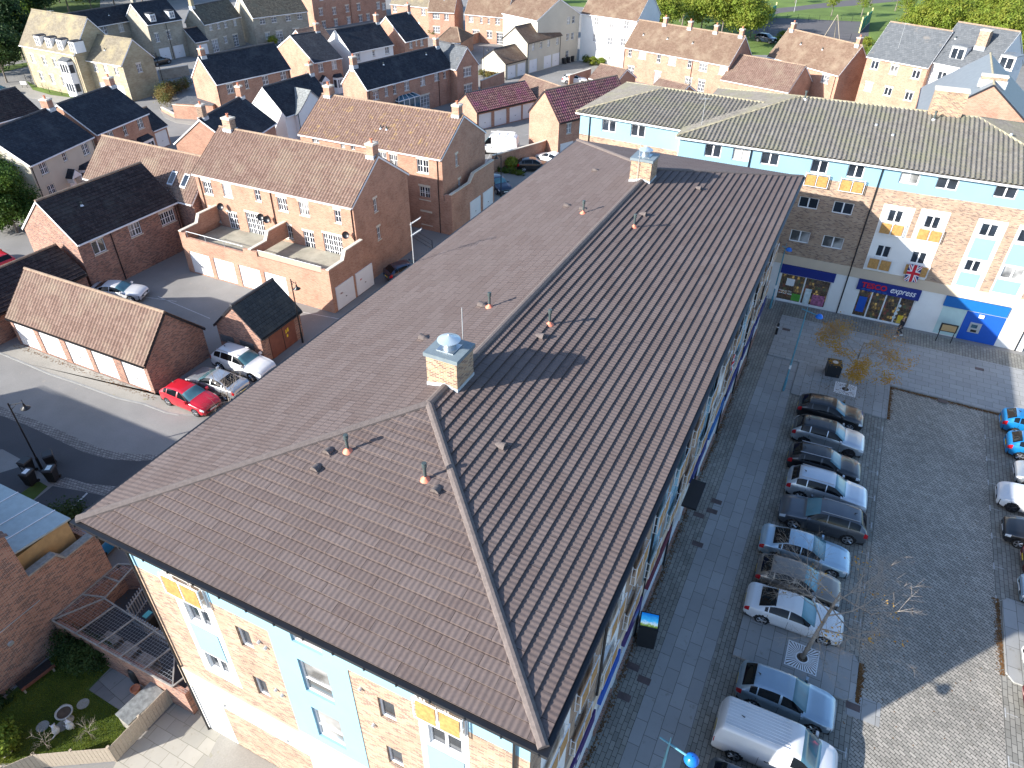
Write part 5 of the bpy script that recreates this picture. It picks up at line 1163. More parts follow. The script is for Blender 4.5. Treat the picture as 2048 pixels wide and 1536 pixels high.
bin_(-3.7, 4.25, R_(-5), 'plain black bin furthest along, half under the eaves'); p = at(836, 412); bin_(p.x-.4, p.y, R_(20), 'black bin alone on the grass between the two tan terraces')
for i in range(3):
    p = at(1128+i*8, 128-i*2.2); bin_(p.x, p.y, R_(-15), ('left', 'middle', 'right')[i]+' black bin by the entrance corner of the tall white block')
t = thing('water_butt', 'dark green water butt against the brick enclosure', 'water butt', (*at(277, 1362)[:2], 0)); MB().lathe([(.2, 0), (.24, .3), (.24, .7), (.2, .95), (.18, 1.0), (0, 1.02)], 16).build('barrel', 'plastic_black', t, smooth=True)
# ------------------------------------------------------------ ground, roads, paving
def sheet(name, pts, m, z, label=None, kind='structure', edge=None):
    pts = [tuple(Vector(p).to_2d()) for p in pts]
    ar = sum(pts[i][0]*pts[(i+1) % len(pts)][1]-pts[(i+1) % len(pts)][0]*pts[i][1] for i in range(len(pts)))
    if ar < 0: pts = pts[::-1]
    b = MB()
    if edge: b.hexa(pts, -.02, z)
    else: b.face([(x, y, z) for x, y in pts])
    o = b.build(name, m); o['kind'] = kind
    if label: o['label'] = label
    return o
def PX(*l): return [at(*p) for p in l]
def R4(x0, x1, y0, y1): return [(x0, y0), (x1, y0), (x1, y1), (x0, y1)]
sheet('ground', R4(-400, 400, -120, 500), 'asphalt', 0)
sheet('car_park', R4(26.7, 32.7, -30, 41), 'setts', .008); sheet('parking_bays', R4(20.9, 26.699, -30, 41), 'setts_dark', .008); sheet('parking_bays', R4(32.701, 60, -30, 41), 'setts_dark', .008)
sheet('pavement', R4(18.05, 20.4, -30, 41), 'slabs', .012); sheet('pavement', R4(16.6, 18.049, -30, 49.8), 'setts_dark', .012); sheet('pavement', R4(20.401, 20.899, -30, 36.7), 'setts_dark', .012)
sheet('square', R4(20.401, 26.6, 36.7, 41.05), 'slabs', .10, edge=1); sheet('square', R4(18.05, 60, 41.051, 47.6), 'slabs_across', .10, edge=1); sheet('square', R4(18.05, 60, 47.601, 49.8), 'setts_dark', .10, edge=1)
sheet('kerb', R4(26.601, 26.72, 36.75, 41.0), 'kerb', .11, edge=1); sheet('kerb', R4(26.75, 60, 40.93, 41.05), 'kerb', .11, edge=1)
sheet('traffic_island', [(21.2, 14.0), (26.2, 13.95), (26.55, 14.2), (26.65, 14.6), (26.65, 16.2), (26.4, 16.6), (21.2, 16.65)], 'slabs', .10, edge=1)
sheet('traffic_island', [(33.2, 18.4), (38, 18.4), (38, 23.6), (33.2, 23.6), (32.95, 23.3), (32.9, 18.8)], 'slabs', .10, edge=1)
def T_mark(x, y, s):
    b = MB(); b.box(x-.025, x+.025, y-.25, y+.25, .012, .016); b.box(min(x+s*.04, x+s*.5), max(x+s*.04, x+s*.5), y-.015, y+.015, .012, .016); o = b.build('bay_mark', 'road_paint'); o['kind'] = 'structure'
for i in range(7): T_mark(32.72, 37.7-2.39*i, 1)
for i in range(4): T_mark(32.78, 16.6-2.39*i, 1)
for i in range(11):
    y = 35.5-2.4*i
    if 12.5 < y < 18: continue
    T_mark(26.55, y, -1)
for i, (px, py) in enumerate(((1433, 1003), (1424, 1022), (1398, 1030), (1395, 1088), (1266, 1333), (1248, 1393), (1572, 661), (1706, 1413), (1884, 804), (1958, 740), (1288, 1360), (1500, 628))):
    p = at(px, py, .02); z = .11 if p.y > 36.7 and p.x > 20.5 or p.y > 41 else .02
    b = MB(); b.box(p.x-.3, p.x+.3, p.y-.18, p.y+.18, z-.003, z+.004); o = b.build('manhole_cover', 'manhole'); o['kind'] = 'structure'
p = at(1726, 1418); b = MB(); b.box(p.x-.7, p.x+.7, p.y-.6, p.y+.6, .012, .017); o = b.build('pit_cover', 'slabs'); o['kind'] = 'structure'
sheet('yard', [(-.6, -3), (-.8, -2.5), (-.6, .55), (1.45, .9), (1.45, .33), (20, .33), (20, -20), (-8, -20), (-3.5, -4.2)], 'yard_block', .008)
sheet('yard', [(2.2, .30), (2.6, -1.2), (1.6, -2.6), (3, -20), (16.5, -20), (16.5, .30)], 'pave_pale', .012)
sheet('bin_yard', [(-7.6, .8), (1.44, .8), (1.44, 14), (-7.6, 14)], 'asphalt_dark', .006)
sheet('lawn', [(-7.6, .37), (-.95, .44), (-.85, -2.45), (-3.6, -3.95), (-7.6, -5.9)], 'grass', .010)
sheet('patio', PX((178, 1380), (270, 1441), (338, 1392), (228, 1328)), 'patio', .016)
# estate road and kerbs
S1 = 3.606
def Z1(*l): return [at(x/S1, 760+y/S1) for x, y in l]
up_ = [(-250, 95), (0, 190), (230, 280), (450, 370), (640, 460), (800, 515), (950, 535), (1150, 540), (1500, 500)]; lo_ = [(1500, 560), (1110, 575), (1000, 585), (780, 570), (600, 520), (400, 425), (200, 330), (0, 255), (-250, 160)]
sheet('cobble_strip', Z1(*up_, *lo_), 'cobble', .008)
sheet('estate_road', Z1(*lo_[::-1][:-1][::-1], (-250, 160), (-250, 500), (20, 500), (200, 600), (390, 740), (480, 700), (620, 745), (900, 775), (1500, 700)), 'asphalt_dark', .004)
sheet('cobble_strip', Z1((380, 760), (400, 735), (480, 700), (620, 745), (900, 775), (900, 835), (740, 830), (600, 800)), 'cobble', .008)
sheet('driveway', Z1((380, 765), (600, 803), (740, 833), (900, 838), (800, 1100), (450, 1000), (170, 930)), 'asphalt_dark', .006)
sheet('parking_line', Z1((625, 812), (635, 818), (475, 975), (465, 970)), 'road_paint', .010)
sheet('verge', Z1((280, 730), (345, 768), (170, 930), (20, 905)), 'grass', .012); sheet('driveway', Z1((-100, 700), (180, 615), (280, 728), (20, 905), (-100, 900)), 'asphalt_dark', .006)
kb = [(0, 705), (55, 728), (101.6, 748), (150, 764), (238, 796), (288, 807), (333, 824), (360, 829), (400, 829), (440, 815)]
fp = PX(*kb); k2 = [Vector((p.x, p.y)) for p in fp]
sheet('garage_apron', [*k2, Vector((-13, 16.5)), Vector((-13, 17.2)), Vector((-19.4, 16.35)), Vector((-34, 16.3))], 'pave_pale', .03, edge=1)
for a, b_ in zip(k2, k2[1:]):
    d = (b_-a); n2 = Vector((d.y, -d.x)).normalized()*.12; o = sheet('kerb', [a+n2, b_+n2, b_, a], 'kerb', .05, edge=1)
for (a, b_) in (((316, 593), (420, 637)), ((262, 590), (353, 603)), ((555, 615), (690, 640)), ((985, 300), (960, 345)), ((1050, 270), (1090, 262)), ((995, 315), (1030, 330))):
    p, q = at(*a), at(*b_); d = (q-p).to_2d(); n2 = Vector((-d.y, d.x)).normalized()*.04; sheet('parking_line', [p.to_2d()-n2, q.to_2d()-n2, q.to_2d()+n2, p.to_2d()+n2], 'road_paint', .005)
# street at upper left with kerbs, verge and pavement
sheet('footway', PX((330, 236), (353, 246), (400, 252), (430, 255), (420, 247), (352, 240), (325, 224), (316, 214)), 'pave_pale', .03, edge=1)
sheet('footway', PX((20, 172), (60, 196), (120, 205), (200, 212), (260, 206), (180, 196), (100, 182), (60, 165)), 'pave_pale', .03, edge=1)
sheet('verge', PX((52, 162), (72, 172), (160, 188), (180, 193), (160, 198), (100, 190), (66, 180)), 'grass_park', .05)
sheet('verge', PX((-60, 160), (60, 132), (62, 124), (-60, 145)), 'grass', .05)
sheet('driveway', PX((285, 340), (345, 305), (336, 295), (300, 300)), 'asphalt_dark', .006)
# park beyond
sheet('park_grass', PX((1460, 110), (1240, 20), (-400, -110), (2400, -150), (2500, 40), (2040, 110)), 'grass_park', .006)
sheet('park_grass', PX((-300, 160), (45, 120), (200, 40), (200, -120), (-900, -100)), 'grass', .004)
sheet('ball_court', PX((1496, 66), (1530, 38), (1560, 36), (1740, 44), (1735, 86), (1600, 78)), 'court', .012)
sheet('park_path', PX((1520, 36), (1560, 26), (1620, 18), (1700, 12), (1800, 2), (1800, -8), (1680, 2), (1600, 12), (1540, 18), (1490, 30), (1460, 60)), 'court', .010)
sheet('park_path', PX((1260, 12), (1400, 16), (1560, 26), (1560, 20), (1400, 10), (1260, 6)), 'court', .009)
# fallen leaves along kerbs and walls
random.seed(3)
b = MB()
def leaf(x, y, z=.02, s=.05):
    a = random.uniform(0, 6.28); c, s_ = math.cos(a)*s, math.sin(a)*s; b.face([(x-c, y-s_, z), (x+s_*.6, y-c*.6, z+.012), (x+c, y+s_, z), (x-s_*.6, y+c*.6, z+.006)])
for _ in range(1500): leaf(random.uniform(26.75, 36), 40.9-abs(random.gauss(0, .12)))
for _ in range(500): leaf(26.75+abs(random.gauss(0, .1)), random.uniform(36.7, 40.9))
for _ in range(500): leaf(26.7+abs(random.gauss(0, .1)), random.uniform(14.1, 16.3))
for _ in range(500): leaf(32.85-abs(random.gauss(0, .12)), random.uniform(18.6, 23.4))
for _ in range(1600): leaf(16.72+abs(random.gauss(0, .13)), random.uniform(4, 40))
for _ in range(260): leaf(random.uniform(22, 32), random.uniform(8, 40))
for _ in range(200): leaf(random.gauss(23.8, 1.2), random.gauss(39, .9), .115)
for _ in range(400): leaf(random.uniform(-7.5, 1), random.uniform(2.5, 8))
for _ in range(300): p = at(random.uniform(430, 520), random.uniform(785, 840)); leaf(p.x, p.y)
for _ in range(300): leaf(random.uniform(-34, -19), 16.0+random.gauss(0, .12), .04)
o = b.build('fallen_leaves', 'leaf_litter'); tag(o, 'orange and brown fallen leaves gathered along kerbs and shop walls', 'leaves', kind='stuff')
b = MB()
for _ in range(60000):
    x, y = random.uniform(-7.4, -.95), random.uniform(-5.3, .3)
    if y < -2.45-(x+.85)*-.5 - .0 and y < -2.45+(x+.85)*.55: continue
    if -4.7 < x < -1.2 and y > -.85: continue
    h = random.uniform(.03, .07); a = random.uniform(0, 6.28); c, s_ = math.cos(a)*.012, math.sin(a)*.012
    b.face([(x-c, y-s_, .01), (x+c, y+s_, .01), (x+random.gauss(0, .02), y+random.gauss(0, .02), h)])
o = b.build('grass_blades', 'leaf_lime'); tag(o, 'short lawn grass of the small garden', 'grass', kind='stuff')
# ------------------------------------------------------------ cars
def lerp_tab(tab, f):
    for i in range(len(tab)-1):
        if f <= tab[i+1][0]:
            a, b = tab[i], tab[i+1]; t = (f-a[0])/max(1e-9, b[0]-a[0]); return [a[k]+(b[k]-a[k])*t for k in range(1, len(a))]
    return list(tab[-1][1:])
# f (0 front .. 1 rear), bottom z, belt z, top z, half width factor, roof half width factor   (for H=1.47)
CT = {
 'hatch': dict(L=4.2, W=1.79, tab=[(0, .32, .56, .60, .72, .55), (.012, .22, .64, .68, .84, .62), (.05, .18, .74, .79, .93, .74), (.12, .18, .82, .89, .985, .80), (.26, .18, .90, .985, 1, .80), (.30, .18, .92, 1.03, 1, .78), (.44, .18, .94, 1.38, 1, .67), (.52, .18, .95, 1.45, 1, .67), (.66, .18, .96, 1.46, 1, .66), (.82, .18, .98, 1.39, .985, .64), (.86, .18, .99, 1.34, .975, .64), (.96, .20, 1.0, 1.05, .92, .68), (.985, .25, .88, .93, .84, .68), (1, .34, .72, .76, .70, .58)],
   ws=(.295, .455), sg=(.315, .87), rg=(.85, .955), pil=(.56, .79), whl=(.185, .80), r=.32),
 'saloon': dict(L=4.65, W=1.82, tab=[(0, .32, .54, .58, .70, .55), (.012, .22, .62, .66, .84, .62), (.05, .17, .72, .77, .93, .74), (.12, .17, .80, .87, .985, .80), (.26, .17, .87, .95, 1, .80), (.30, .17, .89, .99, 1, .78), (.43, .17, .92, 1.33, 1, .66), (.52, .17, .93, 1.41, 1, .65), (.64, .17, .94, 1.40, 1, .63), (.72, .17, .95, 1.33, .99, .61), (.87, .17, .97, 1.05, .97, .66), (.95, .20, .97, 1.02, .93, .68), (.985, .26, .86, .92, .88, .68), (1, .34, .70, .76, .78, .6)],
   ws=(.295, .445), sg=(.32, .80), rg=(.70, .865), pil=(.55, .755), whl=(.18, .795), r=.33),
 'suv': dict(L=4.5, W=1.86, tab=[(0, .36, .66, .70, .74, .58), (.012, .26, .76, .80, .86, .66), (.05, .22, .88, .93, .94, .76), (.12, .22, .96, 1.02, .985, .82), (.25, .22, 1.02, 1.09, 1, .82), (.29, .22, 1.04, 1.15, 1, .80), (.42, .22, 1.06, 1.55, 1, .70), (.50, .22, 1.07, 1.62, 1, .70), (.68, .22, 1.08, 1.63, 1, .69), (.84, .22, 1.10, 1.57, .985, .67), (.885, .22, 1.10, 1.50, .975, .67), (.965, .24, 1.10, 1.16, .93, .70), (.985, .30, .98, 1.04, .87, .70), (1, .38, .82, .86, .74, .6)],
   ws=(.285, .43), sg=(.305, .885), rg=(.875, .958), pil=(.53, .76), whl=(.185, .80), r=.36),
 'van': dict(L=4.9, W=1.92, tab=[(0, .36, .68, .72, .76, .58), (.012, .26, .80, .84, .86, .66), (.04, .22, .92, .97, .94, .78), (.10, .22, 1.02, 1.08, .985, .84), (.16, .22, 1.06, 1.15, 1, .84), (.30, .22, 1.10, 1.74, 1, .80), (.36, .22, 1.10, 1.84, 1, .80), (.60, .22, 1.12, 1.87, 1, .80), (.93, .22, 1.14, 1.86, .99, .80), (.97, .22, 1.14, 1.80, .98, .80), (.99, .24, 1.10, 1.40, .96, .80), (1, .34, 1.0, 1.2, .93, .80)],
   ws=(.155, .315), sg=(.175, .375), rg=(2, 3), pil=(9,), whl=(.175, .80), r=.34),
}
CT['bigvan'] = dict(CT['van']); CT['bigvan']['tab'] = [tuple([a[0], a[1], a[2]*1.08, a[3]*(1.22 if a[3] > 1.3 else 1.08), a[4], a[5]+.04]) for a in CT['van']['tab']]; CT['bigvan']['L'] = 5.3; CT['bigvan']['W'] = 2.0
CAR_CACHE = {}
def car_parts(kind, two_tone=False):
    c = CT[kind]; L, W, tab = c['L'], c['W'], c['tab']
    NX = int(L/.05); fs = [i/NX for i in range(NX+1)]
    fs = sorted(set([0, .004, .008, .016, .024]+fs+[1-.004, 1-.012]))
    raw = {f: lerp_tab(tab, f) for f in fs}
    def sm(f):   # light smoothing of the profile
        w_ = .018 if .03 < f < .97 else .004
        acc = [0]*5; n_ = 0
        for k in (-1, -.5, 0, .5, 1):
            v = lerp_tab(tab, min(1, max(0, f+k*w_))); acc = [a+b for a, b in zip(acc, v)]; n_ += 1
        return [a/n_ for a in acc]
    rings = []
    seg = [4, 5, 2, 6, 2, 7]; marks = [0]
    for s_ in seg: marks.append(marks[-1]+s_)
    for f in fs:
        zb, zt, ztop, wf, rf = sm(f); w = W/2*wf; rw = W/2*min(rf, wf*.93); x = L/2-f*L
        gh = max(0, (ztop-zt-.1)/.45); gh = min(1, gh)
        ez = ztop-.055-.02*gh; ez = max(ez, zt+.01)
        ew = rw*gh+(w*.80)*(1-gh)
        P = [(w*.90, zb), (w*.995, zb+(zt-zb)*.38), (w, zb+(zt-zb)*.80), (w*.955, zt), (ew, ez), (ew*.80, ztop-.018), (0, ztop)]
        ring = []
        for i, s_ in enumerate(seg):
            for k in range(s_):
                t = k/s_; a, b = P[i], P[i+1]; y = a[0]+(b[0]-a[0])*t; z = a[1]+(b[1]-a[1])*t
                if i == 5: y = a[0]*(1-t); z = a[1]+(b[1]-a[1])*math.sin(t*math.pi/2)
                if i == 0: y += W*.012*math.sin(t*math.pi)
                if i == 3: y += .025*gh*math.sin(t*math.pi)
                ring.append((x, y, z))
        ring.append((x, 0, P[-1][1])); rings.append(ring)
    out = {}
    def put(name, side, q):
        out.setdefault((name, side), MB())
        pts = q if side > 0 else [(p[0], -p[1], p[2]) for p in q[::-1]]
        out[(name, side)].face(pts)
    n_ = len(rings[0]); m3, m4, m5, m6 = marks[3], marks[4], marks[5], marks[6]
    for i in range(len(fs)-1):
        fm = (fs[i]+fs[i+1])/2
        for j in range(n_-1):
            q = [rings[i][j], rings[i+1][j], rings[i+1][j+1], rings[i][j+1]]
            cx = sum(p[0] for p in q)/4; cz = sum(p[2] for p in q)/4; name = 'body'
            arch = False
            for wf in c['whl']:
                wx = L/2-wf*L
                if j < m3 and (cx-wx)**2+(cz-c['r']*.97)**2 < (c['r']+.055)**2: arch = True
            if arch: continue
            if m3+1 <= j < m4 and c['sg'][0] < fm < c['sg'][1] and not any(abs(fm-p) < .0065 for p in c['pil']):
                zt_ = lerp_tab(tab, fm)
                if zt_[2]-zt_[1] > .17: name = 'side_window'
            if j >= m4 and c['ws'][0] < fm < c['ws'][1]: name = 'windscreen'
            if j >= m4+1 and c['rg'][0] < fm < c['rg'][1]: name = 'rear_window'
            if .012 < fm < .075 and marks[2]-1 <= j < m3: name = 'headlight'
            if (.945 if kind != 'van' and kind != 'bigvan' else .985) < fm < .993 and marks[2]-2 <= j < m3: name = 'tail_light'
            if two_tone and name == 'body' and j >= m4 and fm > c['ws'][1]-.01: name = 'roof_panel'
            put(name, 1, q); put(name, -1, q)
    for idx, s_ in ((0, 1), (-1, -1)):   # close the nose and the tail
        r_ = rings[idx]; pts = [(p[0], p[1], p[2]) for p in r_]+[(p[0], -p[1], p[2]) for p in r_[-2::-1]]
        out.setdefault(('body', 1), MB()).face(pts if s_ < 0 else pts[::-1])
    return out
MATP = {'body': None, 'side_window': 'glass_car', 'windscreen': 'windscreen_sky_tint', 'rear_window': 'glass_car', 'headlight': 'lamp_clear', 'tail_light': 'lamp_red', 'roof_panel': 'paint_black'}
def weld(o):
    import bmesh
    bm = bmesh.new(); bm.from_mesh(o.data); bmesh.ops.remove_doubles(bm, verts=bm.verts, dist=.0006); bm.normal_update(); bm.to_mesh(o.data); bm.free()
    for p in o.data.polygons: p.use_smooth = True
def make_car(kind, two_tone=False, rails=False, dark_rim=False, rack=False):
    c = CT[kind]; L, W = c['L'], c['W']; t = thing('parked_car', '', 'car'); parts = car_parts(kind, two_tone)
    both = MB()
    for nm in ('body', 'windscreen', 'rear_window', 'roof_panel'):
        if (nm, 1) not in parts and (nm, -1) not in parts: continue
        m = MB()
        for s_ in (1, -1):
            if (nm, s_) in parts:
                q = parts[(nm, s_)]; o = len(m.v); m.v += q.v; m.f += [tuple(i+o for i in f) for f in q.f]
        ob = m.build(nm, MATP[nm] or 'paint_white', t); weld(ob)
    for nm in ('side_window', 'headlight', 'tail_light'):
        for s_ in (1, -1):
            if (nm, s_) in parts: weld(parts[(nm, s_)].build(nm, MATP[nm], t))
    m = MB(); m.box(-L/2+.12, L/2-.12, -W/2+.10, W/2-.10, .20, .62); m.build('underbody', 'car_trim', t)
    ztop = lerp_tab(c['tab'], .6)[2]
    for wf in c['whl']:
        for s_ in (1, -1):
            wx = L/2-wf*L; r_ = c['r']; y = s_*(W/2-.12)
            w_ = MB().cyl((wx, y-s_*.10, r_), (wx, y+s_*.105, r_), r_, n=22).build('wheel', 'tyre', t)
            rm = MB(); rm.cyl((wx, y+s_*.06, r_), (wx, y+s_*.109, r_), r_*.22, n=10)
            for k in range(5):
                a = 2*math.pi*k/5; rm.cyl((wx, y+s_*.10, r_), (wx+math.cos(a)*r_*.66, y+s_*.106, r_+math.sin(a)*r_*.66), r_*.11, r_*.14, n=5)
            for k in range(20):
                a0, a1 = 2*math.pi*k/20, 2*math.pi*(k+1)/20
                rm.face([(wx+math.cos(a)*q, y+s_*.1075, r_+math.sin(a)*q) for a, q in ((a0, r_*.64), (a1, r_*.64), (a1, r_*.72), (a0, r_*.72))])
            rm.build('rim', 'rim_dark' if dark_rim else 'rim', w_)
    za = lerp_tab(c['tab'], .33)[1]
    for s_ in (1, -1):
        mx = L/2-(.33 if 'van' not in kind else .2)*L
        mm = MB(); mm.hexa([(mx-.09, s_*(W/2-.06)), (mx+.06, s_*(W/2-.06)), (mx+.09, s_*(W/2+.16)), (mx-.07, s_*(W/2+.17))][::s_], za+.0, za+.15, [(mx-.07, s_*(W/2-.04)), (mx+.03, s_*(W/2-.04)), (mx+.05, s_*(W/2+.14)), (mx-.06, s_*(W/2+.15))][::s_]); mm.build('mirror', 'paint_white', t, smooth=False)
    MB().box(L/2-.012, L/2+.004, -W*.27, W*.27, .40, .56).build('grille', 'car_trim', t); MB().box(L/2+.005, L/2+.014, -.26, .26, .40, .51).build('number_plate', 'plate_white', t)
    MB().box(-L/2-.014, -L/2-.005, -.26, .26, .52, .63).build('number_plate', 'plate_yellow', t)
    # door shut lines and handles
    sd = MB()
    if 'van' not in kind:
        for f in (.335, c['pil'][0], c['pil'][1]):
            x = L/2-f*L; zb, zt, zp, wf, rf = lerp_tab(c['tab'], f)
            for s_ in (1, -1): 
                y1, y2 = s_*(W/2*wf*.998+.004), s_*(W/2*wf+.005); sd.face([(x-.008, y1, zb+.12), (x+.008, y1, zb+.12), (x+.008, y2, zt-.06), (x-.008, y2, zt-.06)])
        sd.build('door_gap', 'car_trim', t)
    MB().cyl((-L*.30, 0, ztop-.02), (-L*.33, 0, ztop+.06), .035, .01, n=6).build('aerial', 'car_trim', t)
    if rails:
        for s_ in (1, -1):
            yr = s_*W/2*.60; MB().cyl((L/2-.45*L, yr, ztop-.0), (L/2-.86*L, yr, ztop-.01), .022, n=6).build('roof_rail', 'rim', t)
    if 'van' in kind:
        m = MB()
        for k in range(9): m.box(-L*.44, L*.08, -W*.30+k*W*.075-.012, -W*.30+k*W*.075+.012, ztop-.02, ztop+.004)
        m.build('roof_ribs', 'paint_white', t)
        d = MB()
        for f in (.17, .375, .62):
            x = L/2-f*L
            for s_ in (1, -1): d.face([(x-.008, s_*(W/2+.006), .4), (x+.008, s_*(W/2+.006), .4), (x+.008, s_*(W/2+.003), 1.05), (x-.008, s_*(W/2+.003), 1.05)])
        for s_ in (1, -1): d.box(-.35, -.15, s_*(W/2+.01)-.01, s_*(W/2+.01)+.01, .92, .96); d.box(.55, .75, s_*(W/2+.01)-.01, s_*(W/2+.01)+.01, .88, .92)
        d.build('door_gap', 'car_trim', t)
    if rack:
        m = MB()
        for x in (-1.9, -.9, .1): m.cyl((x, -.85, ztop+.15), (x, .85, ztop+.15), .03, n=6)
        for s_ in (-1, 1):
            m.cyl((-2.0, s_*.85, ztop+.15), (.3, s_*.85, ztop+.15), .03, n=6)
            for x in (-1.9, -.9, .1): m.cyl((x, s_*.85, ztop-.1), (x, s_*.85, ztop+.15), .025, n=5)
        m.build('roof_rack', 'sign_white', t)
        l_ = MB()
        for y in (-.35, -.05): l_.cyl((-2.2, y, ztop+.24), (.9, y, ztop+.24), .03, n=6)
        for k in range(10): l_.cyl((-2.1+k*.32, -.35, ztop+.24), (-2.1+k*.32, -.05, ztop+.24), .018, n=5)
        l_.build('ladder', 'sign_white', t)
    return t
def car(kind, x, y, ang, paint_, label, group=None, tt=False, rails=False, dr=False, rack=False, sc=1, name='parked_car', cat='car'):
    key = (kind, tt, rails, dr, rack)
    if key not in CAR_CACHE: t = CAR_CACHE[key] = make_car(*key)
    else: t = copy_tree(CAR_CACHE[key])
    t.location = (x, y, .012); t.rotation_euler = (0, 0, R_(ang)); t.scale = (sc, 1, 1) if not isinstance(sc, tuple) else sc; t['label'] = label; t['category'] = cat
    t.name = name
    if group: t['group'] = group
    for ch in t.children:
        if ch.name.split('.')[0] in ('body', 'mirror', 'roof_ribs'):
            ch.material_slots[0].link = 'OBJECT'; ch.material_slots[0].material = MATS['paint_'+paint_]
    return t
GL, GR, GE = 'cars parked in the left row of the car park', 'cars parked in the right row of the car park', 'cars parked about the estate'
car('hatch', 23.15, 35.0, 2, 'black', 'black hatchback with leaves on its roof, top of the left row beside the tree island', GL)
car('suv', 23.3, 32.25, 1, 'silver', 'silver crossover with contrasting black roof, second in the left row', GL, tt=True, dr=True, sc=(.98, 1, .95))
car('hatch', 23.4, 29.4, 3, 'black', 'glossy black estate-like hatchback below the silver crossover with black roof', GL, rails=True, sc=(1.02, 1, 1.03))
car('suv', 23.8, 27.0, 2, 'pale_silver', 'pale silver SUV with roof rails, fourth in the left row', GL, rails=True)
car('suv', 23.9, 24.55, 183, 'grey', 'dark grey SUV parked nose to the shops, facing the other way', GL, rails=True, sc=(1.05, 1, 1))
car('saloon', 23.3, 21.7, 3, 'silver_blue', 'light blue-silver saloon between the grey SUV and the bronze hatchback', GL)
car('hatch', 23.3, 19.4, 2, 'bronze', 'bronze-brown hatchback under the bare tree branches', GL)
car('saloon', 23.4, 17.3, 2, 'white', 'white coupe-shaped saloon beside the near tree grate', GL, sc=(1, 1, .97))
car('hatch', 23.75, 12.6, 1, 'steel_blue', 'blue-grey hatchback next to the white van', GL)
car('van', 23.7, 10.0, 1, 'white', 'white panel van with ribbed roof at the bottom of the left row', GL, name='parked_van', cat='van')
car('hatch', 23.5, 7.55, 1, 'grey', 'dark hatchback cut off by the bottom edge below the van', GL)
car('hatch', 35.6, 39.5, 0, 'blue', 'bright blue hatchback at the top of the right row, tail to the lane', GR)
car('hatch', 35.75, 36.9, 0, 'blue', 'second bright blue hatchback with yellow plate, below the first', GR)
car('hatch', 36.1, 34.2, 180, 'silver', 'silver car bonnet just inside the right edge below the blue hatchbacks', GR)
car('saloon', 35.25, 31.5, 178, 'white', 'white car with black wheels, nose out of the right edge', GR, dr=True, sc=(1, 1, 1.06))
car('hatch', 35.2, 28.6, 180, 'black', 'black hatchback nose below the white one at the right edge', GR)
car('hatch', 36.0, 26.5, 0, 'maroon', 'maroon car tail with yellow plate, barely showing at the right edge', GR)
car('hatch', 35.75, 24.3, 180, 'steel_blue', 'blue-grey car front corner among twigs at the right edge', GR)
car('hatch', 35.5, 17.4, 0, 'maroon', 'dark maroon car in the sunlit corner of the car park, yellow plate', GR)
car('hatch', 35.65, 19.7, 180, 'white', 'white car sliver on the shadow edge at the far right', GR)
car('hatch', -16.35, 16.75, -1, 'red', 'bright red hatchback parked on the pale apron', GE)
car('saloon', -16.0, 18.9, 181, 'silver', 'silver coupe facing away between the red hatchback and white SUV', GE)
car('suv', -16.0, 21.5, 0, 'white', 'white SUV with black windows beside the brick hut', GE, rails=True, sc=(1.08, 1, 1.02))
car('saloon', -33.0, 24.9, 22, 'white', 'white coupe parked against the brown coach house', GE, sc=(1, 1, .95))
car('bigvan', -21.3, 72.7, 197, 'white', 'white van with ladder on its roof rack in the garage yard', GE, rack=True, name='parked_van', cat='van')
car('hatch', -14.6, 69.2, 28, 'black', 'black hatchback by the bushes behind the brick yard wall', GE); car('hatch', -13.7, 72.2, 160, 'white', 'white hatchback close to the sunlit coach house', GE)
car('hatch', -15.6, 61.6, -38, 'dark_blue', 'dark blue hatchback at the foot of the far garage block', GE); car('hatch', -25.7, 109.5, 20, 'white', 'small white car in the courtyard by the tall white block', GE)
p = at(-8, 520, .6); car('hatch', p.x, p.y, 175, 'red', 'red car nose at the far left edge on the shaded road', GE)
p = at(1532, 78, .6); car('suv', p.x, p.y, -20, 'dark_blue', 'dark blue car in shade between the two orange brick terraces', GE)
p = at(318, 122, .6); car('hatch', p.x, p.y, 90, 'black', 'black car outside the grey stone terrace garage', GE)
p = at(815, 540, .6); car('hatch', p.x, p.y, 60, 'dark_blue', 'dark car half hidden by the brown roof eave near the aerial mast', GE)
p = at(205, 1092, .6); car('hatch', p.x-.6, p.y+.6, 100, 'blue', 'blue car under the front-left corner of the big roof', GE)
p = at(-4, 182, .6); car('hatch', p.x, p.y, 20, 'steel_blue', 'pale car nose at the upper left edge on the street', GE)
# ------------------------------------------------------------ trees, hedges, plants
def leaf_cloud(rng, blobs, n, size, flat=.5):
    """many leaf-sized faces in clumps through the volume of several lobes"""
    b = MB(); tot = sum(r_[3]**2 for r_ in blobs)
    for (cx, cy, cz, r_) in blobs:
        nb = int(n*r_*r_/tot); ncl = max(5, nb//26)
        for _ in range(ncl):
            while True:
                d = Vector((rng.gauss(0, 1), rng.gauss(0, 1), rng.gauss(0, 1)))
                if d.length > .1: break
            d.normalize(); rr = r_*(.55+.5*rng.random()**.5)
            if d.z < -.3: rr *= .8
            c = Vector((cx, cy, cz))+Vector((d.x*rr, d.y*rr, d.z*rr*.85)); cr = r_*.22*rng.uniform(.6, 1.3)
            for _ in range(nb//ncl):
                p = c+Vector((rng.gauss(0, cr), rng.gauss(0, cr), rng.gauss(0, cr*.7))); s = size*rng.uniform(.6, 1.3)
                nrm = (d*.8+Vector((rng.gauss(0, .6), rng.gauss(0, .6), rng.gauss(0, .5)+flat))).normalized(); u = nrm.orthogonal().normalized(); v = nrm.cross(u); a = rng.uniform(0, 6.28); u, v = u*math.cos(a)+v*math.sin(a), v*math.cos(a)-u*math.sin(a)
                b.face([p-u*s, p-v*s*.6+u*s*.1, p+u*s, p+v*s*.6])
    return b
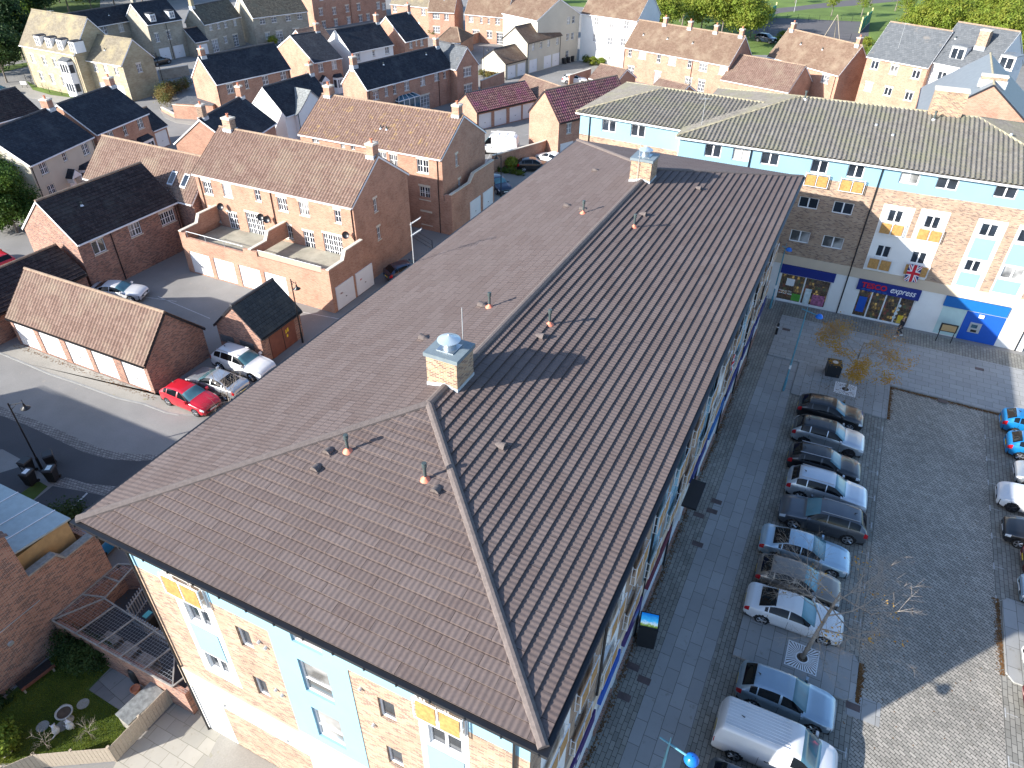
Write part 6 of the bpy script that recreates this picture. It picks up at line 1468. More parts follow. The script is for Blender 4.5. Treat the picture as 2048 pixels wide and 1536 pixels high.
TC = {}
def tree(key, name, label, x, y, h, r_, leaf_m, n=5000, size=.22, seed=0, trunk=.25, group=None, rz=0, sc=1, low=.35, cat='tree'):
    if key in TC:
        t = copy_tree(TC[key])
    else:
        rng = random.Random(seed); t = thing(name, label, cat); TC[key] = t; k = MB(); blobs = []
        H = h; zc = H*(low+1)/2
        k.cyl((0, 0, -.05), (0.05, 0, H*low), trunk*.6, trunk*.42, n=8); k.cyl((.05, 0, H*low), (0, .1, H*.8), trunk*.42, trunk*.12, n=7)
        nb = 9
        for i in range(nb):
            a = 2*math.pi*i/nb+rng.uniform(-.3, .3); zz = H*(low+.08)+(H*(1-low))*rng.uniform(.05, .75); rr = r_*rng.uniform(.35, .62)*(1 if zz < H*.75 else .6)
            br = r_*rng.uniform(.34, .5); p = (math.cos(a)*rr, math.sin(a)*rr, min(zz, H-br*.8)); blobs.append((*p, br)); k.cyl((.03, 0, H*low+(zz-H*low)*.3), p, trunk*.22, trunk*.06, n=5)
        blobs.append((0, 0, H-r_*.42, r_*.45)); blobs.append((0, 0, H*(low+1)/2, r_*.55))
        leaf_cloud(rng, blobs, n, size).build('crown', leaf_m, t); k.build('trunk', 'bark', t)
    t.location = (x, y, 0); t.rotation_euler = (0, 0, rz); t.scale = (sc, sc, sc) if not isinstance(sc, tuple) else sc; t['label'] = label; t['category'] = cat
    t.name = name
    if group: t['group'] = group
    elif 'group' in t: del t['group']
    return t
def ptree(key, px, py, label, sc=1, rz=0, **kw):
    p = at(px, py); return tree(key, kw.pop('name', 'broadleaf_tree'), label, p.x, p.y, kw.pop('h', 9), kw.pop('r', 4.2), kw.pop('m', 'leaf_lime'), rz=rz, sc=sc, **kw)
GT1, GT2, GT3, GT4 = 'lime green trees behind the four-chimney terrace', 'trees beyond the grey slate block', 'dark trees at the top left corner', 'park trees'
V = (('furthest left', 1325, 70, .8), ('next to the white block gable', 1362, 52, 1.0), ('filling the gap above the first chimney', 1400, 62, .95), ('above the second chimney', 1440, 74, 1.0), ('above the third chimney', 1480, 84, .9), ('behind, reaching the top edge', 1430, 40, 1.1), ('rear left, at the top edge', 1360, 30, 1.0), ('rearmost in the row right of the white block', 1310, 25, .9), ('right end of the row by the ball court', 1500, 62, .75))
for i, (s_, px, py, sc) in enumerate(V): ptree('lime%d' % (i % 3), px, py+13, 'lime green tree behind the four-chimney terrace, '+s_, sc*1.3, i*1.3, seed=11+i, n=9000, size=.17, low=.22, h=8.5, r=4.3, group=GT1)
V = ((1815, 62), (1850, 70), (1890, 74), (1925, 80), (1960, 88), (2000, 95), (2040, 104), (2085, 112), (1850, 40), (1900, 44), (1950, 52), (2000, 58), (2050, 64), (1880, 20), (1940, 24), (2000, 28), (2060, 34), (1930, 6), (2010, 8))
for i, (px, py) in enumerate(V):
    col = i if i < 8 else i-8 if i < 13 else i-13
    ptree('lime%d' % (i % 3) if i % 4 else 'green0', px, py+28, 'green tree beyond the grey slate block, %s from the left in the %s row' % (('first', 'second', 'third', 'fourth', 'fifth', 'sixth', 'seventh', 'eighth')[col], 'near' if i < 8 else 'second' if i < 13 else 'third' if i < 17 else 'farthest') if i < 17 else ('green tree at the very top edge, left of two above the slate block' if i == 17 else 'green tree at the very top edge, right of two above the slate block'), .9+.12*(i % 3), i*2.1, seed=31+i, n=9000, size=.17, low=.22, h=8.5, r=4.3, group=GT2)
V = ((14, 165), (48, 120), (10, 115), (70, 62), (30, 70), (0, 60), (60, 20), (95, 30), (140, 28), (185, 22), (20, 25), (230, 14), (120, 5), (190, -4), (285, 4), (335, -4), (392, -10), (-40, 150))
nm_ = ('by the road at the left edge', 'touching the dormered house', 'left edge, second up', 'beside the dormered house roof', 'left edge, mid height', 'left edge, pale crown', 'above the dormered house ridge', 'above the television aerial', 'over the long dark roof, left part', 'over the long dark roof, middle', 'top left corner', 'over the long dark roof, right part', 'top edge above the aerial', 'top edge above the dark roof', 'behind the small dormers', 'top edge beside the cream gable chimney', 'top edge behind the cream gable chimney', 'beyond the left edge, its crown just in frame')
for i, (px, py) in enumerate(V): ptree('green0' if i in (4, 6, 8, 12, 13) else 'dark%d' % (i % 2), px, py, 'dark green tree '+nm_[i], 1.15+.15*(i % 3), i*1.7, seed=61+i, m='leaf_green' if i in (4, 6, 8, 12, 13) else 'leaf_dark', n=9000, size=.18, low=.1, h=8.5, r=4.3, group=GT3)
V = ((1060, 38), (1078, 32), (1045, 15), (1090, 8), (1020, -8), (1150, -22), (1190, -20))
for i, (px, py) in enumerate(V): ptree('lime%d' % (i % 3), px, py, 'green tree '+('in the gap left of the cream gable, front', 'in the gap left of the cream gable, right', 'in the gap left of the cream gable, behind', 'beside the cream gable peak', 'at the top edge right of the brown roofs', 'at the top edge behind the white block, left', 'at the top edge behind the white block, right')[i], .62, i, seed=91+i, group='trees in the gap beside the cream gable')
V = ((1662, 33, .62), (1722, 34, .62), (1790, 22, .7), (1740, 14, .5), (1590, 6, .55), (1650, -4, .6), (1540, -2, .6), (1470, 8, .6), (1805, 48, .75), (1700, -10, .6))
for i, (px, py, sc) in enumerate(V): ptree('thin0', px, py, 'small park tree '+('standing behind the ball court fence', 'right of the ball court on the grass', 'at the corner of the tree mass by the slate block', 'beside the park path', 'at the top edge above the path', 'at the top edge above the path fork', 'at the top edge left of the green goal', 'left of the green goal wall', 'just left of the slate roof ridge', 'at the top edge, far right of the park')[i], sc, i*.9, seed=17, m='leaf_lime', n=2600, size=.16, h=8, r=3.4, low=.4, trunk=.35, group=GT4)
ptree('bush0', 1722, 116, 'bright green small tree between the brick pair and the slate block', .75, 0, name='small_tree', h=5, r=2.4, n=5000, size=.13, low=.12, seed=5); ptree('bush0', 1560, 88, 'yellow-green small tree beside a chimney of the brick pair', .5, 1, name='small_tree'); ptree('bush0', 1590, 92, 'yellow-green shrub peeping over the brick pair ridge', .45, 2, name='small_tree')
p = at(38, 466); tree('con0', 'evergreen_tree', 'dense dark green evergreen at the left edge beside the cream rendered house', p.x-.3, p.y, 6.6, 3.3, 'leaf_mid', n=26000, size=.12, seed=8, low=.05); p = at(2, 440); tree('con0', 'evergreen_tree', 'second dark evergreen crown cut by the left edge', p.x-1, p.y+1.5, 6.6, 3.3, 'leaf_dark', rz=2, sc=.95)
def hedge(name, label, p0, p1, h, w_, m, n=4000, size=.09, seed=1, cat='hedge'):
    p0, p1 = Vector(p0).to_2d(), Vector(p1).to_2d(); d = p1-p0; rng = random.Random(seed); t = thing(name, label, cat, (p0.x, p0.y, 0), math.atan2(d.y, d.x)); nb = max(1, int(d.length/(w_*.6)))
    leaf_cloud(rng, [(d.length*(i+.5)/nb, rng.uniform(-.1, .1), h*.55, max(w_*.6, h*.5)*rng.uniform(.85, 1.1)) for i in range(nb)], n, size).build('foliage', m, t)
    k = MB(); [k.cyl((d.length*(i+.5)/nb, 0, 0), (d.length*(i+.5)/nb, .05, h*.6), .03, n=5) for i in range(nb)]; k.build('stem', 'bark', t); return t
hedge('hedge', 'tall golden-green hedge at the street bend', at(333, 215), at(338, 190), 2.4, 1.6, 'leaf_hedge', 6000); hedge('hedge', 'copper-red hedge beside the black-roofed brick house gable', at(345, 190), at(378, 178), 1.8, 1.2, 'leaf_hedge', 5000, seed=2)
hedge('hedge', 'green hedge in front of the cream double garage', at(962, 152), at(1000, 161), 1.1, 1.0, 'leaf_hedge', 4000, seed=3); hedge('shrub', 'light green shrub by the dark hatchback behind the yard wall', at(1018, 338), at(1030, 340), 1.5, 1.3, 'leaf_lime', 3000, .1, 4, 'shrub'); hedge('shrub', 'small pale shrub at the end of the yard wall', at(994, 333), at(1000, 334), .8, .7, 'leaf_lime', 1200, .08, 5, 'shrub')
hedge('shrub', 'low ground shrubs along the bed by the yard wall', at(985, 340), at(1048, 352), .5, .7, 'leaf_green', 2500, .08, 6, 'shrub'); hedge('shrub', 'round green shrub left of the three by the white block', at(1170, 125), at(1172, 125), 1.2, 1.2, 'leaf_green', 1500, .09, 7, 'shrub'); hedge('shrub', 'round lime shrub, middle one by the white block', at(1184, 130), at(1186, 130), 1.3, 1.2, 'leaf_lime', 1500, .09, 8, 'shrub'); hedge('shrub', 'round lime shrub, right of the three by the white block', at(1200, 130), at(1202, 130), 1.2, 1.2, 'leaf_lime', 1500, .09, 9, 'shrub')
hedge('hedge', 'green bush row behind the narrow brick houses', at(540, 92), at(556, 90), 1.8, 1.4, 'leaf_lime', 2500, seed=10); hedge('shrub', 'dark bush right of the small black-roofed brick house', at(862, 76), at(870, 74), 1.8, 1.4, 'leaf_green', 2000, .1, 11, 'shrub')
hedge('climber', 'dark climbing plant in the corner of garden wall and cage', (-7.1, .15), (-4.9, .15), 1.5, .7, 'leaf_dark', 9000, .055, 12, 'climber'); hedge('shrub', 'dark shrub under the corner of the brown roof', at(138, 1062), at(146, 1052), 1.9, 1.1, 'leaf_dark', 3000, .07, 13, 'shrub')
hedge('shrub', 'glossy leafy bush in the bottom left corner of the garden', (-5.9, -4.3), (-5.0, -4.0), 1.2, .9, 'leaf_lime', 3500, .085, 14, 'shrub'); hedge('shrub', 'low plants along the foot of the big shaded brick wall', (-7.35, -4.6), (-7.3, -2.6), .6, .5, 'leaf_dark', 1500, .06, 15, 'shrub')
def bare_tree(name, label, x, y, H, seed, spread=1.0, lean=(0, 0), mat_='bark_pale', leaves=None, group=None, tr=.09, twig=5, cat='tree'):
    rng = random.Random(seed); t = thing(name, label, cat, (x, y, 0), 0, group); k = MB(); tips = []
    k2 = MB()
    def grow(p, d, L, r_, depth):
        n_ = 4; q = p
        for i in range(n_):
            d = (d+Vector((rng.gauss(0, .09), rng.gauss(0, .09), rng.gauss(0, .05)+.02))).normalized(); q2 = q+d*(L/n_)
            (k if depth < 2 else k2).cyl(q, q2, r_*(1-.55*i/n_), r_*(1-.55*(i+1)/n_), n=7 if depth < 2 else (4 if depth < 3 else 3), cap=False)
            if depth >= 1 and depth < twig and i > 0:
                for _ in range(1 if depth > 1 else 2):
                    a = rng.uniform(0, 6.28); o = d.orthogonal().normalized(); o.rotate(Matrix.Rotation(a, 3, d)); dd = (d*.75+o*rng.uniform(.5, .9)*spread+Vector((0, 0, .08))).normalized(); grow(q2, dd, L*rng.uniform(.45, .7), max(.004, r_*.42), depth+1)
            q = q2
        tips.append(q)
        if depth < twig:
            for _ in range(2): 
                dd = (d+Vector((rng.gauss(0, .35), rng.gauss(0, .35), rng.gauss(0, .2)))*spread).normalized(); grow(q, dd, L*rng.uniform(.5, .72), max(.004, r_*.42), depth+1)
    base = Vector((0, 0, -.02)); top = Vector((lean[0], lean[1], H*.5)); k.cyl(base, top, tr, tr*.65, n=9)
    k.cyl(top, top+Vector((lean[0]*.4, lean[1]*.4, H*.22)), tr*.65, tr*.4, n=8)
    for i in range(9):
        a = 2*math.pi*i/9*1.618*2; z = H*(.34+.40*i/9); q = base.lerp(top, min(1, z/(H*.5))) if z < H*.5 else top+Vector((lean[0]*.4, lean[1]*.4, H*.22))*((z-H*.5)/(H*.22))
        d = Vector((math.cos(a)*spread, math.sin(a)*spread, .42+.3*i/9)).normalized(); grow(q, d, H*rng.uniform(.24, .36), tr*.34, 1)
    k.build('trunk', mat_, t, smooth=True); k2.build('branches', mat_, t)
    if leaves:
        b = MB()
        for q in tips:
            if leaves(q) < rng.random(): continue
            for _ in range(rng.randint(5, 12)):
                p = q+Vector((rng.gauss(0, .16), rng.gauss(0, .16), rng.gauss(0, .12))); s = rng.uniform(.035, .075); u = Vector((rng.gauss(0, 1), rng.gauss(0, 1), rng.gauss(0, .6))).normalized(); v = u.orthogonal().normalized(); b.face([p-u*s, p-v*s*.5, p+u*s, p+v*s*.5])
        b.build('leaves', 'leaf_yellow', t)
    return t
GB = 'street trees in the car park and square'
bare_tree('street_tree', 'nearly bare street tree with last yellow leaves, in the far square by the supermarket', 23.85, 38.8, 5.6, 5, 1.0, (.1, .3), leaves=lambda q: .95 if q.z < 3.9 and q.x < .6 else .5 if q.z < 3.7 else .02, group=GB, tr=.08, twig=4)
bare_tree('street_tree', 'bare street tree growing from the near square grate among the parked cars', 24.2, 15.3, 6.2, 12, 1.3, (.35, .5), leaves=lambda q: .008, group=GB, tr=.11, twig=4)
bare_tree('street_tree', 'bare street tree mostly beyond the right edge, twigs in the sun', 37.0, 21.5, 6.2, 21, 1.15, (0, 0), leaves=lambda q: .04, group=GB, tr=.10, twig=3)
bare_tree('street_tree', 'sunlit bare white-twigged tree at the bonnets of the red hatchback and coupe', -12.3, 16.6, 3.6, 9, 1.0, (-.3, .2), leaves=None, group='bare trees about the estate', tr=.06, twig=3)
p = at(455, 212); bare_tree('bush', 'leafless grey bush by the flat-roofed brick store', p.x-.5, p.y, 3.0, 33, 1.0, (0, 0), group='bare trees about the estate', tr=.05, twig=4, mat_='bark'); p = at(362, 186); bare_tree('bush', 'dead pale shrub between the golden hedge and copper hedge', p.x, p.y, 2.2, 35, 1.0, (0, 0), tr=.03, twig=3, cat='bush')
for i, (px, py) in enumerate(((100, 1500), (186, 1478))): p = at(px, py); bare_tree('sapling', ('twiggy bare sapling left on the lawn edge', 'sapling with a few leaves right on the lawn edge')[i], p.x, p.y, 1.3, 41+i, 1.0, (0, 0), tr=.02, twig=2, cat='sapling')
# ------------------------------------------------------------ street furniture and people
def grate(x, y, s, label):
    t = thing('tree_grate', label, 'tree grate', (x, y, .1), 0, 'square tree grates'); m = MB(); z = .012; h = s/2
    for (a, b_, c_, d_) in ((-h, h, -h, -h+.05), (-h, h, h-.05, h), (-h, -h+.05, -h+.05, h-.05), (h-.05, h, -h+.05, h-.05)): m.box(a, b_, c_, d_, 0, z)
    n_ = 36
    for i in range(n_):
        a = 2*math.pi*i/n_; c_, s_ = math.cos(a), math.sin(a); R1 = min(h/max(abs(c_), 1e-6), h/max(abs(s_), 1e-6))-.04; r0 = .27; w0, w1 = .014, .040*R1/h
        m.hexa([(c_*r0+s_*w0, s_*r0-c_*w0), (c_*R1+s_*w1, s_*R1-c_*w1), (c_*R1-s_*w1, s_*R1+c_*w1), (c_*r0-s_*w0, s_*r0+c_*w0)], 0, z)
    for i in range(24):
        a0, a1 = 2*math.pi*i/24, 2*math.pi*(i+1)/24; m.hexa([(math.cos(a0)*.25, math.sin(a0)*.25), (math.cos(a0)*.31, math.sin(a0)*.31), (math.cos(a1)*.31, math.sin(a1)*.31), (math.cos(a1)*.25, math.sin(a1)*.25)], 0, z+.001)
    m.build('grille', 'sign_white', t); MB().box(-h, h, -h, h, .0005, .003).build('pit', 'soil', t)
grate(24.2, 15.3, 1.45, 'pale square grate round the bare tree between the parked cars'); grate(23.85, 38.95, 1.45, 'pale square grate round the yellow-leaved tree in the far square')
def blue_lamp(x, y, h, domes, label, group='tall blue-green lamp posts along the shop street'):
    t = thing('street_lamp', label, 'street lamp', (x, y, .05), 0, group)
    MB().lathe([(.085, 0), (.085, 1.1), (.055, 1.15), (.05, h*.8), (.03, h*.93), (.03, h-.5), (.012, h)], 12).build('post', 'post_blue', t, smooth=False); MB().cyl((0, 0, 1.9), (0, 0, 2.2), .075, n=10).build('band', 'sign_white', t)
    a_ = MB(); 
    for (dx, dy) in domes:
        n2 = Vector((dx, dy)).normalized(); a_.cyl((-n2.x*.35, -n2.y*.35, h-.42), (dx-n2.x*.18, dy-n2.y*.18, h-.42), .035, .045, n=8)
    a_.build('arm', 'post_blue', t)
    for (dx, dy) in domes:
        d_ = MB().lathe([(.02, .22), (.09, .21), (.17, .15), (.22, .05), (.25, .0), (.25, -.03), (.22, -.05)], 24, (dx, dy, h-.48)).build('dome', 'dome_blue', t, smooth=True); MB().lathe([(0, -.12), (.12, -.10), (.2, -.05)], 16, (dx, dy, h-.48)).build('lens', 'lamp_clear', d_)
blue_lamp(19.88, 36.84, 7.0, [(.85, -.35)], 'blue-green lamp post standing in the middle of the paved street')
p = at(1342, 1476, 7.3); dm = at(1383, 1520, 6.85); blue_lamp(p.x, p.y, 7.3, [(dm.x-p.x, dm.y-p.y)], 'blue-green lamp post rising past the bottom edge with its bright blue dome')
blue_lamp(16.95, 48.3, 6.0, [(.3, -.2)], 'blue-green lamp post against the supermarket corner')
def estate_lamp(x, y, h, ang, label, arm=.75):
    t = thing('street_lamp', label, 'street lamp', (x, y, 0), ang, 'black estate lamp posts with hanging shades')
    MB().lathe([(.08, 0), (.08, .9), (.05, .95), (.045, h), (0, h+.02)], 10).build('post', 'iron_black', t); m = MB(); m.cyl((0, 0, h-.15), (arm, 0, h-.05), .025, n=6); m.cyl((0, 0, h-.5), (arm*.5, 0, h-.12), .015, n=5); m.cyl((arm, 0, h+.12), (arm, 0, h-.2), .02, n=6); m.build('arm', 'iron_black', t)
    MB().lathe([(.05, .0), (.07, -.12), (.1, -.2), (.27, -.32), (.27, -.34), (.1, -.3)], 16, (arm, 0, h-.15)).build('shade', 'iron_black', t, smooth=True); MB().lathe([(0, -.46), (.12, -.42), (.16, -.33)], 12, (arm, 0, h-.15)).build('lens', 'lamp_clear', t)
a_ = at(51, 817, 4.6); estate_lamp(-19.65, 7.86, 5.1, math.atan2(a_.y-7.86, a_.x+19.65), 'black lamp post with hanging shade above the four wheelie bins'); a_ = at(594, 578, 5.0); estate_lamp(-14.64, 26.33, 5.5, math.atan2(a_.y-26.33, a_.x+14.64), 'black lamp post behind the brick hut')
p = at(1002, 405); estate_lamp(p.x, p.y, 5.2, R_(160), 'black lamp post in the lane by the far garage block'); p = at(968, 160); estate_lamp(p.x, p.y, 5.2, 0, 'black lamp post beside the hedge of the cream garages')
p = at(328, 170); estate_lamp(p.x, p.y, 4.8, R_(190), 'black lamp post behind the golden hedge')
# television aerial mast on the eave
b_ = at(831, 527, 12.55)
def zab(b, px, py):
    d = ray(px, py); best = None
    A = Vector((d.x, d.y)); q = (b-CAM).to_2d(); t_ = A.dot(q)/A.dot(A); return CAM.z+d.z*t_-b.z
hm = zab(b_, 825.5, 446); t = thing('tv_aerial', 'tall television aerial mast with twin combs on the left eave of the brown roof', 'aerial', (-.12, b_.y, 10.5), R_(20))
hm += 2.05; MB().cyl((0, 0, 0), (0, 0, hm), .03, n=8).build('mast', 'galv', t)
for i, (z, w_) in enumerate(((hm-.1, .28), (hm-.75, .34))):
    m = MB(); m.cyl((-.05, 0, z), (.55, 0, z+.42), .014, n=5)
    for k_ in range(9):
        m.cyl((.0+k_*.066, -w_*.7, z+.035+k_*.046), (.0+k_*.066, w_*.7, z+.035+k_*.046), .009, n=4)
    m.build('comb', 'galv', t)
for k_, (px, py, z, nm) in enumerate(((1412, 195, 15.2, 'ribbed roof of the blue left wing'), (1812, 45, 14, 'slate roof at upper right'), (100, 20, 11, 'long dark roof behind the dormered house'))):
    p = at(px, py, z); t = thing('tv_aerial', 'thin television aerial on the '+nm, 'aerial', (p.x, p.y, z-3.0), R_(30), 'thin rooftop aerials'); MB().cyl((0, 0, 0), (0, 0, 3.0), .02, n=6).build('mast', 'galv', t); m = MB(); m.cyl((-.5, 0, 2.9), (.5, 0, 2.9), .012, n=4); [m.cyl((-.45+i*.15, -.2, 2.9), (-.45+i*.15, .2, 2.9), .008, n=4) for i in range(7)]; m.build('comb', 'galv', t)
# satellite dishes are fixed to the near terrace
tk, Mk = HS['K'][0], HS['K'][1]; ik = Mk.inverted()
for px, py in ((442, 413), (522, 434), (534, 439), (692, 470)):
    n_ = Mk.to_3x3() @ Vector((0, -1, 0)); p0 = Mk @ Vector((0, -.2, 0)); q = ik @ hitp(px, py, n_, n_.dot(p0)); o = MB().lathe([(0, .0), (.15, .02), (.26, .07), (.32, .12)], 18).build('satellite_dish', 'gutter_black', tk, smooth=True); o.location = q; o.rotation_euler = (R_(70), 0, R_(20)); MB().cyl((0, 0, -.02), (0, .1, -.3), .02, n=6).build('bracket', 'galv', o)
# digital display
t = thing('display_kiosk', 'black street kiosk with a glowing blue sky picture on its slanted screen', 'kiosk', (17.25, 12.9, .012), R_(12))
MB().hexa([(-.42, -.38), (.42, -.38), (.42, .38), (-.42, .38)], 0, 1.35, [(-.46, -.22), (.46, -.22), (.46, .40), (-.46, .40)]).build('body', 'plastic_black', t, bevel=.06)
c0, c1 = Vector((-.40, -.20, 1.37)), Vector((.40, .36, 1.62))
def scr(name, u0, u1, v0, v1, m, off): 
    f = lambda u, v: (c0.x+(c1.x-c0.x)*u, c0.y+(c1.y-c0.y)*v-.0, c0.z+(c1.z-c0.z)*v+off+.03); return MB().face([f(u0, v0), f(u1, v0), f(u1, v1), f(u0, v1)])
MB().prism([(-.46, -.25, 1.3), (-.46, -.25, 1.36), (-.46, .42, 1.66), (-.46, .42, 1.3)], (.92, 0, 0)).build('housing', 'gutter_black', t, bevel=.02)
def scr_mat():
    m, tt, b = mat('screen_picture'); u = tt.nodes.new('ShaderNodeTexCoord'); sp = tt.nodes.new('ShaderNodeSeparateXYZ'); tt.links.new(u.outputs['Object'], sp.inputs[0])
    n1 = noise(tt, u.outputs['Object'], 9, 4); ad = N(tt, 'ShaderNodeMath', _operation='MULTIPLY_ADD'); ad.inputs[1].default_value = .25; tt.links.new(n1, ad.inputs[0]); tt.links.new(sp.outputs['Y'], ad.inputs[2])
    cr = tt.nodes.new('ShaderNodeValToRGB'); e = cr.color_ramp.elements; e[0].position = .0; e[0].color = (.05, .10, .02, 1); e[1].position = .9; e[1].color = (.0, .16, .55, 1)
    for p_, c_ in ((.18, (.25, .35, .05, 1)), (.28, (.6, .75, .8, 1)), (.45, (.05, .45, .8, 1))): q_ = e.new(p_); q_.color = c_
    rr = N(tt, 'ShaderNodeMapRange'); rr.inputs[1].default_value = -.12; rr.inputs[2].default_value = .52; tt.links.new(ad.outputs[0], rr.inputs[0]); tt.links.new(rr.outputs[0], cr.inputs[0])
    tt.links.new(cr.outputs[0], b.inputs['Base Color']); tt.links.new(cr.outputs[0], b.inputs['Emission Color']); b.inputs['Emission Strength'].default_value = .22; b.inputs['Roughness'].default_value = .2
scr_mat(); scr('screen', 0, 1, 0, 1, '', .012).build('screen', 'screen_picture', t)
t = thing('litter_bin', 'square black litter bin strewn with yellow leaves in the far square', 'litter bin', (22.75, 40.55, .1), R_(8)); MB().box(-.48, .48, -.48, .48, 0, 1.0).build('body', 'plastic_black', t, bevel=.04); MB().cyl((0, 0, 1.001), (0, 0, 1.03), .2, n=16).build('lid_ring', 'galv', t); b = MB()
for _ in range(120): leaf(random.gauss(0, .25), random.gauss(0, .25), 1.01, .05)
for _ in range(90): x_, y_ = random.uniform(-.45, .45), random.uniform(-.45, .45); b.face([(x_-.04, y_, 1.012), (x_, y_-.03, 1.014), (x_+.04, y_, 1.02), (x_, y_+.03, 1.014)])
b.build('leaves', 'leaf_yellow', t)
p = at(1877, 684, .1); t = thing('notice_board', 'free-standing black notice board on two legs beside the cash machine', 'notice board', (p.x+.3, 49.1, .1), R_(4)); m = MB(); m.box(-.55, -.49, -.03, .03, 0, 1.55); m.box(.49, .55, -.03, .03, 0, 1.55); m.build('leg', 'iron_black', t); MB().box(-.60, .60, -.05, .05, .95, 1.62).build('frame', 'iron_black', t); MB().box(-.5, .5, -.056, -.051, 1.02, 1.55).build('poster', 'ply_tan', t)
p = at(1552, 668, .1); t = thing('bollard', 'black bollard with a white band near the shop corner', 'bollard', (p.x, p.y, .1), 0); MB().lathe([(.09, 0), (.09, .85), (.10, .87), (.09, .95), (.05, 1.02), (0, 1.03)], 14).build('post', 'iron_black', t, smooth=False); MB().cyl((0, 0, .62), (0, 0, .72), .095, n=14).build('band', 'sign_white', t)
for i, (px, py) in enumerate(((1532, 612), (1546, 613))):
    p = at(px, py); t = thing('cycle_stand', ('left', 'right')[i]+' steel hoop stand against the supermarket corner', 'cycle stand', (p.x, p.y, .05), R_(90), 'hoop stands by the supermarket corner'); m = MB(); m.cyl((-.35, 0, 0), (-.35, 0, .75), .025, n=8); m.cyl((.35, 0, 0), (.35, 0, .75), .025, n=8); m.cyl((-.35, 0, .75), (.35, 0, .75), .025, n=8); m.cyl((-.35, 0, .4), (.35, 0, .4), .02, n=8); m.build('hoop', 'galv', t)
# park: multi-use court walls and fence
def court_wall(pa, pb, label):
    a, b_ = at(*pa), at(*pb); d = (b_-a).to_2d(); t = thing('goal_wall', label, 'goal wall', (a.x, a.y, 0), math.atan2(d.y, d.x), 'goal walls of the ball court'); MB().box(0, d.length, -.05, .05, .1, 2.6).build('panel', 'court_green', t)
    for x in (0, d.length/2, d.length): MB().box(x-.12, x+.12, -.12, .12, 0, 3.2).build('post', 'court_yellow', t)
court_wall((1522, 50), (1548, 34), 'green goal wall with yellow posts at the left end of the ball court'); court_wall((1718, 66), (1738, 46), 'goal wall with yellow posts at the right end of the ball court')
def rail_fence(pts, label, h=1.2):
    P_ = [at(*p) for p in pts]; o = P_[0]; t = thing('railing', label, 'railing', (o.x, o.y, 0), 0, 'black railings'); m = MB(); r_ = MB()
    for a, b_ in zip(P_, P_[1:]):
        d = b_-a; n_ = max(1, int(d.length/2.4))
        for i in range(n_+1): q = a+d*i/n_-o; m.cyl((q.x, q.y, 0), (q.x, q.y, h), .035, n=5)
        for z in (h-.03, h*.5, .12): r_.cyl((a-o)+Vector((0, 0, z)), (b_-o)+Vector((0, 0, z)), .014, n=4)
    m.build('post', 'iron_black', t); r_.build('rail', 'iron_black', t)
rail_fence(((1552, 38), (1725, 45)), 'far railing of the ball court'); rail_fence(((1510, 66), (1700, 80)), 'near railing of the ball court'); rail_fence(((52, 160), (100, 186), (150, 196), (172, 200)), 'low black railing on the grass before the dormered house', .9); rail_fence(((815, 470), (865, 500)), 'black railing in the shade at the foot of the near terrace', 1.0)
for i, (px, py) in enumerate(((1512, 30), (1588, 8))): p = at(px, py+16); t = thing('lamp_column', ('slim park lamp column left of the green goal wall', 'slim pale pole in the park at the top edge')[i], 'lamp column', (p.x, p.y, 0)); MB().cyl((0, 0, 0), (0, 0, 5.5), .06, .04, n=6).build('post', 'galv', t)
a, b_ = at(1645, 84), at(1678, 86); t = thing('swing_frame', 'pale A-shaped swing frame in front of the ball court', 'swing', ((a.x+b_.x)/2, (a.y+b_.y)/2, 0), 0); m = MB()
for x_ in (-1.9, 1.9): m.cyl((x_, -1.2, 0), (0, 0, 5.2), .06, n=6)
m.cyl((0.4, 1.6, 0), (0, 0, 5.2), .06, n=6); m.build('frame', 'timber', t)
a = at(50, 176); t = thing('estate_sign', 'small white street sign tilted on the grass verge', 'sign', (a.x, a.y, 0), R_(20)); MB().box(-.5, .5, -.02, .02, .5, 1.0).build('plate', 'sign_white', t); m = MB(); m.cyl((-.4, .04, 0), (-.4, .04, 1.0), .03, n=5); m.cyl((.4, .04, 0), (.4, .04, 1.0), .03, n=5); m.build('post', 'iron_black', t)
# ------------------------------------------------------------ the pedestrian outside the supermarket
def skin_body(name, joints, edges, radii, m, parent, sub=2, root=0):
    me = bpy.data.meshes.new(name); me.from_pydata([Vector(j) for j in joints], edges, []); me.materials.append(MATS[m]); o = bpy.data.objects.new(name, me); COL.objects.link(o); o.parent = parent
    md = o.modifiers.new('skin', 'SKIN'); md.use_smooth_shade = True
    for i, r_ in enumerate(radii): v = me.skin_vertices[0].data[i]; v.radius = r_ if isinstance(r_, tuple) else (r_, r_)
    me.skin_vertices[0].data[root].use_root = True
    s_ = o.modifiers.new('sub', 'SUBSURF'); s_.levels = s_.render_levels = sub; return o
t = thing('person', 'person in dark clothes with white shoes walking past the supermarket door', 'person', (26.85, 48.35, .1), R_(200))
J = [(0, 0, .92), (0, 0, 1.12), (0, 0, 1.36), (0, .01, 1.48), (0, .02, 1.56), (0, .03, 1.66), (0, .02, 1.74),
     (0, .18, 1.40), (-.04, .24, 1.14), (.12, .22, .94), (.17, .21, .87), (0, -.18, 1.40), (.05, -.24, 1.14), (-.12, -.22, .96), (-.17, -.21, .88),
     (.02, .09, .86), (.20, .10, .48), (.10, .10, .08), (.26, .11, .04), (-.02, -.09, .86), (-.12, -.10, .48), (-.36, -.10, .12), (-.24, -.11, .04)]
E_ = [(0, 1), (1, 2), (2, 3), (3, 4), (4, 5), (5, 6), (2, 7), (7, 8), (8, 9), (9, 10), (2, 11), (11, 12), (12, 13), (13, 14), (0, 15), (15, 16), (16, 17), (17, 18), (0, 19), (19, 20), (20, 21), (21, 22)]
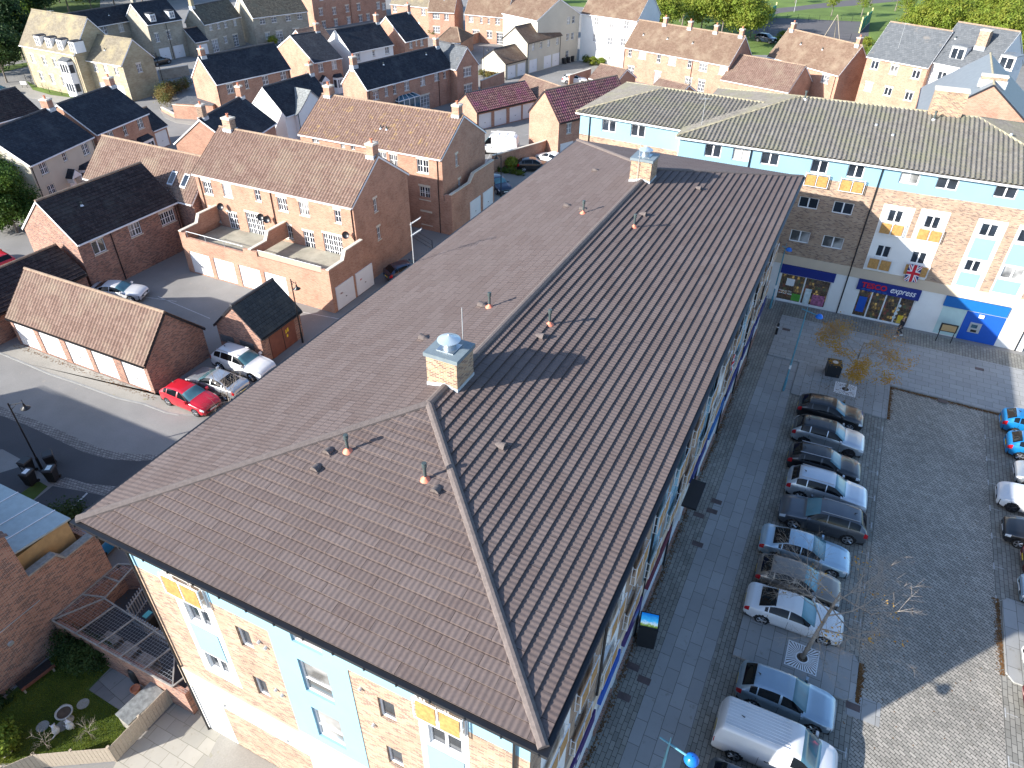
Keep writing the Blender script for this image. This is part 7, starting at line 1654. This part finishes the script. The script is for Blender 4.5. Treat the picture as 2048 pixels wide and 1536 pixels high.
RD = [(.15, .12), (.14, .11), (.17, .11), .06, .055, .095, .07, .07, .05, .04, .035, .07, .05, .04, .035, .095, .06, .04, .035, .095, .06, .04, .035]
body = skin_body('body', J, E_, RD, 'skin', t)
skin_body('jacket', [(0, 0, .84), (0, 0, 1.12), (0, 0, 1.36), (0, .005, 1.46), (0, .185, 1.40), (-.04, .245, 1.14), (.10, .225, .97), (0, -.185, 1.40), (.05, -.245, 1.14), (-.10, -.225, .98)], [(0, 1), (1, 2), (2, 3), (2, 4), (4, 5), (5, 6), (2, 7), (7, 8), (8, 9)], [(.19, .15), (.17, .135), (.19, .13), .075, .085, .065, .052, .085, .065, .052], 'cloth_dark', t)
skin_body('trousers', [(0, 0, .90), (.02, .09, .84), (.19, .10, .48), (.10, .10, .20), (-.02, -.09, .84), (-.11, -.10, .48), (-.31, -.10, .22)], [(0, 1), (1, 2), (2, 3), (0, 4), (4, 5), (5, 6)], [(.16, .13), .11, .075, .062, .11, .075, .062], 'cloth_dark', t)
skin_body('hair', [(-.02, .02, 1.72), (-.04, .02, 1.66), (-.05, .02, 1.58)], [(0, 1), (1, 2)], [.095, .09, .06], 'hair', t)
for (x, y, z, rz) in ((.17, .10, .045, 0), (-.31, -.10, .09, .3)): o = MB().hexa([(-.12, -.045), (.14, -.045), (.14, .045), (-.12, .045)], -.045, .05, [(-.10, -.035), (.06, -.035), (.06, .035), (-.10, .035)]).build('shoe', 'cloth_white', t, bevel=.015); o.location = (x, y, z); o.rotation_euler = (0, rz, 0)
for k_ in range(2):   # fingers: each hand gets five
    hx, hy, hz = J[10] if k_ == 0 else J[14]; sx = 1 if k_ == 0 else -1
    for f_ in range(4): skin_body('finger', [(hx, hy-.03+f_*.02, hz), (hx+sx*.02, hy-.032+f_*.021, hz-.04), (hx+sx*.01, hy-.032+f_*.021, hz-.075)], [(0, 1), (1, 2)], [.010, .009, .007], 'skin', body, 1)
    skin_body('finger', [(hx+sx*.01, hy-.03, hz+.02), (hx+sx*.04, hy-.045, hz-.01), (hx+sx*.045, hy-.045, hz-.035)], [(0, 1), (1, 2)], [.011, .010, .008], 'skin', body, 1)
